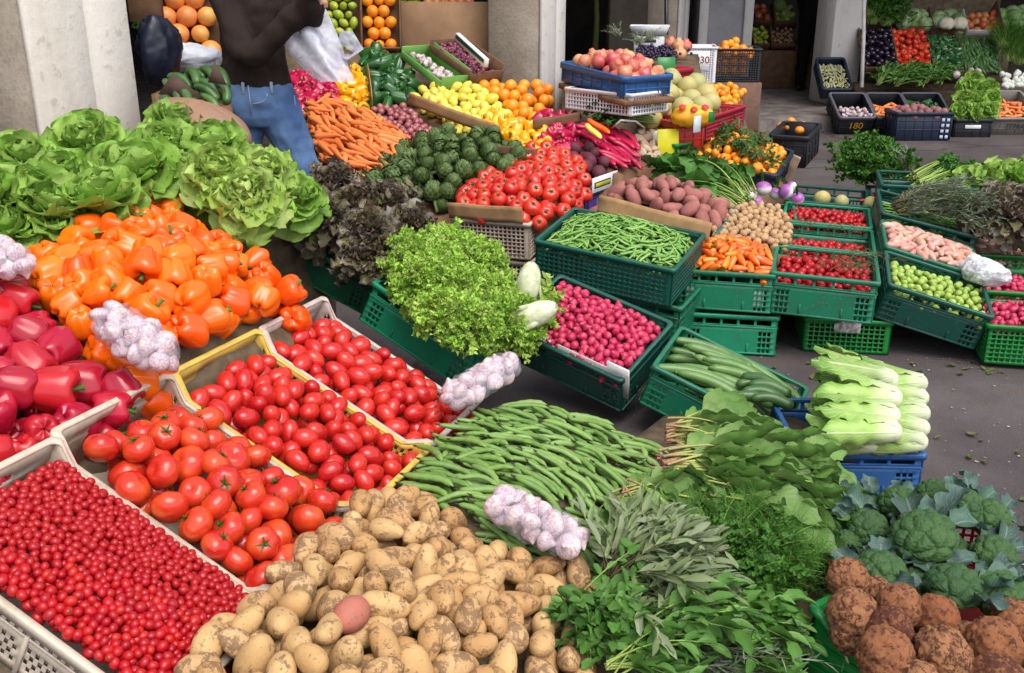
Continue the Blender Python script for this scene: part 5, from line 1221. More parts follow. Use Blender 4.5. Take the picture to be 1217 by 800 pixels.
# celeriac in the vivid green crate
c0, cb = A(968, 722, .27), A(983, 650, .27); ce = A(1110, 722, .255)
ex = ce - cb; ex /= np.linalg.norm(ex); ey = (cb - c0); Wc = np.linalg.norm(ey); ey = ey - ex * (ey @ ex); ey /= np.linalg.norm(ey); ez = np.cross(ex, ey)
XQ = (c0, np.stack([ex, ey, ez], 1))
k = ('x',)
def notch_crate():
    L, W, H, th = .56, Wc, .17, .007
    f = dip(L, .045, .16); f2 = dip(W, .0, .2)
    e = empty('notched_crate', (XQ[0], XQ[1], 1.0), 'vivid green crate with dipped sides holding the celeriac roots', 'crate')
    def w(l, ff):
        m = MB(); n = 28; xs = list(np.linspace(0, l, n + 1)); m.join(cellwall(xs, [-H, -H * .5, -.03, 0], [[1, 1, 1]] * n, th, lambda x, z: -H + (z + H) * (H + ff(x)) / H))
        for zz in (.45, .62, .8): m.join(bbox((.004, -.006, -H * zz - .004), (l - .004, .001, -H * zz + .004), .0015))
        for kx in range(1, 6): m.join(bbox((l * kx / 6 - .003, -.006, -H), (l * kx / 6 + .003, .001, -H * .45), .0015))
        return m.mesh('side_panel', P_vgreen, False)
    a, b = w(L, f), w(W, f2)
    put('side_panel', a, None, e); put('side_panel', a, ((L, W, 0), rotm(R(180)), 1.0), e); put('end_panel', b, ((L, 0, 0), rotm(R(90)), 1.0), e); put('end_panel', b, ((0, W, 0), rotm(R(-90)), 1.0), e)
    put('rim', rim_mesh(L, W, th, .010, .012, lambda p: f(min(max(p[0], 0), L)), .012).mesh('rim', P_vgreen, False), None, e); put('base', MB().join(bbox((0, 0, -H), (L, W, -H + .006), .001)).mesh('base', P_vgreen, False), None, e)
notch_crate()
z = Bulge(*XQ, .56, Wc, -.03, .05)
M_root = plain('celeriac_root_pale', (.52, .40, .24), .6)
CROOT = []
for i in range(5):
    m = MB(); gg = np.random.default_rng(i)
    for j in range(9):
        a = gg.random() * 6.28; m.join(tube([(.018 * math.cos(a), .018 * math.sin(a), -.055), (.028 * math.cos(a), .028 * math.sin(a), -.072), (.03 * math.cos(a + .4), .03 * math.sin(a + .4), -.09)], [.005, .004, .0015], 6))
    CROOT.append(m.mesh('root', M_root))
lc = 'knobbly reddish-brown celeriac root in the vivid green crate'
for i, (u, v, zz, s) in enumerate([(1008, 690, .30, .92), (1014, 730, .295, 1.05), (1040, 705, .27, .7), (1068, 722, .28, .95), (1056, 752, .285, .95), (1052, 778, .285, 1.08), (1113, 735, .26, 1.0), (1117, 782, .265, 1.15), (1180, 768, .24, 1.15), (1206, 742, .22, .95), (1180, 810, .24, 1.1), (1090, 815, .25, 1.0), (1008, 752, .26, .8), (1145, 765, .20, .9), (1240, 790, .2, 1.0)]):
    o = put('celeriac', CELER[i % 5], (A(u, v, zz), basis((g.normal() * .5, g.normal() * .4, 1), g.random() * 6.28), s * .81), None, lc, 'celeriac', 'celeriac roots in the vivid green crate')
    put('root', CROOT[i % 5], None, o)

# ================================================================== right group of green crates
def cr(u, v, z, yaw=-14, tilt=0, roll=0): return (A(u, v, z), rotm(R(yaw), R(tilt), R(roll)))
GW = 'green slotted plastic crates'
# column 1: snack peppers on two crates, small potatoes, turnips
X1 = (np.array([.703, 4.07, .372]), rotm(R(-13), 0, R(0)))
crate('green_crate', X1, 'green', .40, .44, .17, P_green, 'green crate of orange snack peppers on top of another crate', 'crate', GW)
X1b = (np.array([.735, 4.06, .182]), rotm(R(-9)))
crate('green_crate', X1b, 'green', .40, .44, .175, P_lgreen, 'bright green upside-down crate on the ground below the snack peppers', 'crate', GW)
put('foam_board', MB().join(bbox((0, 0, 0), (.33, .006, .10), .002)).mesh('foam_board', P_styro, False), (loc(X1, (.035, .010, -.150)), X1[1], 1.0), None, 'white foam lining behind the slots of the snack pepper crate', 'foam board')
z = Bulge(*X1, .40, .44, .0, .09)
it = pack(inner(X1, .40, .44), z, [(-.022, 0, 0), (.018, 0, 0)], [.0155, .0165], lie_pose(z, None, .5, .35), 51, 1.9, .8, 130, .9, 5, .12)
place(it, 'snack_pepper', SNACK, 'small orange snack pepper heaped on the double green crate', 'snack pepper', 'orange snack peppers', 11, ('stalk', SNSTEM), 1.0)
X1c = (loc(X1, (-.02, .50, .0)), X1[1]); crate('green_crate', X1c, 'green', .44, .44, .17, P_green, 'green crate heaped with small tan potatoes', 'crate', GW)
P_, z = heap([(836, 290, .40), (848, 262, .47), (885, 237, .51), (925, 241, .50), (944, 262, .45), (940, 290, .40), (890, 284, .42)])
plinth('display_bed', P_, z, .06, C_dark, 'bed under the tiny tan potatoes', bottom=.25)
place(pack(P_, z, *one(.0185), any_pose, 52, 1.7, .5, 290, .93, 4, .18, 80), 'small_potato', TANP, 'tiny tan potato in the heap behind the snack peppers', 'potato', 'tiny tan potatoes', 12)
X1d = (loc(X1, (.12, .98, .0)), X1[1]); crate('green_crate', X1d, 'green', .40, .42, .16, P_lgreen, 'green crate with white and purple turnips', 'crate', GW)
m = MB()
for j in range(5): m.join(leaf(.07, .016, 6, 3, [(0, .6), (.5, 1), (1, .3)], R(40), R(30 - 15 * j), .4, .1, 2, 700 + j), 0, ((0, 0, .028), az_el(j * 1.3, R(50)), 1.0))
TTOP = m.mesh('leaf_stub', M_celry)
for u, v, zz, s in ((890, 232, .47, 1), (907, 224, .48, 1.05), (934, 228, .46, 1.0), (948, 236, .44, .85), (922, 230, .44, .9), (899, 240, .43, .8), (940, 222, .43, .8)):
    o = put('turnip', TURN[int(g.integers(2))], (A(u, v, zz), basis((g.normal() * .7, g.normal() * .5, 1), g.random() * 6), s), None, 'white and purple turnip with cut leaf stubs', 'turnip', 'turnips behind the tan potatoes'); put('leaf_stub', TTOP, None, o)
# column 2: four crates of small tomatoes one behind another
X2a = (np.array([1.085, 3.99, .385]), rotm(R(-17), 0, R(1.5)))
crate('green_crate', X2a, 'green', .42, .44, .18, P_green, 'front green crate of small tomatoes on the vine', 'crate', GW)
X2l = (np.array([1.27, 4.07, .155]), rotm(R(-9))); crate('green_crate', X2l, 'grid', .36, .36, .15, P_vgreen, 'vivid green mesh crate with a paper label, on the ground under the small tomatoes', 'crate', GW)
put('paper_label', MB().join(bbox((0, -.004, 0), (.11, -.002, .05), .0005)).mesh('paper_label', plain('printed_paper', (.55, .50, .48), .7, .5, 60), False), (loc(X2l, (.12, -.006, -.055)), X2l[1], 1.0), None, 'small faded paper label on the low mesh crate', 'label')
lab2 = ['shiny small tomato in the front crate of the tomato column', 'small tomato in the second crate of the tomato column', 'small round red tomato in the third crate of the tomato column']
X2 = [X2a]
for k in range(3):
    X = (loc(X2a, (.0, .475 * (k + 1), .005 * k)), X2a[1]); X2.append(X)
    crate('green_crate', X, 'green', .42, .44, .17, [P_green, P_lgreen, P_dgreen][k], ['second green crate of small tomatoes behind the front one', 'third green crate holding round red tomatoes', 'rear dark green crate with yellow gourds and red chillies'][k], 'crate', GW)
for k, (bs, bu, n_) in enumerate(((-.045, .05, 150), (-.075, .03, 110), (-.03, .04, 120))):
    z = Bulge(*X2[k], .42, .44, bs, bu)
    place(pack(inner(X2[k], .42, .44), z, *one(.0195), any_pose, 53 + k, 1.7, .5, n_ + 60, .95, 4, .15, 60), ['vine_tomato', 'small_tomato', 'salad_tomato'][k], BABY, lab2[k], 'tomato', lab2[k].replace('shiny ', '') + 's', 13 + k)
def vine(seed):
    m = MB(); gg = np.random.default_rng(seed)
    for j in range(26):
        a = gg.random() * 6.28; p = np.array([gg.normal() * .05, gg.normal() * .035, .01 + .012 * gg.random()]); d = np.array([math.cos(a), math.sin(a), .2 * gg.normal()]) * .035
        m.join(tube([p, p + d * .5 + [0, 0, .01], p + d], [.0016, .0013, .0008], 4, False))
    return m.mesh('tomato_vine', M_stalkd)
VN = [vine(i) for i in range(2)]
for u, v, zz in ((1000, 313, .39), (1020, 305, .40), (1028, 322, .38), (985, 320, .38), (1012, 322, .385), (1000, 275, .40), (955, 268, .41), (1035, 310, .40)):
    put('tomato_vine', VN[int(g.integers(2))], (A(u, v, zz), basis((0, -.1, 1), g.random() * 6), 1.0), None, 'dry brown tomato vine tangled among the small tomatoes', 'tomato vine', 'dry vines on the small tomatoes')
for u, v, s in ((977, 236, 1.0), (1000, 240, .9), (1035, 243, 1.0)):
    put('gourd', MELON[0], (A(u, v, .38), basis((0, 0, 1), u), .62 * s), None, 'pale yellow gourd low in the rear crate', 'gourd', 'yellow gourds in the rear crate')
for i in range(5): put('chilli', LONGP[i % 3], (A(1030 + 4 * i, 238 - 2 * i, .40), basis((0, 0, 1), .5 + .1 * i), .55), None, 'thin dark red chilli in the rear crate', 'chilli', 'red chillies in the rear crate')
# herbs on top of column 2
for i, (a, b, s, k) in enumerate([((1048, 208, 0.34), (976, 218, 0.34), 1.34, 0), ((1068, 218, 0.32), (996, 228, 0.32), 1.43, 1), ((1038, 198, 0.36), (966, 211, 0.36), 1.34, 0), ((1058, 208, 0.35), (986, 203, 0.38), 1.34, 1), ((1073, 213, 0.33), (1016, 223, 0.33), 1.25, 0), ((1048, 195, 0.38), (986, 199, 0.38), 1.25, 0), ((1028, 203, 0.36), (971, 225, 0.34), 1.34, 1), ((1063, 203, 0.36), (1006, 213, 0.36), 1.34, 0), ((1068, 221, 0.31), (1021, 229, 0.31), 1.25, 1), ((1038, 216, 0.34), (971, 226, 0.33), 1.34, 0), ((1063, 220, 0.34), (996, 209, 0.36), 1.34, 1), ((1078, 209, 0.34), (1026, 200, 0.36), 1.29, 0)]):
    lay('parsley_bunch', B_pars[k], A(*a), A(*b), 'big feathery herb bunch piled on the back of the crates near the road', 'herb', 'feathery herbs near the road', s)
for a, b in (((1085, 212, .40), (1030, 192, .43)), ((1088, 216, .38), (1050, 190, .43))):
    lay('rosemary_bunch', B_rose[0], A(*a), A(*b), 'bluish rosemary bunch on top of the feathery herbs', 'rosemary', 'rosemary on the feathery herbs', 1.15)
# column 3: sprouts, shallots, runner beans
X3 = (np.array([1.58, 3.98, .335]), rotm(R(-15.4), R(10), R(15.6)))
crate('green_crate', X3, 'green', .43, .33, .17, P_dgreen, 'dark green crate of brussels sprouts tipped down on one side', 'crate', GW)
z = Bulge(*X3, .43, .33, -.03, .03)
place(pack(inner(X3, .43, .33), z, *one(.0185), any_pose, 61, 1.8, .5, 200, .94, 4, .16, 70), 'brussels_sprout', BRUS, 'small pale green brussels sprout in the tipped crate', 'brussels sprout', 'brussels sprouts', 16)
X3b = (loc(X3, (.0, .36, .01)), rotm(R(-15.4), R(6), R(15))); crate('green_crate', X3b, 'green', .43, .36, .16, P_green, 'green crate of pink shallots behind the sprouts', 'crate', GW)
z = Bulge(*X3b, .43, .36, .0, .04)
place(pack(inner(X3b, .43, .36), z, [(-.015, 0, 0), (.015, 0, 0)], [.018, .016], lie_pose(z, None, .5, .3), 62, 1.8, .6, 110, .93, 5, .18), 'shallot', SHAL, 'pink shallot in the crate behind the sprouts', 'shallot', 'shallots behind the sprouts', 17)
X3c = (loc(X3b, (.0, .42, .02)), rotm(R(-15.4), R(4), R(12))); crate('green_crate', X3c, 'green', .45, .42, .17, P_dgreen, 'dark green crate with runner beans under the rosemary', 'crate', GW)
z = Bulge(*X3c, .45, .42, -.04, .03)
place(pack(inner(X3c, .45, .42), z, [(-.03, 0, 0), (0, .004, 0), (.03, 0, 0)], [.006] * 3, flat_pose(z, R(-30), .5, .2), 63, 3, 1.5, 110, .85, 4, .2), 'runner_bean', PEA, 'yellow-green runner bean under the rosemary', 'bean', 'runner beans under the rosemary', 18)
for i, (a, b, s, k) in enumerate([((1062, 250, .48), (1150, 250, .46), 1.4, 0), ((1072, 246, .48), (1160, 262, .44), 1.4, 1), ((1085, 244, .48), (1166, 275, .42), 1.3, 0), ((1070, 240, .49), (1150, 240, .48), 1.3, 1), ((1090, 240, .48), (1165, 268, .43), 1.3, 0), ((1066, 255, .46), (1140, 262, .44), 1.3, 1)]):
    lay('rosemary_bunch', B_rose[k], A(*a), A(*b), 'long silvery rosemary branches over the runner beans', 'rosemary', 'silvery rosemary over the beans', s)
X3d = (loc(X3c, (.02, .46, .02)), rotm(R(-15.4))); crate('green_crate', X3d, 'green', .45, .42, .17, P_dgreen, 'dark green crate under the leafy celery near the road', 'crate', GW)
for i, (a, b, s, k) in enumerate([((1090, 225, .48), (1150, 210, .50), 1.2, 0), ((1085, 218, .48), (1140, 205, .50), 1.2, 1), ((1100, 232, .46), (1160, 222, .47), 1.1, 0), ((1140, 232, .46), (1190, 215, .50), 1.0, 1)]):
    lay('celery_bunch', B_cel[k], A(*a), A(*b), 'pale-stalked celery bunch by the road', 'celery', 'celery bunches by the road', s)
# column 4
X4 = (A(1175, 386, .19), rotm(R(-12))); crate('green_crate', X4, 'grid', .42, .36, .17, P_vgreen, 'vivid green mesh crate of pink radishes standing on the ground at the edge', 'crate', GW)
z = Bulge(*X4, .42, .36, -.01, .04)
place(pack(inner(X4, .42, .36), z, *one(.0165), any_pose, 64, 1.7, .5, 150, .95, 4, .15, 60), 'pink_radish', RADI, 'pink radish in the vivid green crate on the ground', 'radish', 'radishes in the vivid green crate', 19)
X4b = (loc(X4, (-.02, .40, .03)), X4[1]); crate('green_crate', X4b, 'grid', .44, .40, .17, P_vgreen, 'vivid green mesh crate of dark red radishes behind the pink ones', 'crate', GW)
z = Bulge(*X4b, .44, .40, -.02, .03)
place(pack(inner(X4b, .44, .40), z, *one(.0165), any_pose, 65, 1.7, .5, 130, .95, 4, .15, 60), 'red_radish', RADI, 'red radish in the second vivid green crate behind the pink ones', 'radish', 'radishes in the second vivid green crate', 20)
X4c = (loc(X4b, (-.06, .46, .05)), X4[1]); crate('green_crate', X4c, 'grid', .46, .40, .17, P_vgreen, 'vivid green mesh crate of brown shallots', 'crate', GW)
z = Bulge(*X4c, .46, .40, -.02, .03)
place(pack(inner(X4c, .46, .40), z, [(-.015, 0, 0), (.015, 0, 0)], [.018, .016], lie_pose(z, None, .5, .3), 66, 1.7, .5, 90, .93, 4, .18), 'shallot', SHAL, 'brownish shallot in the mesh crate behind the plastic bag', 'shallot', 'shallots behind the plastic bag', 21)
X4d = (loc(X4c, (-.06, .46, .05)), X4[1]); crate('green_crate', X4d, 'green', .46, .40, .17, P_vgreen, 'green crate of pale ginger roots at the back', 'crate', GW)
M_ging = soil('ginger_skin', [(.50, .36, .26), (.56, .42, .30)], (.34, .22, .15), .5, 30)
GING = [me1('ginger_root', blob(.05, .026, .026, .22, 3.2, 800 + i, 18, 12, .1), M_ging) for i in range(3)]
z = Bulge(*X4d, .46, .40, -.01, .05)
place(pack(inner(X4d, .46, .40), z, [(-.02, 0, 0), (.02, 0, 0)], [.024, .024], any_pose, 67, 1.5, .5, 60, .93, 4, .2), 'ginger_root', GING, 'knobbly pale ginger root in the back crate', 'ginger', 'ginger roots in the back crate', 22)
for i, (u, v, zz, s) in enumerate([(1180, 250, .48, .8), (1212, 248, .48, .8), (1196, 262, .45, .8), (1168, 258, .46, .7), (1225, 266, .44, .8), (1190, 240, .50, .7)]):
    put('red_lettuce', REDL[i % 3], (A(u, v, zz), basis((g.normal() * .2, -.3, 1), g.random() * 6), s), None, 'dark red frilly lettuce at the back of the crates by the road', 'lettuce', 'dark lettuces by the road')
for i, (u, v, zz, s) in enumerate([(1175, 226, .49, .85), (1192, 218, .51, .9), (1212, 226, .50, .9), (1160, 230, .47, .8), (1150, 222, .49, .75), (1222, 216, .52, .9)]):
    put('lettuce', LET[i % 4], (A(u, v, zz), basis((g.normal() * .2, -.3, 1), g.random() * 6), s), None, 'light green lettuce at the back of the crates by the road', 'lettuce', 'light lettuces by the road')
X4e = (loc(X4d, (-.1, .46, .0)), X4[1]); crate('green_crate', X4e, 'green', .60, .45, .17, P_dgreen, 'dark green crate under the lettuces by the road', 'crate', GW)
# crumpled white bag
def crumpled(name, p, a, r, seed, mat, label, cat, rot=None):
    V, F, T, P = sph(40, 28); V = V * (1 + lowfreq(V, .10, 3, seed) + lowfreq(V, .05, 9, seed + 1) + .03 * np.random.default_rng(seed).normal(size=len(V)))[:, None] * r
    neck = V[:, 0] < -r[0] * .55; V[neck, 1:] *= .45
    return put(name, MB().join(ztrip(V, F)).mesh(name, mat), (p, rotm(a) if rot is None else rot, 1.0), None, label, cat)
M_bagw = film('white_bag_film', (.86, .87, .92), .95, .3)
crumpled('plastic_bag', A(1168, 322, .33), R(-50), np.array([.125, .075, .06]), 31, M_bagw, 'crumpled white plastic bag lying between the shallots and the radishes', 'plastic bag')
# ================================================================== middle stall
Y20 = rotm(R(-20))
def slope(yaw, tilt, roll=0): return rotm(R(yaw), R(tilt), R(roll))
def MA(u, v, e=0.0): return A(*mid([(u, v, e)])[0])
# big tomatoes arranged on the white crate
XF = (np.array([-.296, 4.86, .41]), rotm(R(-19.6), R(6)))
crate('white_crate', XF, 'grid', .40, .60, .19, P_white, 'white plastic crate with a cardboard front under the stacked ribbed tomatoes', 'crate')
XF2 = (np.array([-.29, 4.9, .205]), rotm(R(-19.6)))
crate('white_crate', XF2, 'grid', .40, .60, .20, P_white, 'dirty white crate hidden low under the stacked ribbed tomatoes', 'crate')
card('cardboard_flap', (loc(XF, (-.01, -.016, .003)), XF[1] @ rotm(0, R(8))), (.385, .085), C_card, 'brown cardboard strip holding back the stacked tomatoes')
PTF = mid([(538, 241), (547, 222), (576, 200), (605, 180), (643, 162), (684, 176), (708, 208), (702, 226), (676, 243), (636, 258), (560, 247)], .03)
P_, zf_ = heap(PTF, mid([(600, 222), (642, 198), (662, 222)], .07))
M_rib = produce('ribbed_tomato_skin', [(.60, .022, .016), (.64, .04, .018), (.55, .016, .014)], (.66, .08, .03), 12, .3, .2, .5, .2)
RIBT = [me1('ribbed_tomato', tomato_v(60 + i, .043, .82, .05), M_rib) for i in range(4)]
# rows of tomatoes, stem outward
def face_pose(d, sp):
    def f(g, xy):
        n = np.array(d) + g.normal(size=3) * sp; n /= np.linalg.norm(n); return basis(n, g.random() * 6.28)
    return f
place(pack(P_, zf_, *one(.040), face_pose((.25, -.75, .75), .3), 71, 1.6, .4, 150, .92, 6, .1, inset=.03), 'ribbed_tomato', RIBT, 'ribbed red tomato stacked stem outward on the white crate', 'tomato', 'ribbed tomatoes on the white crate', 23, ('calyx', [calyx(.043, .027, 5, 500 + 10 * i).mesh('calyx', M_calyx) for i in range(4)]), 1.0)
plinth('display_bed', P_, zf_, .09, C_dark, 'dark cardboard bed under the stacked ribbed tomatoes', bottom=.25, grow=-.10)
# artichokes
XA = (MA(452, 232), None)
c1 = MA(531, 234); XA = (XA[0], rotm(math.atan2((c1 - XA[0])[1], (c1 - XA[0])[0]), R(10)))
crate('teal_crate', XA, 'grid', np.linalg.norm(c1 - XA[0]) + .02, .50, .17, P_bgreen, 'greyish teal mesh crate under the artichokes', 'crate')
PA = mid([(436, 222), (432, 205), (448, 186), (475, 168), (530, 150), (590, 150), (616, 165), (622, 190), (575, 205), (530, 228), (480, 232)], 0.04)
P_, za = heap(PA, mid([(500, 195), (560, 180)], .07))
plinth('display_bed', P_, za, .13, C_dark, 'dark bed under the heap of artichokes')
place(pack(P_, za, *one(.052), face_pose((.1, -.5, .7), .55), 72, 1.5, .5, 110, .92, 6, .14, inset=.015), 'artichoke', ART, 'round dark green artichoke in the heap beside the stacked tomatoes', 'artichoke', 'artichokes in the heap', 24)
# carrots
PC = mid([(362, 122), (372, 160), (384, 190), (402, 208), (432, 212), (470, 190), (490, 166), (462, 145), (430, 125), (392, 112)], 0.04)
P_, zcr = heap(PC, mid([(425, 165)], .07))
plinth('display_bed', P_, zcr, .09, C_dark, 'dark bed under the heap of carrots')
yc = math.atan2(*(MA(480, 190) - MA(400, 140))[[1, 0]])
it = pack(P_, zcr, [(-.065, 0, 0), (-.02, 0, 0), (.025, 0, 0), (.065, 0, 0)], [.0165, .015, .012, .008], lie_pose(zcr, yc, .38, .12), 73, 2.6, 1.2, 190, .85, 6, .18, inset=.01)
place(it, 'carrot', CARROT, 'bright orange carrot in the heap by the person in jeans', 'carrot', 'carrots in the heap', 25, ('stalk_end', CTOP), 1.0)
def bulk(zone, extra, base, off, mat, bedlabel, seed, name, meshes, label, cat, group, offs=None, rad=None, pose=any_pose, n=90, part=None, layers=1.5, depth=None, k=.93, tol=.5, sv=.12, bed=True, inset=None, pp=1.0, raw=False, up=.02):
    P_, z = heap(zone if raw else mid([q[:2] for q in zone], up), extra)
    if bed: plinth('display_bed', P_, z, depth or (max(np.atleast_1d(rad)) * 2.6), mat, bedlabel)
    it = pack(P_, z, offs if offs is not None else [(0, 0, 0)], rad, pose if not callable(pose) or pose is any_pose else pose, seed, layers, tol, n, k, 5, sv, 100, inset=inset)
    return place(it, name, meshes, label, cat, group, seed, part, pp)
bulk([(424, 138, .88), (446, 120, .93), (484, 121, .93), (520, 156, .82), (512, 172, .78), (490, 166, .79)], (), 0, 0, C_dark, 'bed under the small red onions', 74, 'small_onion', ONION, 'small purple-red onion between carrots and lemons', 'onion', 'small red onions by the carrots', None, [.023], n=120)
bulk([(345, 78, 1.10), (398, 88, 1.05), (404, 118, .95), (366, 124, .93), (345, 124, .93)], (), 0, 0, C_dark, 'bed under the magenta peppers', 75, 'magenta_pepper', MPEP, 'magenta pepper behind the person holding the bag', 'bell pepper', 'magenta peppers behind the person', None, [.036], n=50, part=('stalk', MSTEM))
bulk([(396, 92, 1.04), (408, 76, 1.09), (428, 72, 1.10), (438, 108, .98), (436, 120, .95), (408, 122, .94)], (), 0, 0, C_dark, 'bed under the small yellow peppers', 76, 'yellow_pepper', YPEP, 'yellow pepper lined up under the white plastic bag', 'bell pepper', 'yellow peppers under the plastic bag', None, [.036], n=40, part=('stalk', YSTEM))
bulk([(424, 60, 1.14), (445, 48, 1.17), (470, 62, 1.12), (500, 88, 1.03), (490, 108, .97), (462, 120, .95), (440, 116, .97)], (), 0, 0, C_dark, 'bed under the big green peppers', 77, 'green_pepper', GPEP, 'long dark green pepper in the heap above the lemons', 'bell pepper', 'green peppers above the lemons', [(0, 0, -.02), (0, 0, .02)], [.034, .034], n=60, part=('stalk', GSTEM))
bulk([(488, 112, .95), (500, 98, .99), (560, 95, 1.0), (600, 112, .95), (612, 138, .88), (585, 150, .83), (545, 148, .84)], (), 0, 0, C_dark, 'bed under the lemons', 78, 'lemon', LEM, 'pale yellow lemon in the heap beside the oranges', 'lemon', 'lemons in the heap', None, [.034], n=90)
bulk([(560, 98, 1.0), (598, 88, 1.03), (655, 95, 1.0), (664, 116, .94), (640, 140, .87), (612, 140, .88), (600, 115, .95)], (), 0, 0, C_dark, 'bed under the oranges', 79, 'orange', ORA, 'bright orange fruit in the heap in front of the concrete pillar', 'orange', 'oranges in front of the pillar', None, [.041], n=70)
bulk([(562, 140, .87), (585, 122, .92), (614, 140, .87), (652, 145, .85), (660, 168, .80), (640, 180, .76), (612, 172, .79), (590, 158, .83)], (), 0, 0, C_dark, 'bed under the yellow peppers', 80, 'yellow_pepper', YPEP, 'bright yellow pepper between lemons and stacked tomatoes', 'bell pepper', 'yellow peppers behind the tomatoes', None, [.038], n=50, part=('stalk', YSTEM))
bulk([(634, 128, .90), (684, 128, .90), (690, 158, .82), (672, 178, .77), (646, 168, .80)], (), 0, 0, C_dark, 'bed under the magenta peppers in the dark box', 81, 'magenta_pepper', MPEP, 'magenta pepper in the dark box behind the tomatoes', 'bell pepper', 'magenta peppers in the dark box', None, [.036], n=40, part=('stalk', MSTEM))
bulk([(666, 186, .72), (672, 168, .76), (700, 166, .76), (728, 178, .72), (732, 198, .68), (706, 206, .64), (686, 204, .66)], (), 0, 0, C_dark, 'bed under the beetroots', 82, 'beetroot', BEET, 'dark purple beetroot behind the stacked tomatoes', 'beetroot', 'beetroots behind the tomatoes', None, [.042], n=34)
yl = math.atan2(*(MA(750, 184) - MA(690, 150))[[1, 0]])
P_, zl2 = heap(mid([(680, 160), (700, 142), (735, 148), (760, 172), (758, 192), (730, 192), (705, 168)], .03))
plinth('display_bed', P_, zl2, .07, C_dark, 'bed under the long crimson peppers')
place(pack(P_, zl2, [(-.06, 0, 0), (0, .01, 0), (.06, 0, 0)], [.018] * 3, flat_pose(zl2, yl, .3, .15), 83, 2.2, 1.2, 40, .85, 6, .15, inset=.01), 'long_red_pepper', LONGP, 'long crimson pepper beside the beetroots', 'pepper', 'long crimson peppers', 26)
for p, yw, c, lb in ((MA(712, 150, .07), yl, M_opep, 'single long orange pepper lying on the crimson ones'), (MA(705, 156, .07), yl - .3, M_lem, 'single long pale yellow pepper lying on the crimson ones')):
    put('long_pepper', pod(int(yw * 100) + 260, .17, .020, 12, .05, 0, .8, 10).mesh('long_pepper', c), (p, basis((.2, -.4, 1), yw), 1.0), None, lb, 'pepper')
# white label box at the beetroots
c0, c1 = MA(699, 222), MA(731, 196); XV = (c0, rotm(dirto(c0, c1)))
crate('violet_crate', (c0 - [0, 0, .02], XV[1]), 'tub', np.linalg.norm(c1 - c0) + .02, .30, .17, P_violet, 'violet plastic crate with a white and yellow label below the beetroots', 'crate')
e = put('paper_label', MB().join(bbox((0, -.026, -.035), (np.linalg.norm(c1 - c0) - .02, -.021, .045), .001)).mesh('paper_label', plain('label_white', (.74, .74, .76), .6, .05), False), (c0, XV[1], 1.0), None, 'white paper label with a dark-edged yellow stripe on the violet crate', 'label')
put('stripe', MB().join(bbox((.02, -.029, -.012), (.20, -.0265, .020), .0005)).mesh('stripe', plain('label_dark', (.02, .02, .03), .6), False), None, e)
put('stripe', MB().join(bbox((.028, -.031, -.006), (.192, -.0295, .014), .0005)).mesh('stripe', plain('label_yellow', (.45, .42, .03), .6), False), None, e)
# dark cardboard dividers
for a, b, hh, lb in (((484, 120, .94), (592, 160, .81), .07, 'brown cardboard divider between the onions and the lemons'), ((436, 84, 1.02), (442, 124, .92), .07, 'brown cardboard divider beside the yellow peppers'), ((634, 150, .84), (690, 142, .86), .06, 'dark cardboard edge in front of the magenta peppers'), ((532, 172, .76), (636, 184, .74), .05, 'dark cardboard edge behind the artichokes')):
    p, q = MA(*a[:2], .03), MA(*b[:2], .03); d = q - p; L = np.linalg.norm(d); x = d / L; y = np.cross([0, 0, 1.], x); y /= np.linalg.norm(y); rot = np.stack([x, y, np.cross(x, y)], 1)
    card('cardboard_divider', (p - [0, 0, .02], rot), (L, hh), C_card if 'dark' not in lb else C_dark, lb)
# stall skirt so that nothing hangs in the air
P_, zs_ = heap(mid([(345, 130), (340, 40), (440, 45), (600, 80), (680, 110), (760, 150), (735, 210), (640, 250), (530, 240), (430, 225), (380, 200)], -.02))
plinth('display_bench', P_, zs_, .16, C_wood, 'dark stepped bench under the middle of the stall')

# green leafy vegetables, black greens, celery with white roots
for i, (a, b, s, k) in enumerate([((888, 242, .44), (825, 218, .46), 1.0, 0), ((880, 247, .43), (805, 228, .45), 1.0, 1), ((870, 236, .45), (775, 212, .48), 1.0, 0), ((850, 230, .46), (760, 202, .50), 1.0, 1), ((835, 222, .46), (748, 214, .48), .9, 0)]):
    lay('leafy_greens', B_leek[k], A(*a), A(*b), 'bunch of dark glossy leafy greens behind the pink potatoes', 'greens', 'leafy greens behind the pink potatoes', s)
for i, (a, b, s, k) in enumerate([((815, 206, .45), (870, 202, .46), .9, 0), ((840, 214, .43), (900, 214, .43), .95, 1), ((800, 196, .48), (850, 194, .48), .9, 1), ((835, 210, .44), (890, 220, .42), .9, 0), ((865, 214, .42), (915, 222, .41), .8, 1), ((820, 200, .46), (860, 206, .46), .8, 1)]):
    lay('dark_greens', B_dark[k], A(*a), A(*b), 'bunch of wilted blackish greens in front of the clementines', 'greens', 'blackish greens by the clementines', s * .78)
P_, zq = heap([(745, 200, .50), (800, 180, .52), (925, 205, .42), (935, 225, .38), (880, 250, .38), (800, 230, .45)])
plinth('display_bed', P_, zq, .01, C_dark, 'dark bed under the leafy greens')
for i, (a, b, s, k) in enumerate([((770, 140, .84), (690, 138, .84), 1.15, 0), ((772, 132, .86), (700, 130, .86), 1.15, 1), ((775, 148, .82), (700, 146, .82), 1.1, 0)]):
    lay('celery_bunch', B_cel[k], MA(*a[:2], .05), MA(*b[:2], .05), 'long green stalk bunch with white bulbs above the crimson peppers', 'spring onion', 'stalk bunches with white bulbs', s)
M_wbulb = produce('white_bulb_skin', [(.80, .80, .76), (.76, .78, .70)], (.62, .68, .46), 20, .3, .4)
WB = [me1('white_bulb', onion_v(20 + i, .030), M_wbulb) for i in range(2)]
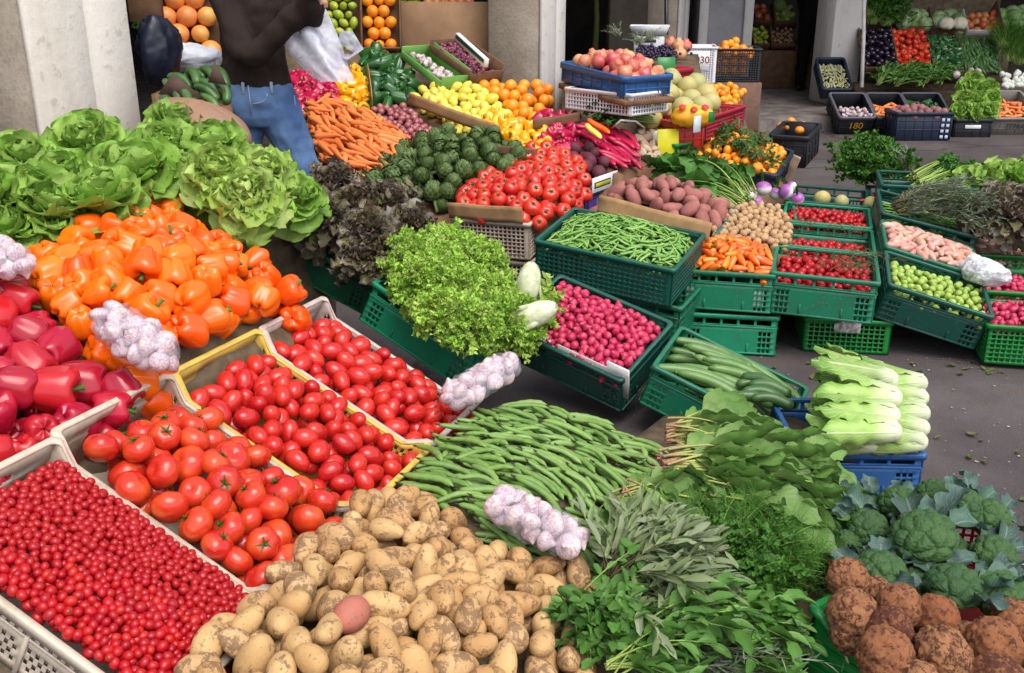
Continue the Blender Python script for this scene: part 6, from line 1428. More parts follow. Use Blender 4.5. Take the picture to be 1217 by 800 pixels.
bulk([(770, 112, .92), (795, 110, .92), (806, 140, .84), (804, 165, .77), (786, 176, .74), (775, 150, .80)], (), 0, 0, C_dark, 'bed under the white bulbs', 84, 'white_bulb', WB, 'white spring onion bulb at the end of the green stalks', 'spring onion', 'white spring onion bulbs', None, [.026], n=60)
bulk([(748, 160, .78), (765, 150, .80), (785, 155, .79), (788, 178, .73), (770, 186, .70), (752, 178, .73)], (), 0, 0, C_dark, 'bed under the ginger', 85, 'ginger_root', GING, 'beige ginger root below the white bulbs', 'ginger', 'beige ginger roots below the white bulbs', [(-.02, 0, 0), (.02, 0, 0)], [.024, .024], n=30)
put('yellow_card', MB().join(bbox((0, 0, 0), (.13, .006, .15), .002)).mesh('yellow_card', plain('yellow_card_board', (.66, .62, .015), .5, .05), False), (MA(782, 185, .0), rotm(R(12), R(-12)), 1.0), None, 'bright yellow card standing below the white bulbs', 'card')
# white mesh bag handles
rope('plastic_strap', [MA(728, 152, .04), MA(738, 143, .08), MA(755, 144, .08), MA(766, 152, .04)], .006, P_styro, 'white plastic strap looped by the green stalks', 'strap')

# clementines with leaves in the tilted crates
XM = (A(795, 178, .56), rotm(R(-24), R(16), R(10)))
c0, c1, cb = A(780, 176, .58), A(922, 208, .47), A(850, 130, .66)
ex = (c1 - c0); Lm = np.linalg.norm(ex); ex /= Lm; ey = cb - c0; ey -= ex * (ey @ ex); Wm = min(.62, np.linalg.norm(ey)); ey /= np.linalg.norm(ey); XM = (c0, np.stack([ex, ey, np.cross(ex, ey)], 1))
crate('navy_crate', XM, 'tub', Lm, Wm, .16, P_navy, 'dark blue tilted crate of clementines with leaves', 'crate')
z = Bulge(*XM, Lm, Wm, .0, .09)
place(pack(inner(XM, Lm, Wm), z, *one(.0275), any_pose, 86, 1.5, .6, 210, .95, 5, .16, 80), 'clementine', CLEM, 'small clementine among green leaves in the tilted dark blue crate', 'clementine', 'clementines in the dark blue crate', 27)
M_clf = leafm('clementine_leaf', (.06, .13, .02), (.035, .10, .015), (.04, .11, .02), (.07, .16, .03), .3, .1, .2)
TW = []
for i in range(3):
    S, Lf = bunch(500 + i, 7, .13, .6, lambda g, i: leaf(.055, .022, 6, 4, [(0, .1), (.4, 1), (.8, .6), (1, .05)], 0, R(-20 + g.normal() * 25), .4, .02, 1, int(g.integers(1e9))), 5, .0015, .1, .5, .02, .1, .01, .8, .8); TW.append((S.mesh('stalks', M_stalkd), Lf.mesh('leaves', M_clf)))
for i in range(14):
    a, b = g.random() * Lm * .9, (.08 + .85 * g.random()) * Wm; p = loc(XM, (a, b, .0)); p[2] = z(p[None])[0] - .012; an = g.random() * 6.28
    bunch_obj('leafy_twig', TW[i % 3], (p, basis(z.normal(p), an)), 'leafy green twig among the clementines', 'twig', 'leafy twigs among the clementines')
put('clementine', CLEM[0], (A(900, 200, .53), np.eye(3), 1.2), None, 'single clementine on the rim of the dark blue crate', 'clementine')
X5 = (A(916, 160, .50), rotm(R(-28), R(6))); crate('black_crate', X5, 'tub', .25, .40, .22, P_black, 'black crate behind the clementine crate holding a few loose clementines', 'crate')
for u, v in ((944, 148), (950, 155), (936, 151), (928, 150), (955, 149), (940, 144)): put('clementine', CLEM[1], (A(u, v, .50), np.eye(3), 1.15), None, 'loose clementine in the black crate behind the clementines', 'clementine', 'loose clementines in the black crate')
put('wooden_leg', MB().join(bbox((0, 0, -.5), (.05, .04, 0), .003)).join(bbox((.06, .01, -.5), (.12, .03, 0), .003)).mesh('wooden_leg', plain('pale_plank', (.30, .21, .15), .75, .3, 16, .3), False), (A(930, 180, .50), rotm(R(-30), R(12), R(20)), 1.0), None, 'pale rough plank propping up the clementine crate', 'plank')
P_, zq = heap([(780, 176, .50), (860, 128, .58), (935, 150, .45), (925, 210, .40)]); plinth('display_bed', P_, zq, .10, C_dark, 'dark bed under the clementine crate')

# melons and bagged oranges in red crates
PM = [(758, 108, .88), (770, 90, .93), (800, 84, .95), (835, 92, .92), (852, 108, .86), (845, 128, .80), (815, 125, .81), (770, 122, .84)]
P_, zm_ = heap(PM); plinth('display_bed', P_, zm_, .16, C_dark, 'dark bed under the melons')
place(pack(P_, zm_, *one(.068), any_pose, 87, 1.3, .6, 30, .95, 8, .14, inset=.02), 'melon', MELON, 'round olive-yellow melon in the heap', 'melon', 'melons in the heap', 28)
bulk([(840, 100, .86), (865, 95, .87), (886, 105, .83), (880, 118, .78), (856, 122, .77)], (), 0, 0, C_dark, 'bed under the small oranges', 88, 'clementine', CLEM, 'bright clementine in the red crate past the melons', 'clementine', 'clementines in the red crate', None, [.028], n=50)
M_obag = produce('orange_net_bag', [(.86, .42, .02), (.88, .46, .03)], (.80, .30, .02), 12, .4, .35)
def fruit_bag(p, s, label, yaw):
    e = empty('orange_bag', (p, rotm(yaw), s), label, 'bag of oranges')
    V, F, T, P = sph(30, 20); V = V * (1 + .10 * np.sin(5 * V[:, 0] * 2) * np.sin(6 * V[:, 1] * 2) + lowfreq(V, .04, 4, 9))[:, None] * [.17, .11, .085]; put('net', MB().join(ztrip(V, F)).mesh('net', M_obag), None, e)
    red = plain('red_label', (.60, .03, .03), .5)
    for a, b in ((-.09, .02), (.0, -.03), (.09, .02)):
        r = .030; c = np.array([a, -.075 + b * .4, .062 + b * .3]); t = np.arange(14) * 6.283 / 14; n = np.array([a * .5, -.45, .8]); n /= np.linalg.norm(n); Bs = basis(n, 0); m = MB()
        ring = np.c_[np.cos(t) * r, np.sin(t) * r, np.zeros(14)]; top = np.c_[np.cos(t) * r * .8, np.sin(t) * r * .8, np.full(14, .010)]
        V = np.concatenate([ring, top]); F = np.stack([np.arange(14), (np.arange(14) + 1) % 14, (np.arange(14) + 1) % 14 + 14, np.arange(14) + 14], -1); m.add(V @ Bs.T + c + n * .012, [F, (np.arange(14) + 14)[None, :]]); put('round_label', m.mesh('round_label', red), None, e)
    return e
fruit_bag(A(755, 112, .87), .8, 'yellow bag of oranges with red round labels beside the white bulbs', R(5))
fruit_bag(A(822, 138, .78), .72, 'yellow bag of oranges with red round labels in front of the melons', R(0))
c0, c1 = A(803, 146, .74), A(838, 140, .76); crate('red_crate', (c0, rotm(dirto(c0, c1))), 'tub', np.linalg.norm(c1 - c0), .35, .16, P_red, 'bright red crate below the bagged oranges', 'crate')
c0, c1 = A(840, 140, .76), A(886, 118, .80); crate('red_crate', (c0, rotm(dirto(c0, c1))), 'grid', np.linalg.norm(c1 - c0), .35, .14, plastic('crimson_crate_plastic', (.42, .02, .05), .4, (.2, .03, .04), .4), 'crimson crate below the small oranges past the melons', 'crate')
for (a, b, c, lb) in (((838, 142, .77), .10, P_blue, 0), ((860, 130, .79), .09, P_vgreen, 1)): pass
put('price_card', MB().join(bbox((0, 0, 0), (.06, .004, .09), .001)).mesh('price_card', plain('pale_blue_card', (.52, .58, .66), .5), False), (A(824, 158, .73), rotm(R(40)), 1.0), None, 'pale bluish card on the red crate', 'card')
put('price_card', MB().join(bbox((0, 0, 0), (.05, .004, .06), .001)).mesh('price_card', P_vgreen, False), (A(842, 146, .76), rotm(R(38)), 1.0), None, 'green card beside the pale bluish card', 'card')
c0, c1 = A(804, 172, .62), A(840, 162, .64); crate('green_crate', (c0, rotm(dirto(c0, c1))), 'green', np.linalg.norm(c1 - c0), .35, .15, P_vgreen, 'vivid green crate under the bright red crate', 'crate')
P_, zq = heap([(690, 160, .66), (690, 110, .84), (770, 85, .90), (880, 100, .78), (890, 135, .62), (800, 172, .56)]); plinth('display_bench', P_, zq, .10, C_wood, 'dark bench under the melons and celery')

# pomegranates in the blue tray
c0, c1 = A(668, 74, 1.06), A(742, 92, 1.02); cb = A(764, 78, 1.04)
Lp = np.linalg.norm(c1 - c0); XPm = (c0, rotm(dirto(c0, c1), 0, math.asin((c0 - c1)[2] / Lp)))
crate('blue_tray', XPm, 'tub', Lp, .34, .11, P_blue, 'blue plastic tray of pomegranates', 'crate')
z = Bulge(*XPm, Lp, .34, .02, .07)
place(pack(inner(XPm, Lp, .34), z, *one(.043), up_pose(1.0), 89, 1.5, .5, 50, .95, 7, .12), 'pomegranate', POME, 'pink and yellow pomegranate in the blue tray', 'pomegranate', 'pomegranates in the blue tray', 29)
c0, c1 = A(672, 104, .93), A(742, 118, .90); L2 = np.linalg.norm(c1 - c0) + .05
crate('white_crate', (c0, rotm(dirto(c0, c1))), 'grid', L2, .34, .12, plastic('white_tray_plastic', (.74, .74, .78), .4, (.4, .4, .42), .25), 'white mesh tray under the blue tray of pomegranates', 'crate')
P_, zq = heap([(668, 100, .84), (745, 116, .80), (770, 90, .86), (690, 72, .92)]); plinth('display_bench', P_, zq, .02, C_wood, 'dark stand under the white mesh tray')
put('board', MB().join(bbox((0, 0, 0), (Lp + .05, .36, .03), .004)).mesh('board', C_dark, False), (XPm[0] + XPm[1] @ np.array([0, -.02, -.15]), XPm[1], 1.0), None, 'dark board between the blue tray and the white tray', 'board')
# grapes and more pomegranates behind
M_grp = produce('dark_grape_skin', [(.025, .015, .05), (.035, .02, .06)], None, 10, 0, .4)
def grapes(seed):
    m = MB(); gg = np.random.default_rng(seed)
    for j in range(90): V, F, T, P = sph(8, 6); m.join(ztrip(V * .011 + gg.normal(size=3) * [.05, .035, .018], F))
    return m.mesh('grapes', M_grp)
for i, (u, v, zz) in enumerate([(778, 60, 1.0), (790, 64, .98), (768, 66, .98), (798, 60, .98)]): put('grape_bunch', grapes(i), (A(u, v, zz), rotm(i), 1.1), None, 'bunch of dark grapes behind the melons', 'grapes', 'dark grape bunches')
for i, (a, b) in enumerate([((760, 55, 1.06), (740, 28, 1.15)), ((770, 50, 1.06), (790, 40, 1.08)), ((735, 45, 1.08), (722, 35, 1.12))]): lay('grape_stalks', B_rose[1], A(*a), A(*b), 'dry brown-green stalk bunch above the dark grapes', 'stalks', 'dry stalks by the grapes', .8)
for i, (u, v, zz) in enumerate([(806, 54, 1.02), (797, 52, 1.02), (815, 55, 1.0), (808, 64, .97)]): put('pomegranate', POME[i % 3], (A(u, v, zz), basis((0, -.5, 1), i), 1.15), None, 'red pomegranate in the small red box by the white crate', 'pomegranate', 'pomegranates in the small red box')
c0, c1 = A(797, 84, .92), A(823, 80, .92); crate('red_box', (c0, rotm(dirto(c0, c1))), 'tub', np.linalg.norm(c1 - c0), .25, .12, plastic('crimson_box', (.40, .015, .04), .45, (.25, .02, .04), .3), 'small crimson box of pomegranates', 'box')
put('price_card', MB().join(bbox((0, 0, 0), (.13, .004, .10), .001)).mesh('price_card', P_vgreen, False), (A(782, 86, .92), rotm(R(12), R(-15)), 1.0), None, 'green card standing under the dark grapes', 'card')
P_, zq = heap([(755, 90, .88), (770, 60, .96), (830, 60, .94), (835, 90, .84)]); plinth('display_bench', P_, zq, .03, C_wood, 'dark stand under the grapes')
# scale
e = empty('weighing_scale', (AD(772, 38, 8.6), rotm(R(-8)), 1.0), 'white market scale with a shallow pan behind the grapes', 'scale')
M_sc = plain('scale_white', (.60, .61, .64), .4, .06)
m = MB()
for k, (hw, hd, zz) in enumerate(((.14, .10, -.02), (.17, .13, .055), (.165, .125, .055), (.135, .095, -.012))): m.add([[-hw, -hd, zz], [hw, -hd, zz], [hw, hd, zz], [-hw, hd, zz]], np.zeros((0, 4), int))
V = np.concatenate(m.V); F = np.array([[i * 4 + j, i * 4 + (j + 1) % 4, (i + 1) % 4 * 4 + (j + 1) % 4, (i + 1) % 4 * 4 + j] for i in range(3) for j in range(4)] + [[3, 2, 1, 0], [12, 13, 14, 15]])
put('pan', MB().add(V, F).mesh('pan', M_sc, False), None, e)
put('body', MB().join(bbox((-.13, -.10, -.22), (.13, .10, -.03), .01)).mesh('body', M_sc, False), None, e)
put('display', MB().join(bbox((-.11, -.106, -.08), (.06, -.1015, -.055), .001)).join(bbox((-.09, -.106, -.13), (.02, -.1015, -.10), .001)).mesh('display', plain('scale_dark', (.03, .05, .05), .3), False), None, e)
put('scale_stand', MB().join(bbox((-.2, -.16, -1.0), (.2, .16, -.225), .01)).mesh('scale_stand', C_dark, False), (AD(772, 38, 8.6), rotm(R(-8)), 1.0), None, 'dark stand below the market scale', 'stand')

# ---- crates in front of the piers
def text(s, size, X, mat, parent):
    cu = bpy.data.curves.new('lettering', 'FONT'); cu.body = s; cu.size = size; cu.extrude = .001; cu.align_x = 'CENTER'; cu.align_y = 'CENTER'
    t = bpy.data.objects.new('tmp', cu); COL.objects.link(t); dg = bpy.context.evaluated_depsgraph_get(); me = bpy.data.meshes.new_from_object(t.evaluated_get(dg)); bpy.data.objects.remove(t)
    me.materials.clear(); me.materials.append(mat); return put('lettering', me, X, parent)
TX = rotm(0, R(90))   # text standing, read from the front
c0, c1 = A(820, 56, .86), A(850, 58, .86); d_ = 9.0
p0, p1 = AD(817, 56, 8.8), AD(852, 56, 8.8)
e = crate('white_crate', (p0, rotm(R(-6))), 'grid', np.linalg.norm(p1 - p0), .35, .31, plastic('white_tray_plastic', (.74, .74, .78)), 'white mesh crate with a handwritten number card beside the black crate', 'crate')
q = put('number_card', MB().join(bbox((.03, -.012, -.20), (.20, -.007, -.03), .001)).mesh('number_card', plain('label_white', (.74, .74, .76)), False), (p0, rotm(R(-6)), 1.0), None, 'white card with the number 1030 written in dark red', 'card')
text('1030', .085, ((.115, -.0135, -.11), TX, 1.0), plain('dark_red_ink', (.22, .02, .04), .6), q)
p0, p1 = AD(835, 58, 9.3), AD(905, 62, 9.3); Lk = np.linalg.norm(p1 - p0)
crate('black_crate', (p0, rotm(R(-4))), 'grid', Lk, .42, .30, P_black, 'black mesh crate full of oranges on a brown box', 'crate')
XKo = (p0, rotm(R(-4)))
z = Bulge(*XKo, Lk, .42, -.03, .06)
for it_n in range(1):
    its = pack(inner(XKo, Lk, .42), z, *one(.042), any_pose, 90, 1.2, .5, 70, .97, 4, .06)
    fr = [(loc(XKo, (.06 + .082 * i, .055, -.05 - .078 * j)), np.eye(3), 1.0) for i in range(int((Lk - .08) / .082)) for j in range(3)]
    place(its + fr, 'orange', ORA, 'orange inside the black mesh crate', 'orange', 'oranges in the black mesh crate', 30)
for u, v in ((868, 52), (874, 49), (862, 53)): put('orange', ORA[0], (AD(u, v, 9.45), np.eye(3), 1.0), None, 'orange on top of the black mesh crate', 'orange', 'oranges on top of the black crate')
put('cardboard_box', MB().join(bbox((-.02, -.02, -.85), (Lk + .02, .44, -.305), .006)).mesh('cardboard_box', plain('brown_box_board', (.16, .085, .06), .75, .15), False), (p0, rotm(R(-4)), 1.0), None, 'brown box under the black crate of oranges', 'box')
# ================================================================== left background: fruit walls
def box_open(name, X, W, H, D, mat, label, cat='box'):
    """display box standing open towards -y: back, sides, bottom"""
    t = .012; m = MB().join(bbox((0, D - t, 0), (W, D, H), .002)).join(bbox((0, 0, 0), (t, D - t - .001, H), .002)).join(bbox((W - t, 0, 0), (W, D - t - .001, H), .002)).join(bbox((t + .001, 0, 0), (W - t - .001, D - t - .001, t), .002))
    return put(name, m.mesh(name, mat, False), (X[0], X[1], 1.0), None, label, cat)
def wallrows(X, W, H, r, meshes, name, label, cat, group, seed, sx=2.0, sz=1.75, depth=0.0, lean=.25, rnd=.25):
    """fruit stacked in staggered rows in a display box leaning back"""
    gg = np.random.default_rng(seed); j = 0; z = r
    while z < H:
        x = r + (r if j % 2 else 0) + .01
        while x < W - r * .6:
            p = loc(X, (x + gg.normal() * r * .08, r * 1.1 + lean * z + gg.normal() * r * .12, z)); put(name, meshes[int(gg.integers(len(meshes)))], (p, qrand(gg), 1 + .08 * gg.normal()), None, label, cat, group); x += r * sx
        z += r * sz; j += 1
XW = (AD(186, 72, 5.7), rotm(R(12))); s_ = 5.7 / CF
box_open('display_box', (XW[0], XW[1] @ rotm(0, R(-14))), 88 * s_, .52, .16, C_dark, 'tall brown box standing open with stacked grapefruits')
wallrows((XW[0], XW[1] @ rotm(0, R(-14))), 70 * s_, .50, .057, GRAPE, 'grapefruit', 'orange-pink grapefruit stacked in the tall brown box', 'grapefruit', 'grapefruits in the tall box', 1, lean=.0)
XW = (AD(384, 62, 7.0), rotm(R(4), R(-18))); s_ = 7.0 / CF
box_open('display_box', XW, 46 * s_, .62, .12, C_dark, 'narrow brown box standing open with green lemons')
wallrows(XW, 44 * s_, .60, .034, LIME, 'green_lemon', 'yellow-green lemon stacked in the narrow standing box', 'lemon', 'green lemons in the standing box', 2, lean=0)
XW = (AD(429, 58, 7.0), rotm(R(4), R(-18)))
box_open('display_box', XW, 48 * s_, .62, .12, C_dark, 'brown box standing open with neat rows of oranges')
wallrows(XW, 46 * s_, .60, .040, ORA, 'orange', 'orange in the neat rows of the standing box', 'orange', 'oranges in the standing box', 3, sz=1.95, lean=0)
# brown panel and shelf fruit over it
XB_ = (AD(472, 84, 7.3), rotm(R(-3), R(-6))); s_ = 7.3 / CF
put('big_cardboard', MB().join(bbox((0, 0, 0), (113 * s_, .02, 78 * s_), .018)).mesh('big_cardboard', plain('tan_panel', (.30, .175, .095), .8, .15, 5, .1), False), (XB_[0], XB_[1], 1.0), None, 'big tan cardboard panel standing at the back of the stall', 'panel')
Xs = (AD(474, 10, 7.6), rotm(R(-3))); s_ = 7.6 / CF
put('shelf_board', MB().join(bbox((0, -.05, -.03), (100 * s_, .35, 0), .004)).join(bbox((0, .30, -1.2), (100 * s_, .34, -.031), .004)).mesh('shelf_board', C_dark, False), (Xs[0], Xs[1], 1.0), None, 'dark shelf with yellow and red fruit above the tan panel', 'shelf')
gg = np.random.default_rng(4)
for i in range(6):
    for j in range(2): put('green_lemon', LIME[0], (loc(Xs, (.03 + .055 * (i % 3), .02 + .06 * (i // 3), .028 + .05 * j)), qrand(gg), .9), None, 'yellow lemon on the dark shelf above the tan panel', 'lemon', 'lemons on the dark shelf')
for i in range(12):
    for j in range(2): put('apple', APPLE[i % 2], (loc(Xs, (.22 + .062 * (i % 6), .03 + .08 * (i // 6), .040 + .07 * j)), qrand(gg), .85), None, 'red fruit on the dark shelf above the tan panel', 'apple', 'red fruit on the dark shelf')
# green trough with garlic, crate of small grapes, leaning tray
def trough(name, a, b, w, mat, label, h=.06):
    a, b = MA(*a[:2], .04), MA(*b[:2], .03); x = b - a; L = np.linalg.norm(x); x /= L; y = np.cross([0, 0, 1.], x); y /= np.linalg.norm(y); X = (a, np.stack([x, y, np.cross(x, y)], 1)); t = .008
    m = MB().join(bbox((0, 0, -.02), (L, w, -.012), .002)).join(bbox((0, -t, -.02), (L, 0, h * .5), .002)).join(bbox((0, w, -.02), (L, w + t, h * 1.6), .002)).join(bbox((-t, -t, -.02), (0, w + t, h), .002)).join(bbox((L, -t, -.02), (L + t, w + t, h), .002))
    put(name, m.mesh(name, mat, False), (X[0], X[1], 1.0), None, label, 'tray'); return X, L
X_, L_ = trough('green_tray', (478, 66, 1.10), (524, 102, 1.0), .20, plastic('light_green_tray', (.16, .36, .09), .4, (.1, .2, .06), .3), 'light green tray of white garlic between green peppers and small grapes')
for i in range(30): put('garlic_bulb', GARL[i % 4], (loc(X_, ((.04 + .92 * gg.random()) * L_, .02 + .10 * gg.random(), .015 + .02 * gg.random())), qrand(gg), .85), None, 'white garlic bulb in the light green tray', 'garlic', 'garlic bulbs in the light green tray')
X_, L_ = trough('brown_tray', (512, 58, 1.12), (566, 96, 1.02), .20, C_dark, 'dark cardboard tray of small purple fruit')
M_pur = produce('small_purple_skin', [(.16, .03, .07), (.22, .05, .09), (.12, .02, .05)], None, 10, 0, .3)
PURP = [me1('small_plum', blob(.017, .016, .016, .04, 2, i, 10, 8), M_pur) for i in range(2)]
for i in range(150): put('small_plum', PURP[i % 2], (loc(X_, ((.03 + .94 * gg.random()) * L_, .01 + .18 * gg.random(), .0 + .03 * gg.random())), qrand(gg), 1), None, 'small purple fruit in the dark cardboard tray', 'plum', 'small purple fruit in the tray')
a, b = MA(540, 48, .08), MA(575, 80, .08); x = (b - a); L = np.linalg.norm(x); x /= L; y = np.cross([0, 0, 1.], x); y /= np.linalg.norm(y)
e = put('leaning_tray', MB().join(bbox((0, 0, 0), (L, .03, .05), .002)).mesh('leaning_tray', plain('label_white', (.74, .74, .76)), False), (a, np.stack([x, y, np.cross(x, y)], 1), 1.0), None, 'white and dark leaning carton with a green end above the purple fruit', 'carton')
put('stripe', MB().join(bbox((.01, -.004, .022), (L - .01, -.001, .045), .0005)).mesh('stripe', plain('carton_dark_green', (.02, .05, .035), .5), False), None, e)
# bench under the fruit walls
P_, zq = heap([ZY(330, 50, 6.7), ZY(420, 60, 6.8), ZY(480, 80, 6.9), ZY(580, 84, 7.0), ZY(600, 60, 7.9), ZY(470, 50, 8.0), ZY(330, 40, 8.0)]); plinth('display_bench', P_, zq, .02, C_wood, 'dark bench under the standing fruit boxes')

# dark bag, cucumbers in a box, big tan pumpkin behind the lettuces
crumpled('dark_bag', AD(186, 56, 4.7), 0, np.array([.105, .10, .165]), 51, plain('dark_blue_bag', (.012, .014, .03), .35, .3, 12, .3), 'dark blue bag hanging behind the white pillar', 'bag')
crumpled('white_sack', AD(222, 70, 4.95), 0, np.array([.17, .10, .07]), 52, plain('white_bag_sheet', (.66, .68, .76), .4, .1, 14, .3), 'white plastic sheet between the dark bag and the cucumbers', 'plastic sheet')
X_ = (AD(196, 104, 4.5), rotm(R(8), R(-25)))
bulk([ZY(178, 98, 4.55), ZY(215, 82, 4.65), ZY(262, 76, 4.68), ZY(274, 108, 4.45), ZY(262, 125, 4.35), ZY(195, 122, 4.35)], (), 0, 0, C_dark, 'bed under the cucumbers', 91, 'cucumber', CUKE, 'short dark green cucumber behind the tan pumpkin', 'cucumber', 'cucumbers behind the tan pumpkin', [(-.045, 0, 0), (0, .005, 0), (.045, 0, 0)], [.02] * 3, pose=lambda g, xy: basis((g.normal() * .3, -.6, .8), R(-60) + g.normal() * .3), n=40, tol=1.0, raw=True)
for u, v, sx, lb in ((188, 112, .34, 'dark cardboard corner in front of the cucumbers'), (247, 98, .14, 'dark cardboard corner beside the person')):
    p = AD(u, v, 4.32); w = sx * .6; put('cardboard_flap', MB().add([[0, 0, 0], [w, 0, -.01], [w * .3, .03, .085], [0, .006, 0], [w, .006, -.01], [w * .3, .036, .085]], [np.array([[0, 1, 2], [5, 4, 3]]), np.array([[0, 3, 4, 1], [1, 4, 5, 2], [2, 5, 3, 0]])]).mesh('cardboard_flap', plain('dark_flap', (.075, .042, .03), .8), False), (p, rotm(R(-10)), 1.0), None, lb, 'cardboard')
V, F, T, P = sph(44, 25); V = V * (1 + .035 * np.abs(np.cos(5 * T)))[:, None] * [.26, .16, .125]; V += (lowfreq(V * 4, .006, 2, 3))[:, None] * V
put('pumpkin', MB().join(ztrip(V, F)).mesh('pumpkin', produce('tan_pumpkin_skin', [(.27, .155, .105), (.27, .16, .11)], (.36, .19, .09), 5, .5, .5, .3, 0, .3, 30)), (AD(236, 152, 4.0), rotm(R(-12), 0, R(14)), .84), None, 'big tan pumpkin lying behind the lettuces beside the person', 'pumpkin')
P_, zq = heap([(170, 150, .86), (190, 100, .96), (290, 100, .94), (300, 170, .82), (200, 175, .84)]); plinth('display_bench', P_, zq, .10, C_wood, 'dark bench behind the lettuces')
lay('leafy_greens', B_leek[0], AD(168, 36, 5.0), AD(186, 48, 4.9), 'thin green leaves hanging over the dark bag', 'greens', None, .5)
put('dark_box', MB().join(bbox((-.10, 0, -.06), (.06, .1, .2), .004)).mesh('dark_box', C_dark, False), (AD(176, 12, 5.2), rotm(R(8)), 1.0), None, 'dark brown box beside the white pillar above the dark bag', 'box')

# ================================================================== pillars and hall
ay = R(-25)
def pillar_at(u, v, dep, w, d, label, lit):
    c = AD(u, v, dep); r = rotm(ay); corner = r @ np.array([w / 2, -d / 2, 0]); return pillar((c[0] - corner[0], c[1] - corner[1]), w, d, ay, label, lit)
pillar_at(42, 140, 4.15, .42, .56, 'wide plastered pillar with a shaded tan left side behind the lettuces', M_pl1)
pillar_at(640, 100, 7.0, .40, .44, 'concrete pillar with a white street face behind the oranges', M_pl2)
pillar_at(804, 40, 11.3, .36, .42, 'far concrete pillar with a white edge behind the scale', M_pl2)
def pier(u0, u1, dep, label, yaw, mat, d=.4, z1=3.3, lip=True):
    a, b = AD(u0, 40, dep), AD(u1, 40, dep); L = np.linalg.norm((b - a)[:2]); e = empty('pier', ((a[0], a[1], 0.0), rotm(yaw), 1.0), label, 'pillar')
    put('shaft', MB().join(bbox((0, 0, 0), (L, d, z1), .012)).mesh('shaft', mat, False), None, e)
    if lip:
        for x in (.0, L - .11): put('pilaster', MB().join(bbox((x, -.05, 0), (x + .11, -.003, z1), .008)).mesh('pilaster', M_pl2, False), None, e)
    return e
pier(829, 893, 12.0, 'wide grey pier with two white pilasters behind the black crate', R(0), plain('grey_plaster', (.36, .35, .37), .8, .12, 4, .2))
pier(990, 1030, 11.2, 'white pillar beside the far stall', R(12), M_pl2, .42, 3.3, False)
def hall():
    e = empty('market_hall', ((0, 0, 0), np.eye(3), 1.0), 'arcaded market hall with a deep dark interior', 'building')
    k = [np.array([-6.3, -2.0]), np.array([-2.55, 4.35]), np.array([.35, 8.4]), np.array([1.9, 10.6]), np.array([2.9, 9.7]), np.array([30, 9.2])]  # unseen roof edge, drawn out over the far stall to shade it
    roof = [list(p) for p in k] + [[30, 30], [-25, 30], [-25, -2]]
    n = len(roof); V = np.concatenate([np.c_[np.array(roof), np.full(n, 3.3)], np.c_[np.array(roof), np.full(n, 3.65)]])
    put('roof', MB().add(V, [np.arange(n)[::-1][None, :], (np.arange(n) + n)[None, :], np.stack([np.arange(n), (np.arange(n) + 1) % n, (np.arange(n) + 1) % n + n, np.arange(n) + n], -1)]).mesh('roof', M_wall, False), None, e)
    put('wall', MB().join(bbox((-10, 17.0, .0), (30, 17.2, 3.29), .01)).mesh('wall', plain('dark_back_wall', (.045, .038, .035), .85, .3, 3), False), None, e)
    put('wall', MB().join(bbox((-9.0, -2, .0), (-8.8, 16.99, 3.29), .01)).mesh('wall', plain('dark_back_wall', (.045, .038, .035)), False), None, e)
    return e
hall()
# inner pier seen in the dark
pier(724, 770, 13.5, 'dim tan pier inside the hall', R(0), M_conc, .4, 3.3, False)
rope('downpipe', [AD(792, -60, 9.6), AD(792, 10, 9.6), AD(792, 40, 9.5)], .02, P_black, 'thin dark pipe on the far pillar', 'pipe')

# ================================================================== shelves deep inside the hall, and the far stall
def slab_heap(quad, r, meshes, name, label, cat, group, seed, dep, lean=.8, n=90, part=None, pose=None, back=C_dark, layers=1.7, offs=None, sv=.1, tray=True):
    """fruit on a tray sloping up and away; quad = u0, v0 (top), u1, v1 (bottom) at about this depth"""
    u0, v0, u1, v1 = quad; a, b = AD(u0, v1, dep), AD(u1, v1, dep); W = np.linalg.norm(b - a); s = dep / CF; h = (v1 - v0) * s * 1.02
    L = h / (math.sin(lean) * math.cos(R(12)) + math.cos(lean) * math.sin(R(12)))
    X = (a, rotm(0, lean))
    if tray:
        t = .012
        put('display_tray', MB().join(bbox((0, 0, -r * 2.4 - t), (W, L, -r * 2.4), .003)).join(bbox((0, -t, -r * 2.4 - t), (W, -.001, r * .3), .003)).join(bbox((-t * .4, 0, -r * 2.4), (t * .4, L, r * .5), .003)).mesh('display_tray', back, False), (X[0], X[1], 1.0), None, 'sloping tray of ' + group, 'tray')
    z = Bulge(*X, W, L, 0, .03)
    off = offs if offs is not None else [(0, 0, 0)]
    # steep trays are packed in the tray's own plane, then stood up
    zf0 = lambda Q: np.full(len(np.atleast_2d(Q)), 0.0)
    poly = np.array([[0.004, 0.004], [W - .004, .004], [W - .004, L - .004], [.004, L - .004]])
    it = pack(poly, zf0, off, [r] * len(off), pose or any_pose, seed, layers, .7, n, .95, 4, sv, 60)
    it = [(loc(X, p), X[1] @ q, k) for p, q, k in it]
    place(it, name, meshes, label, cat, group, seed, part)
    return X, W, L
D = 11.0
slab_heap((1029, 31, 1069, 80), .034, EGG, 'eggplant', 'glossy black eggplant on the far stall beside the red tomatoes', 'eggplant', 'eggplants on the far stall', 101, D, n=110, pose=lambda g, xy: basis((g.normal() * .3, g.normal() * .3, 1), 1.57 + g.normal() * .4) @ rotm(0, 0, R(60)))
slab_heap((1068, 30, 1110, 80), .037, TOM, 'round_tomato', 'red tomato on the far stall beside the eggplants', 'tomato', 'red tomatoes on the far stall', 102, D - .03, n=130, pose=up_pose(.8))
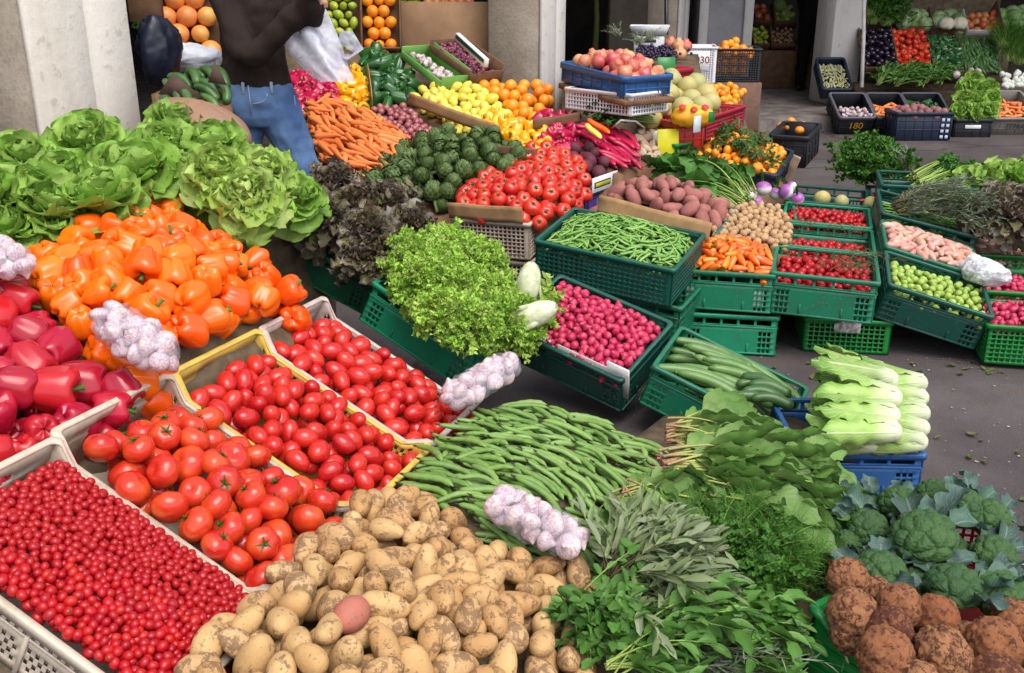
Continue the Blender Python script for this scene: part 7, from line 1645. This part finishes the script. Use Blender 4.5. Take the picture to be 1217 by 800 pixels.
slab_heap((1111, 40, 1147, 84), .027, GPEP, 'green_pepper', 'light green pepper on the far stall between tomatoes and dark marrows', 'pepper', 'green peppers on the far stall', 103, D, n=130)
slab_heap((1148, 44, 1192, 84), .024, CUKE, 'cucumber', 'dark cucumber on the far stall', 'cucumber', 'dark cucumbers on the far stall', 104, D, n=130, pose=lambda g, xy: basis((g.normal() * .2, g.normal() * .2, 1), 1.57 + g.normal() * .35))
slab_heap((1071, 10, 1108, 32), .072, CABB, 'cabbage', 'round green cabbage on the top row over the red tomatoes', 'cabbage', 'cabbages over the red tomatoes', 105, D + .5, n=10, layers=1.2, sv=.08)
slab_heap((1109, 8, 1148, 34), .072, CABB, 'cabbage', 'pale green cabbage on the top row over the green peppers', 'cabbage', 'cabbages over the green peppers', 106, D + .5, n=6, layers=1.2, sv=.08)
for u, v in ((1125, 28), (1141, 28)):
    V, F, T, P = sph(26, 18); V = V * (1 + lowfreq(V, .06, 7, 5, 8))[:, None] * [.085, .085, .07]; put('cauliflower', MB().join(ztrip(V, F)).mesh('cauliflower', M_cauli), (AD(u, v, D + .35), basis((0, -.5, 1), u), 1.0), None, 'white cauliflower in front of the pale cabbages on the far stall', 'cauliflower', 'cauliflowers on the far stall')
slab_heap((1150, 10, 1192, 36), .042, APPLE, 'apple', 'red and yellow apple in the white tray of the far stall', 'apple', 'apples on the far stall', 107, D + .5, n=50, back=P_styro)
slab_heap((1193, 0, 1235, 40), .076, CABB, 'cabbage', 'large round cabbage at the end of the far stall', 'cabbage', 'cabbages at the end of the far stall', 108, D + .4, n=14, layers=1.2, sv=.08)
for i, (u, v) in enumerate([(1198, 44), (1210, 50), (1222, 46), (1204, 60), (1216, 64)]): lay('dill_bunch', B_dill[i % 2], AD(u - 6, v + 14, D), AD(u + 4, v - 12, D + .25), 'dark green feathery herb bunch at the end of the far stall', 'herb', 'feathery herbs on the far stall', 1.5)
for i, (u, v) in enumerate([(1036, 16), (1050, 12), (1062, 18), (1042, 24), (1058, 26)]): lay('parsley_bunch', B_pars[i % 2], AD(u - 5, v + 6, D + .4), AD(u + 6, v - 8, D + .6), 'leafy green bunch over the eggplants', 'greens', 'leafy bunches over the eggplants', 1.5)
slab_heap((1052, 0, 1140, 10), .036, APPLE, 'red_apple', 'dark red fruit in the topmost row of the far stall', 'apple', 'dark red fruit in the top row', 109, D + 1.0, n=70)
put('pumpkin', MELON[0], (AD(1166, 2, D + 1.0), rotm(0), (1.8)), None, 'orange pumpkin above the apples on the far stall', 'pumpkin').data = me1('pumpkin', blob(.076, .070, .070, .03, 2, 3, 20, 13), produce('orange_pumpkin_skin', [(.55, .20, .03), (.6, .22, .03)], None, 10, 0, .5))
put('blue_crate', MB().join(bbox((0, 0, 0), (.28, .3, .1), .01)).join(bbox((-.01, -.01, .085), (.29, .31, .105), .005)).mesh('blue_crate', P_blue, False), (AD(1028, 4, D + .9), rotm(0), 1.0), None, 'blue crate at the upper corner of the far stall', 'crate')
# lower row
for i, (u, v) in enumerate([(1052, 98), (1066, 96), (1080, 95), (1094, 95), (1108, 96), (1122, 97), (1074, 100), (1100, 100)]): lay('basil_bunch', B_bas[i % 2], AD(u - 8, v + 4, D - .2), AD(u + 8, v - 4, D - .05), 'leafy green bunch in the low row under the eggplants and tomatoes', 'greens', 'leafy bunches in the low row', 1.3)
for i in range(16): put('garlic_bulb', GARL[i % 4], (AD(1136 + gg.random() * 30, 80 + gg.random() * 22, D - .25), qrand(gg), 1.6), None, 'big dry garlic bulb in the pile beside the lettuce mound', 'garlic', 'garlic pile on the far stall')
for i in range(26): put('white_root', WB[i % 2], (AD(1190 + gg.random() * 34, 86 + gg.random() * 17, D - .25), qrand(gg), 1.0), None, 'white root end in the dark heap at the end of the far stall', 'root', 'white roots on the far stall')
a, b = AD(1030, 104, D - .1), AD(1240, 104, D - .1)
e = empty('far_stall', (a, np.eye(3), 1.0), 'stepped wooden stall with sloping trays across the street', 'stall')
Ls = (b - a)[0]; sl = math.tan(.8)
for k, (y0, z0, z1) in enumerate(((.0, -.02, .0), (.25, .05, .30), (.75, .55, .78), (1.2, .95, 1.15))): put('step', MB().join(bbox((0, y0 + .12, -a[2] + .14), (Ls, y0 + .52, z0 - .05), .006)).mesh('step', C_wood, False), None, e)
put('back_board', MB().join(bbox((0, 2.0, -a[2] + .14), (Ls, 2.04, 1.5), .006)).mesh('back_board', M_wall, False), None, e)
rope('striped_pole', [AD(1027, -40, D - .1), AD(1026.5, 40, D - .1), AD(1024, 104, D - .1)], .022, plain('white_pole_paint', (.62, .58, .58), .5, .2, 8), 'white taped pole at the corner of the far stall', 'pole')
# bins in front of it
def bin_(u0, u1, v0, v1, dep, H, label, mat, cont=None, seed=0, matr=None, txt=None, sub=.06, tilt=24, group='dark tubs in front of the far stall'):
    a, b = AD(u0, v1, dep), AD(u1, v1, dep); W = np.linalg.norm(b - a); s = dep / CF; Dp = (v1 - v0) * s / math.sin(R(tilt + 12)); X = (a, rotm(0, R(tilt)))
    e = crate('tub', X, 'tub', W, Dp, H, mat, label, 'tub', group, matr)
    if txt: text(txt[0], txt[1], ((W * .5, -.012, -.10), TX, 1.0), plain('yellow_paint', (.62, .30, .01), .5), e)
    if cont:
        nm, me, lb, ct, gp, r, n, top = cont[:8]; offs = cont[8] if len(cont) > 8 else [(0, 0, 0)]
        poly = np.array([[.012, .012], [W - .012, .012], [W - .012, Dp * top], [.012, Dp * top]])
        it = pack(poly, lambda Q: .012 - .10 * np.atleast_2d(Q)[:, 1], offs, [r] * len(offs), any_pose, seed, 1.6, .6, n, .93, 4, .15, 60)
        place([(loc(X, p), X[1] @ q, k) for p, q, k in it], nm, me, lb, ct, gp, seed)
    return X, W, Dp
PALEB = [pod(280 + i, .075, .012, 10, .15, 0, .7, 7).mesh('pale_bean', produce('pale_bean_skin', [(.50, .48, .26), (.40, .42, .20), (.56, .54, .34)], None, 10, 0, .5)) for i in range(3)]
M_rim = plastic('grey_tub_rim', (.10, .10, .13), .4, (.06, .06, .07), .4)
bin_(979, 1012, 66, 105, 11.0, .16, 'dark blue tub of pale beans on the pavement beside the white pillar', P_navy, ('pale_bean', PALEB, 'pale dry bean pod in the dark blue tub', 'bean', 'pale beans in the dark blue tub', .012, 150, .86, [(-.02, 0, 0), (.02, 0, 0)]), 111, tilt=38)
bin_(999, 1040, 107, 139, 10.1, .20, 'black tub numbered 180 with a few mushrooms', P_black, ('mushroom', GARL, 'small whitish mushroom in the tub numbered 180', 'mushroom', 'mushrooms in the numbered tub', .022, 40, .55), 112, M_rim, ('180', .10), .11)
bin_(1044, 1084, 107, 139, 10.1, .20, 'black tub with a few large carrots', P_black, ('carrot', CARROT, 'fat carrot in the black tub of the far stall', 'carrot', 'carrots in the black tub', .022, 24, .6, [(-.05, 0, 0), (.05, 0, 0)]), 113, M_rim, ('18', .10), .10)
bin_(1087, 1132, 107, 139, 10.1, .20, 'black tub of green peppers behind the beet crate', P_black, ('green_pepper', GPEP, 'green pepper in the black tub behind the beetroots', 'pepper', 'green peppers in the black tub', .030, 30, .8), 114, M_rim, None, .05)
bin_(1181, 1235, 104, 140, 10.1, .20, 'grey tub of sweet potatoes with block letters on its front', plastic('grey_tub_plastic', (.26, .24, .22), .45, (.15, .13, .11), .5), ('sweet_potato', CARROT, 'long pinkish carrot in the grey lettered tub', 'carrot', 'carrots in the grey lettered tub', .022, 40, .75, [(-.05, 0, 0), (.05, 0, 0)]), 115, None, None, .05)
q = [o for o in bpy.data.objects if o.name.startswith('tub')][-1]
text('ITMA', .085, ((.25, -.012, -.10), TX, 1.0), plain('dark_ink', (.05, .05, .06), .6), q)
p0, p1 = AD(1067, 134, 9.75), AD(1134, 134, 9.75); Lb = np.linalg.norm(p1 - p0)
e = crate('black_crate', (p0, rotm(R(1))), 'tub', Lb, .32, .268, P_navy, 'black ribbed crate of beetroots with a white checked corner', 'crate')
for i in range(2):
    for j in range(4): put('mark', MB().join(bbox((0, -.012, 0), (.03, -.0085, .03), .001)).mesh('mark', plain('pale_blue_mark', (.45, .50, .62), .5), False), ((Lb - .11 + .05 * i, 0, -.25 + .055 * j), np.eye(3), 1.0), e)
XBk = (p0, rotm(R(1))); z = Bulge(*XBk, Lb, .32, .0, .05)
place(pack(inner(XBk, Lb, .32), z, *one(.043), any_pose, 116, 1.3, .5, 50, .95, 5, .15), 'beetroot', [me1('beetroot', blob(.045, .043, .040, .07, 2.2, 150 + i, 14, 10), produce('dusty_beet_skin', [(.24, .09, .10), (.30, .13, .13)], (.18, .07, .07), 12, .5, .7)) for i in range(2)], 'dusty purple beetroot in the black ribbed crate', 'beetroot', 'beetroots in the black ribbed crate', 31)
p0, p1 = AD(1136, 142, 10.0), AD(1180, 142, 10.0)
e = crate('black_crate', (p0, rotm(0)), 'tub', np.linalg.norm(p1 - p0), .40, .19, P_black, 'black crate with a white tag under the lettuce mound', 'crate')
put('tag', MB().join(bbox((.10, -.012, -.09), (.26, -.0085, -.055), .001)).mesh('tag', plain('label_white', (.74, .74, .76)), False), None, e)
for i, (u, v, s) in enumerate([(1142, 132, 1), (1158, 134, 1), (1174, 132, 1), (1146, 118, 1), (1162, 120, 1), (1178, 118, 1), (1150, 104, 1), (1166, 106, 1), (1176, 104, .9), (1158, 94, .9)]): put('lettuce', LET[i % 4], (AD(u, v, 10.05 + .05 * (132 - v) / 6), basis((g.normal() * .4, -.8, .6), g.random() * 6), s * .62), None, 'bright green lettuce in the mound on the far stall', 'lettuce', 'lettuces in the far mound')
# shelves inside the hall (citrus) left of the far pillar
Dh = 13.0
slab_heap((898, 0, 918, 24), .05, [APPLE[0]], 'dark_fruit', 'dark fruit in the shelf box inside the hall', 'fruit', 'dark fruit inside the hall', 121, Dh, n=20)
slab_heap((922, 0, 948, 25), .055, LIME + CABB[:1], 'green_fruit', 'green fruit in the shelf box inside the hall', 'fruit', 'green fruit inside the hall', 122, Dh, n=36)
slab_heap((896, 28, 915, 52), .036, LIME, 'green_lemon', 'yellow-green lemon in the low shelf box inside the hall', 'lemon', 'lemons inside the hall', 123, Dh - .3, n=40)
slab_heap((918, 30, 946, 52), .03, TANP, 'small_potato', 'small brown potato in a sack inside the hall', 'potato', 'small potatoes inside the hall', 124, Dh - .3, n=50)
a = AD(894, 60, Dh - .2); put('hall_shelf', MB().join(bbox((0, 0, -a[2] + .15), (.62, .9, .0), .01)).join(bbox((0, .5, .02), (.62, 1.1, .32), .01)).mesh('hall_shelf', C_dark, False), (a, np.eye(3), 1.0), None, 'dark shelf with fruit boxes inside the hall', 'shelf')
a = AD(958, 52, 12.6); put('wooden_table', MB().join(bbox((0, 0, -.03), (.5, .5, 0), .004)).join(bbox((.06, .02, -a[2] + .15), (.30, .42, -.031), .004)).mesh('wooden_table', plain('brown_table', (.14, .085, .05), .7), False), (a, np.eye(3), 1.0), None, 'small brown table beside the dark figure', 'table')
# potted plant in the dark opening
e = empty('small_tree', (AD(706, 40, 12.5) * [1, 1, 0] + [0, 0, .15], np.eye(3), 1.0), 'dim small tree in the dark opening behind the pomegranates', 'tree')
hh = 1.75
put('trunk', MB().join(tube([(0, 0, 0), (.03, 0, hh * .5), (-.02, 0, hh)], [.05, .035, .02], 8)).mesh('trunk', M_stalkd), None, e)
m = MB()
for i in range(420):
    p = g.normal(size=3) * [.34, .3, .20] + [0, 0, hh + .15]; m.join(leaf(.12, .05, 4, 3, [(0, .2), (.5, 1), (1, .1)], R(g.normal() * 30), R(-30), .3, 0, 1, i), 0, (p, az_el(g.random() * 6.28, g.normal() * .5), 1.0))
put('crown', m.mesh('crown', M_dark), None, e)
# ================================================================== people
def fused(name, mb, voxel, mat, parent, X=None, smooth=6, folds=0):
    o = put(name, mb.mesh(name, mat), X, parent)
    r = o.modifiers.new('Remesh', 'REMESH'); r.mode = 'VOXEL'; r.voxel_size = voxel; r.use_smooth_shade = True
    s = o.modifiers.new('Smooth', 'SMOOTH'); s.factor = .5; s.iterations = smooth
    if folds:
        t = bpy.data.textures.new('folds', 'CLOUDS'); t.noise_scale = .075; t.noise_depth = 1
        d = o.modifiers.new('Folds', 'DISPLACE'); d.texture = t; d.strength = folds; d.mid_level = .47
    return o
def limb(m, P, r, n=14):
    P = np.array(P, float); t = np.linspace(0, 1, len(P)); tt = np.linspace(0, 1, 4 * len(P)); Q = np.stack([np.interp(tt, t, P[:, i]) for i in range(3)], 1)
    for _ in range(2): Q[1:-1] = (Q[:-2] + 2 * Q[1:-1] + Q[2:]) / 4
    m.join(tube(Q, np.interp(tt, t, r), n))
    for p, rr in ((P[0], r[0]), (P[-1], r[-1])):
        V, F, _, _ = sph(12, 8); m.join(ztrip(V * rr * .98 + p, F))
def ball(m, c, r, s=(1, 1, 1)):
    V, F, _, _ = sph(20, 14); m.join(ztrip(V * r * np.array(s) + c, F))
def hand(m, w, d, side=1, curl=1.0):
    """hand at wrist w reaching along d, fingers curled round what it holds"""
    w, d = np.array(w, float), np.array(d, float); d /= np.linalg.norm(d); up = np.array([0, 0, 1.]); s = np.cross(d, up); s /= np.linalg.norm(s); dn = np.cross(s, d) * -1
    V, F, _, _ = sph(14, 9); Rm = np.stack([d, s, -dn], 1); m.join(ztrip((V * [.052, .042, .018]) @ Rm.T + w + d * .045, F))
    for i, (o, l) in enumerate(((-.030, .068), (-.010, .078), (.011, .073), (.030, .056))):
        b = w + d * .085 + s * o; m.join(tube([b - d * .02, b + d * .012, b + d * l * .42 + dn * l * .22 * curl, b + d * l * .42 + dn * l * .62 * curl, b + d * l * .18 + dn * l * .85 * curl], [.0095, .0092, .0085, .008, .006], 8))
    b = w + d * .03 + s * (-.036) * side; m.join(tube([b, b + d * .03 - s * .012 * side + dn * .012, b + d * .055 - s * .004 * side + dn * .03, b + d * .068 + dn * .045], [.012, .011, .009, .007], 8))
M_skin = produce('skin', [(.50, .27, .19), (.52, .28, .20)], (.46, .22, .16), 12, .3, .5, .4, 0, .05, 90, sss=.05)
def cloth(name, col, col2, sc=220, rib=False, bump=.35, rough=.85):
    k = NT(name); v = k.coord(False); n = k.noise(v, 9, 5, .6)
    w = k.n('TexWave', Vector=v, Scale=sc, Distortion=.6 if rib else 2.5).outputs[1]
    c = k.mix(k.math('ADD', k.math('MULTIPLY', n, .6), k.math('MULTIPLY', w, .3 if rib else .2)), col, col2)
    MATS[name] = k.done(c, rough, .2, k.bump(k.math('ADD', w, n), bump, .004), sheen=.0); return MATS[name]
def denim():
    k = NT('denim'); v = k.coord(False); n = k.noise(v, 5, 4, .6); f = k.noise(v, 300, 2, .7); z = k.n('SeparateXYZ', Vector=v).outputs[2]
    c = k.mix(k.ramp(n, [(.35, (0, 0, 0)), (.65, (1, 1, 1))]), (.035, .085, .22), (.13, .23, .42)); c = k.mix(k.math('MULTIPLY', f, .35), c, (.20, .32, .55))
    return k.done(c, .85, .2, k.bump(k.math('ADD', f, k.math('MULTIPLY', n, 2.0)), .35, .005))
def person(X, label, top, trousers, hairm, near_arm, far_arm, legs, shoe):
    e = empty('person', X, label, 'person')
    b = MB(); ball(b, (0.01, -.01, 1.585), .098, (.82, .95, 1.15)); ball(b, (.02, -.07, 1.54), .055, (.8, .8, .8)); limb(b, [(0, .01, 1.38), (.0, .0, 1.50)], [.058, .050])
    ball(b, (.012, -.108, 1.570), .016, (.75, 1.0, 1.3)); [ball(b, (.01 + sx * .082, .0, 1.575), .022, (.35, .7, 1.1)) for sx in (-1, 1)]
    limb(b, [(0, 0, .92), (0, 0, 1.15), (0, 0, 1.34)], [.08, .07, .08])
    for arm in (near_arm, far_arm):
        limb(b, arm, [.045, .038, .026]); d = np.array(arm[2]) - np.array(arm[1]); hand(b, arm[2], d)
    for lg in legs: limb(b, lg, [.075, .052, .036])
    fused('body', b, .0075, M_skin, e, None, 3)
    f = MB()
    for sx in (-1, 1): ball(f, (.012 + sx * .034, -.094, 1.592), .0125, (1.2, .6, .7))
    put('eye', f.mesh('eye', plain('eye_dark', (.05, .03, .02), .2)), None, e)
    f = MB(); ball(f, (.014, -.104, 1.530), .022, (1, .4, .28)); put('mouth', f.mesh('mouth', plain('lip', (.42, .13, .12), .4)), None, e)
    h = MB(); ball(h, (.005, .025, 1.615), .112, (.9, .95, 1.02)); ball(h, (0, .075, 1.50), .075, (1, .7, 1.6)); fused('hair', h, .012, hairm, e, None, 3)
    t = MB(); tz = [.945, .97, 1.05, 1.15, 1.25, 1.34, 1.40, 1.475]; V = tube([(0, 0, z) for z in tz], np.array([(.116, .160), (.116, .160), (.104, .145), (.104, .138), (.112, .142), (.106, .146), (.090, .120), (.066, .072)]), 26); t.join(V)
    for arm in (near_arm, far_arm):
        a = np.array(arm); end = a[1] + (a[2] - a[1]) * .93; limb(t, [a[0], a[1], end], [.062, .055, .048]); limb(t, [end - (a[2] - a[1]) * .05, end + (a[2] - a[1]) * .02], [.060, .060])
    fused('sweater', t, .011, top, e, None, 4, .022)
    j = MB(); jz = [.99, .95, .90, .84, .79]; j.join(tube([(0, 0, z) for z in jz], np.array([(.112, .155), (.120, .166), (.130, .176), (.128, .174), (.10, .150)]), 26))
    for lg in legs: limb(j, lg, [.100, .074, .062])
    fused('jeans', j, .0105, trousers, e, None, 4, .026)
    s = MB()
    for lg in legs: a = np.array(lg[-1]); ball(s, a + [0, -.06, -.05], .052, (.85, 2.3, .8)); limb(s, [a + [0, 0, -.05], a + [0, 0, .02]], [.045, .05])
    fused('shoes', s, .01, shoe, e, None, 3)
    return e
M_sweater = cloth('dark_brown_knit', (.016, .010, .009), (.046, .030, .026), 60, True, .6)
M_black = cloth('black_cloth', (.004, .004, .006), (.010, .010, .012))
M_hair = plain('dark_hair', (.03, .018, .012), .5, .3, 40, .3)
M_denim = denim(); M_shoe = plain('dark_shoe', (.03, .02, .018), .5)
PX = AD(305, 100, 4.8); PX[2] = 0; PS = (AD(305, 100, 4.8)[2]) / .975
pe = person((PX, np.eye(3), PS), 'person in a dark brown sweater and blue jeans holding a white plastic bag', M_sweater, M_denim, M_hair,
       [(-.105, -.05, 1.36), (.01, -.19, 1.07), (.255, -.22, 1.285)], [(.15, .03, 1.37), (.27, -.06, 1.12), (.31, -.25, 1.33)],
       [[(-.085, .0, .88), (-.09, -.01, .48), (-.09, .04, .10)], [(.085, 0, .88), (.215, -.02, .50), (.345, .02, .10)]], M_shoe)
# stitched pocket and belt loops are part of the jeans
st = MB()
pk = [(.005 + .075 * math.sin(a), -.152 + .01 * math.cos(a), .955 - .050 * math.cos(a) ** .8) for a in np.linspace(.1, 1.5, 9)]
st.join(tube([(.170, -.03, .93), (.180, -.045, .80), (.215, -.06, .65), (.262, -.075, .50)], .0026, 5)); st.join(tube([(.0, -.150, .985), (.004, -.158, .93), (.0, -.140, .86)], .0026, 5))
for a in (-.10, -.03, .09): st.join(bbox((a - .006, -.136 + abs(a) * .25, .945), (a + .006, -.122 + abs(a) * .25, .995), .002))
put('pocket_seam', st.join(tube(pk, .0028, 5)).mesh('pocket_seam', plain('jeans_thread', (.30, .36, .48), .8)), None, pe)
person((AD(966, 40, 12.4) * [1, 1, 0] + [0, 0, .15], rotm(R(150)), 1.03), 'dark figure in black clothes standing with the back turned inside the hall', M_black, M_black, M_hair,
       [(-.17, 0, 1.37), (-.20, -.03, 1.10), (-.16, -.14, .90)], [(.17, 0, 1.37), (.20, -.03, 1.10), (.16, -.14, .90)],
       [[(-.085, 0, .88), (-.09, 0, .48), (-.09, .02, .10)], [(.085, 0, .88), (.09, 0, .48), (.10, .02, .10)]], M_shoe)
# the thin carrier bag in the hand
def carrier():
    dep = 4.55; Lc = np.array([(364, 0), (342, 22), (327, 41), (343, 63), (360, 82), (378, 97)]); Rc = np.array([(378, -6), (388, 12), (398, 34), (407, 56), (414, 78), (422, 97)])
    n, k = 26, 22; t = np.linspace(0, 1, n); tc = np.linspace(0, 1, 6); Lp = np.stack([np.interp(t, tc, Lc[:, i]) for i in (0, 1)], 1); Rp = np.stack([np.interp(t, tc, Rc[:, i]) for i in (0, 1)], 1)
    gb = np.random.default_rng(3); VV = []
    for side in (-1, 1):
        for i in range(n):
            for j in range(k):
                s = j / (k - 1); uv = Lp[i] * (1 - s) + Rp[i] * s; w = math.sin(math.pi * s) ** .6; fold = .020 * math.sin(6 * s + 2 * t[i]) + .010 * math.sin(13 * s - 4 * t[i]) + .001 * gb.normal() * w
                VV.append(AD(uv[0], uv[1], dep + side * w * (.02 + .07 * t[i] ** .7) + fold * w))
    V = np.array(VV); F = gridF(n, k); c = AD(375, 0, dep)
    hd = [AD(*p) for p in ((404, 44, dep), (416, 48, dep - .03), (426, 60, dep - .04), (418, 68, dep - .02), (409, 66, dep))]
    m = MB().add(V - c, [F, F[:, ::-1] + n * k]).join(tube(np.array(hd) - c, np.array([(.006, .03), (.008, .045), (.006, .04), (.006, .04), (.006, .03)]), 10))
    put('plastic_bag', m.mesh('plastic_bag', film('thin_white_bag', (.74, .74, .86), .52, .28, 9.0, .6)), (c, np.eye(3), 1.0), None, 'thin white plastic carrier bag hanging from the hand of the person', 'plastic bag')
carrier()

# ================================================================== litter on the road
gl = np.random.default_rng(8); ml = MB()
for i in range(260):
    u = 900 + 317 * gl.random(); v = 395 + 330 * gl.random(); p = A(u, v, .006); a = .003 + .005 * gl.random() ** 2
    ml.join(leaf(a * 2, a * 1.4, 3, 3, None, 0, .3, .2, .2, 1, i), 0, (p, rotm(gl.random() * 6.28), 1.0))
put('litter', ml.mesh('litter', plain('pale_litter', (.36, .31, .27), .8, .4, 40), False), None, None, 'scattered specks and scraps on the asphalt', 'litter', None, 'stuff')

ml = MB()
for i in range(46):
    u = 905 + 312 * gl.random() ** .8; v = 412 + 60 * gl.random() if i < 26 else 500 + 120 * gl.random(); p = A(u, v, .007); a = .010 + .018 * gl.random()
    ml.join(leaf(a * 2, a, 5, 3, None, 0, .5, .3, .1, 1, i), 0, (p, rotm(gl.random() * 6.28), 1.0))
put('fallen_leaves', ml.mesh('fallen_leaves', leafm('crushed_leaf', (.16, .2, .05), (.10, .13, .03), (.12, .10, .04), (.2, .17, .06))), None, None, 'trodden leaf scraps on the asphalt near the crates', 'leaves', None, 'stuff')
# ================================================================== light
w = bpy.data.worlds.new('World'); scene.world = w; w.use_nodes = True; nt = w.node_tree; nt.nodes.clear()
sky = nt.nodes.new('ShaderNodeTexSky'); sky.sky_type = 'NISHITA'; sky.sun_disc = False
SE, SA = R(60), R(150)      # height; direction the light comes from, clockwise from +Y
sky.sun_elevation = SE; sky.sun_rotation = SA; sky.air_density = 1.0; sky.dust_density = 3.0; sky.ozone_density = 1.0
bg = nt.nodes.new('ShaderNodeBackground'); bg.inputs[1].default_value = .15; ow = nt.nodes.new('ShaderNodeOutputWorld')
hs = nt.nodes.new('ShaderNodeHueSaturation'); hs.inputs['Saturation'].default_value = .42      # overcast: a whiter sky
nt.links.new(sky.outputs[0], hs.inputs['Color']); nt.links.new(hs.outputs[0], bg.inputs[0]); nt.links.new(bg.outputs[0], ow.inputs[0])
sl = bpy.data.lights.new('sun', 'SUN'); sl.energy = 1.05; sl.angle = R(45); sl.color = (1, .94, .83); so = bpy.data.objects.new('sun', sl); COL.objects.link(so)
so.rotation_euler = Vector((-math.sin(SA) * math.cos(SE), -math.cos(SA) * math.cos(SE), -math.sin(SE))).to_track_quat('-Z', 'Y').to_euler()
vs = scene.view_settings; vs.view_transform = 'Standard'; vs.look = 'None'; vs.exposure = .82; vs.gamma = 1.0; vs.use_curve_mapping = False
scene.render.engine = 'CYCLES'; cy = scene.cycles; cy.use_denoising = True; cy.max_bounces = 7; cy.diffuse_bounces = 3; cy.glossy_bounces = 3; cy.transparent_max_bounces = 12; cy.transmission_bounces = 4; cy.caustics_reflective = False; cy.caustics_refractive = False; cy.sample_clamp_indirect = 6
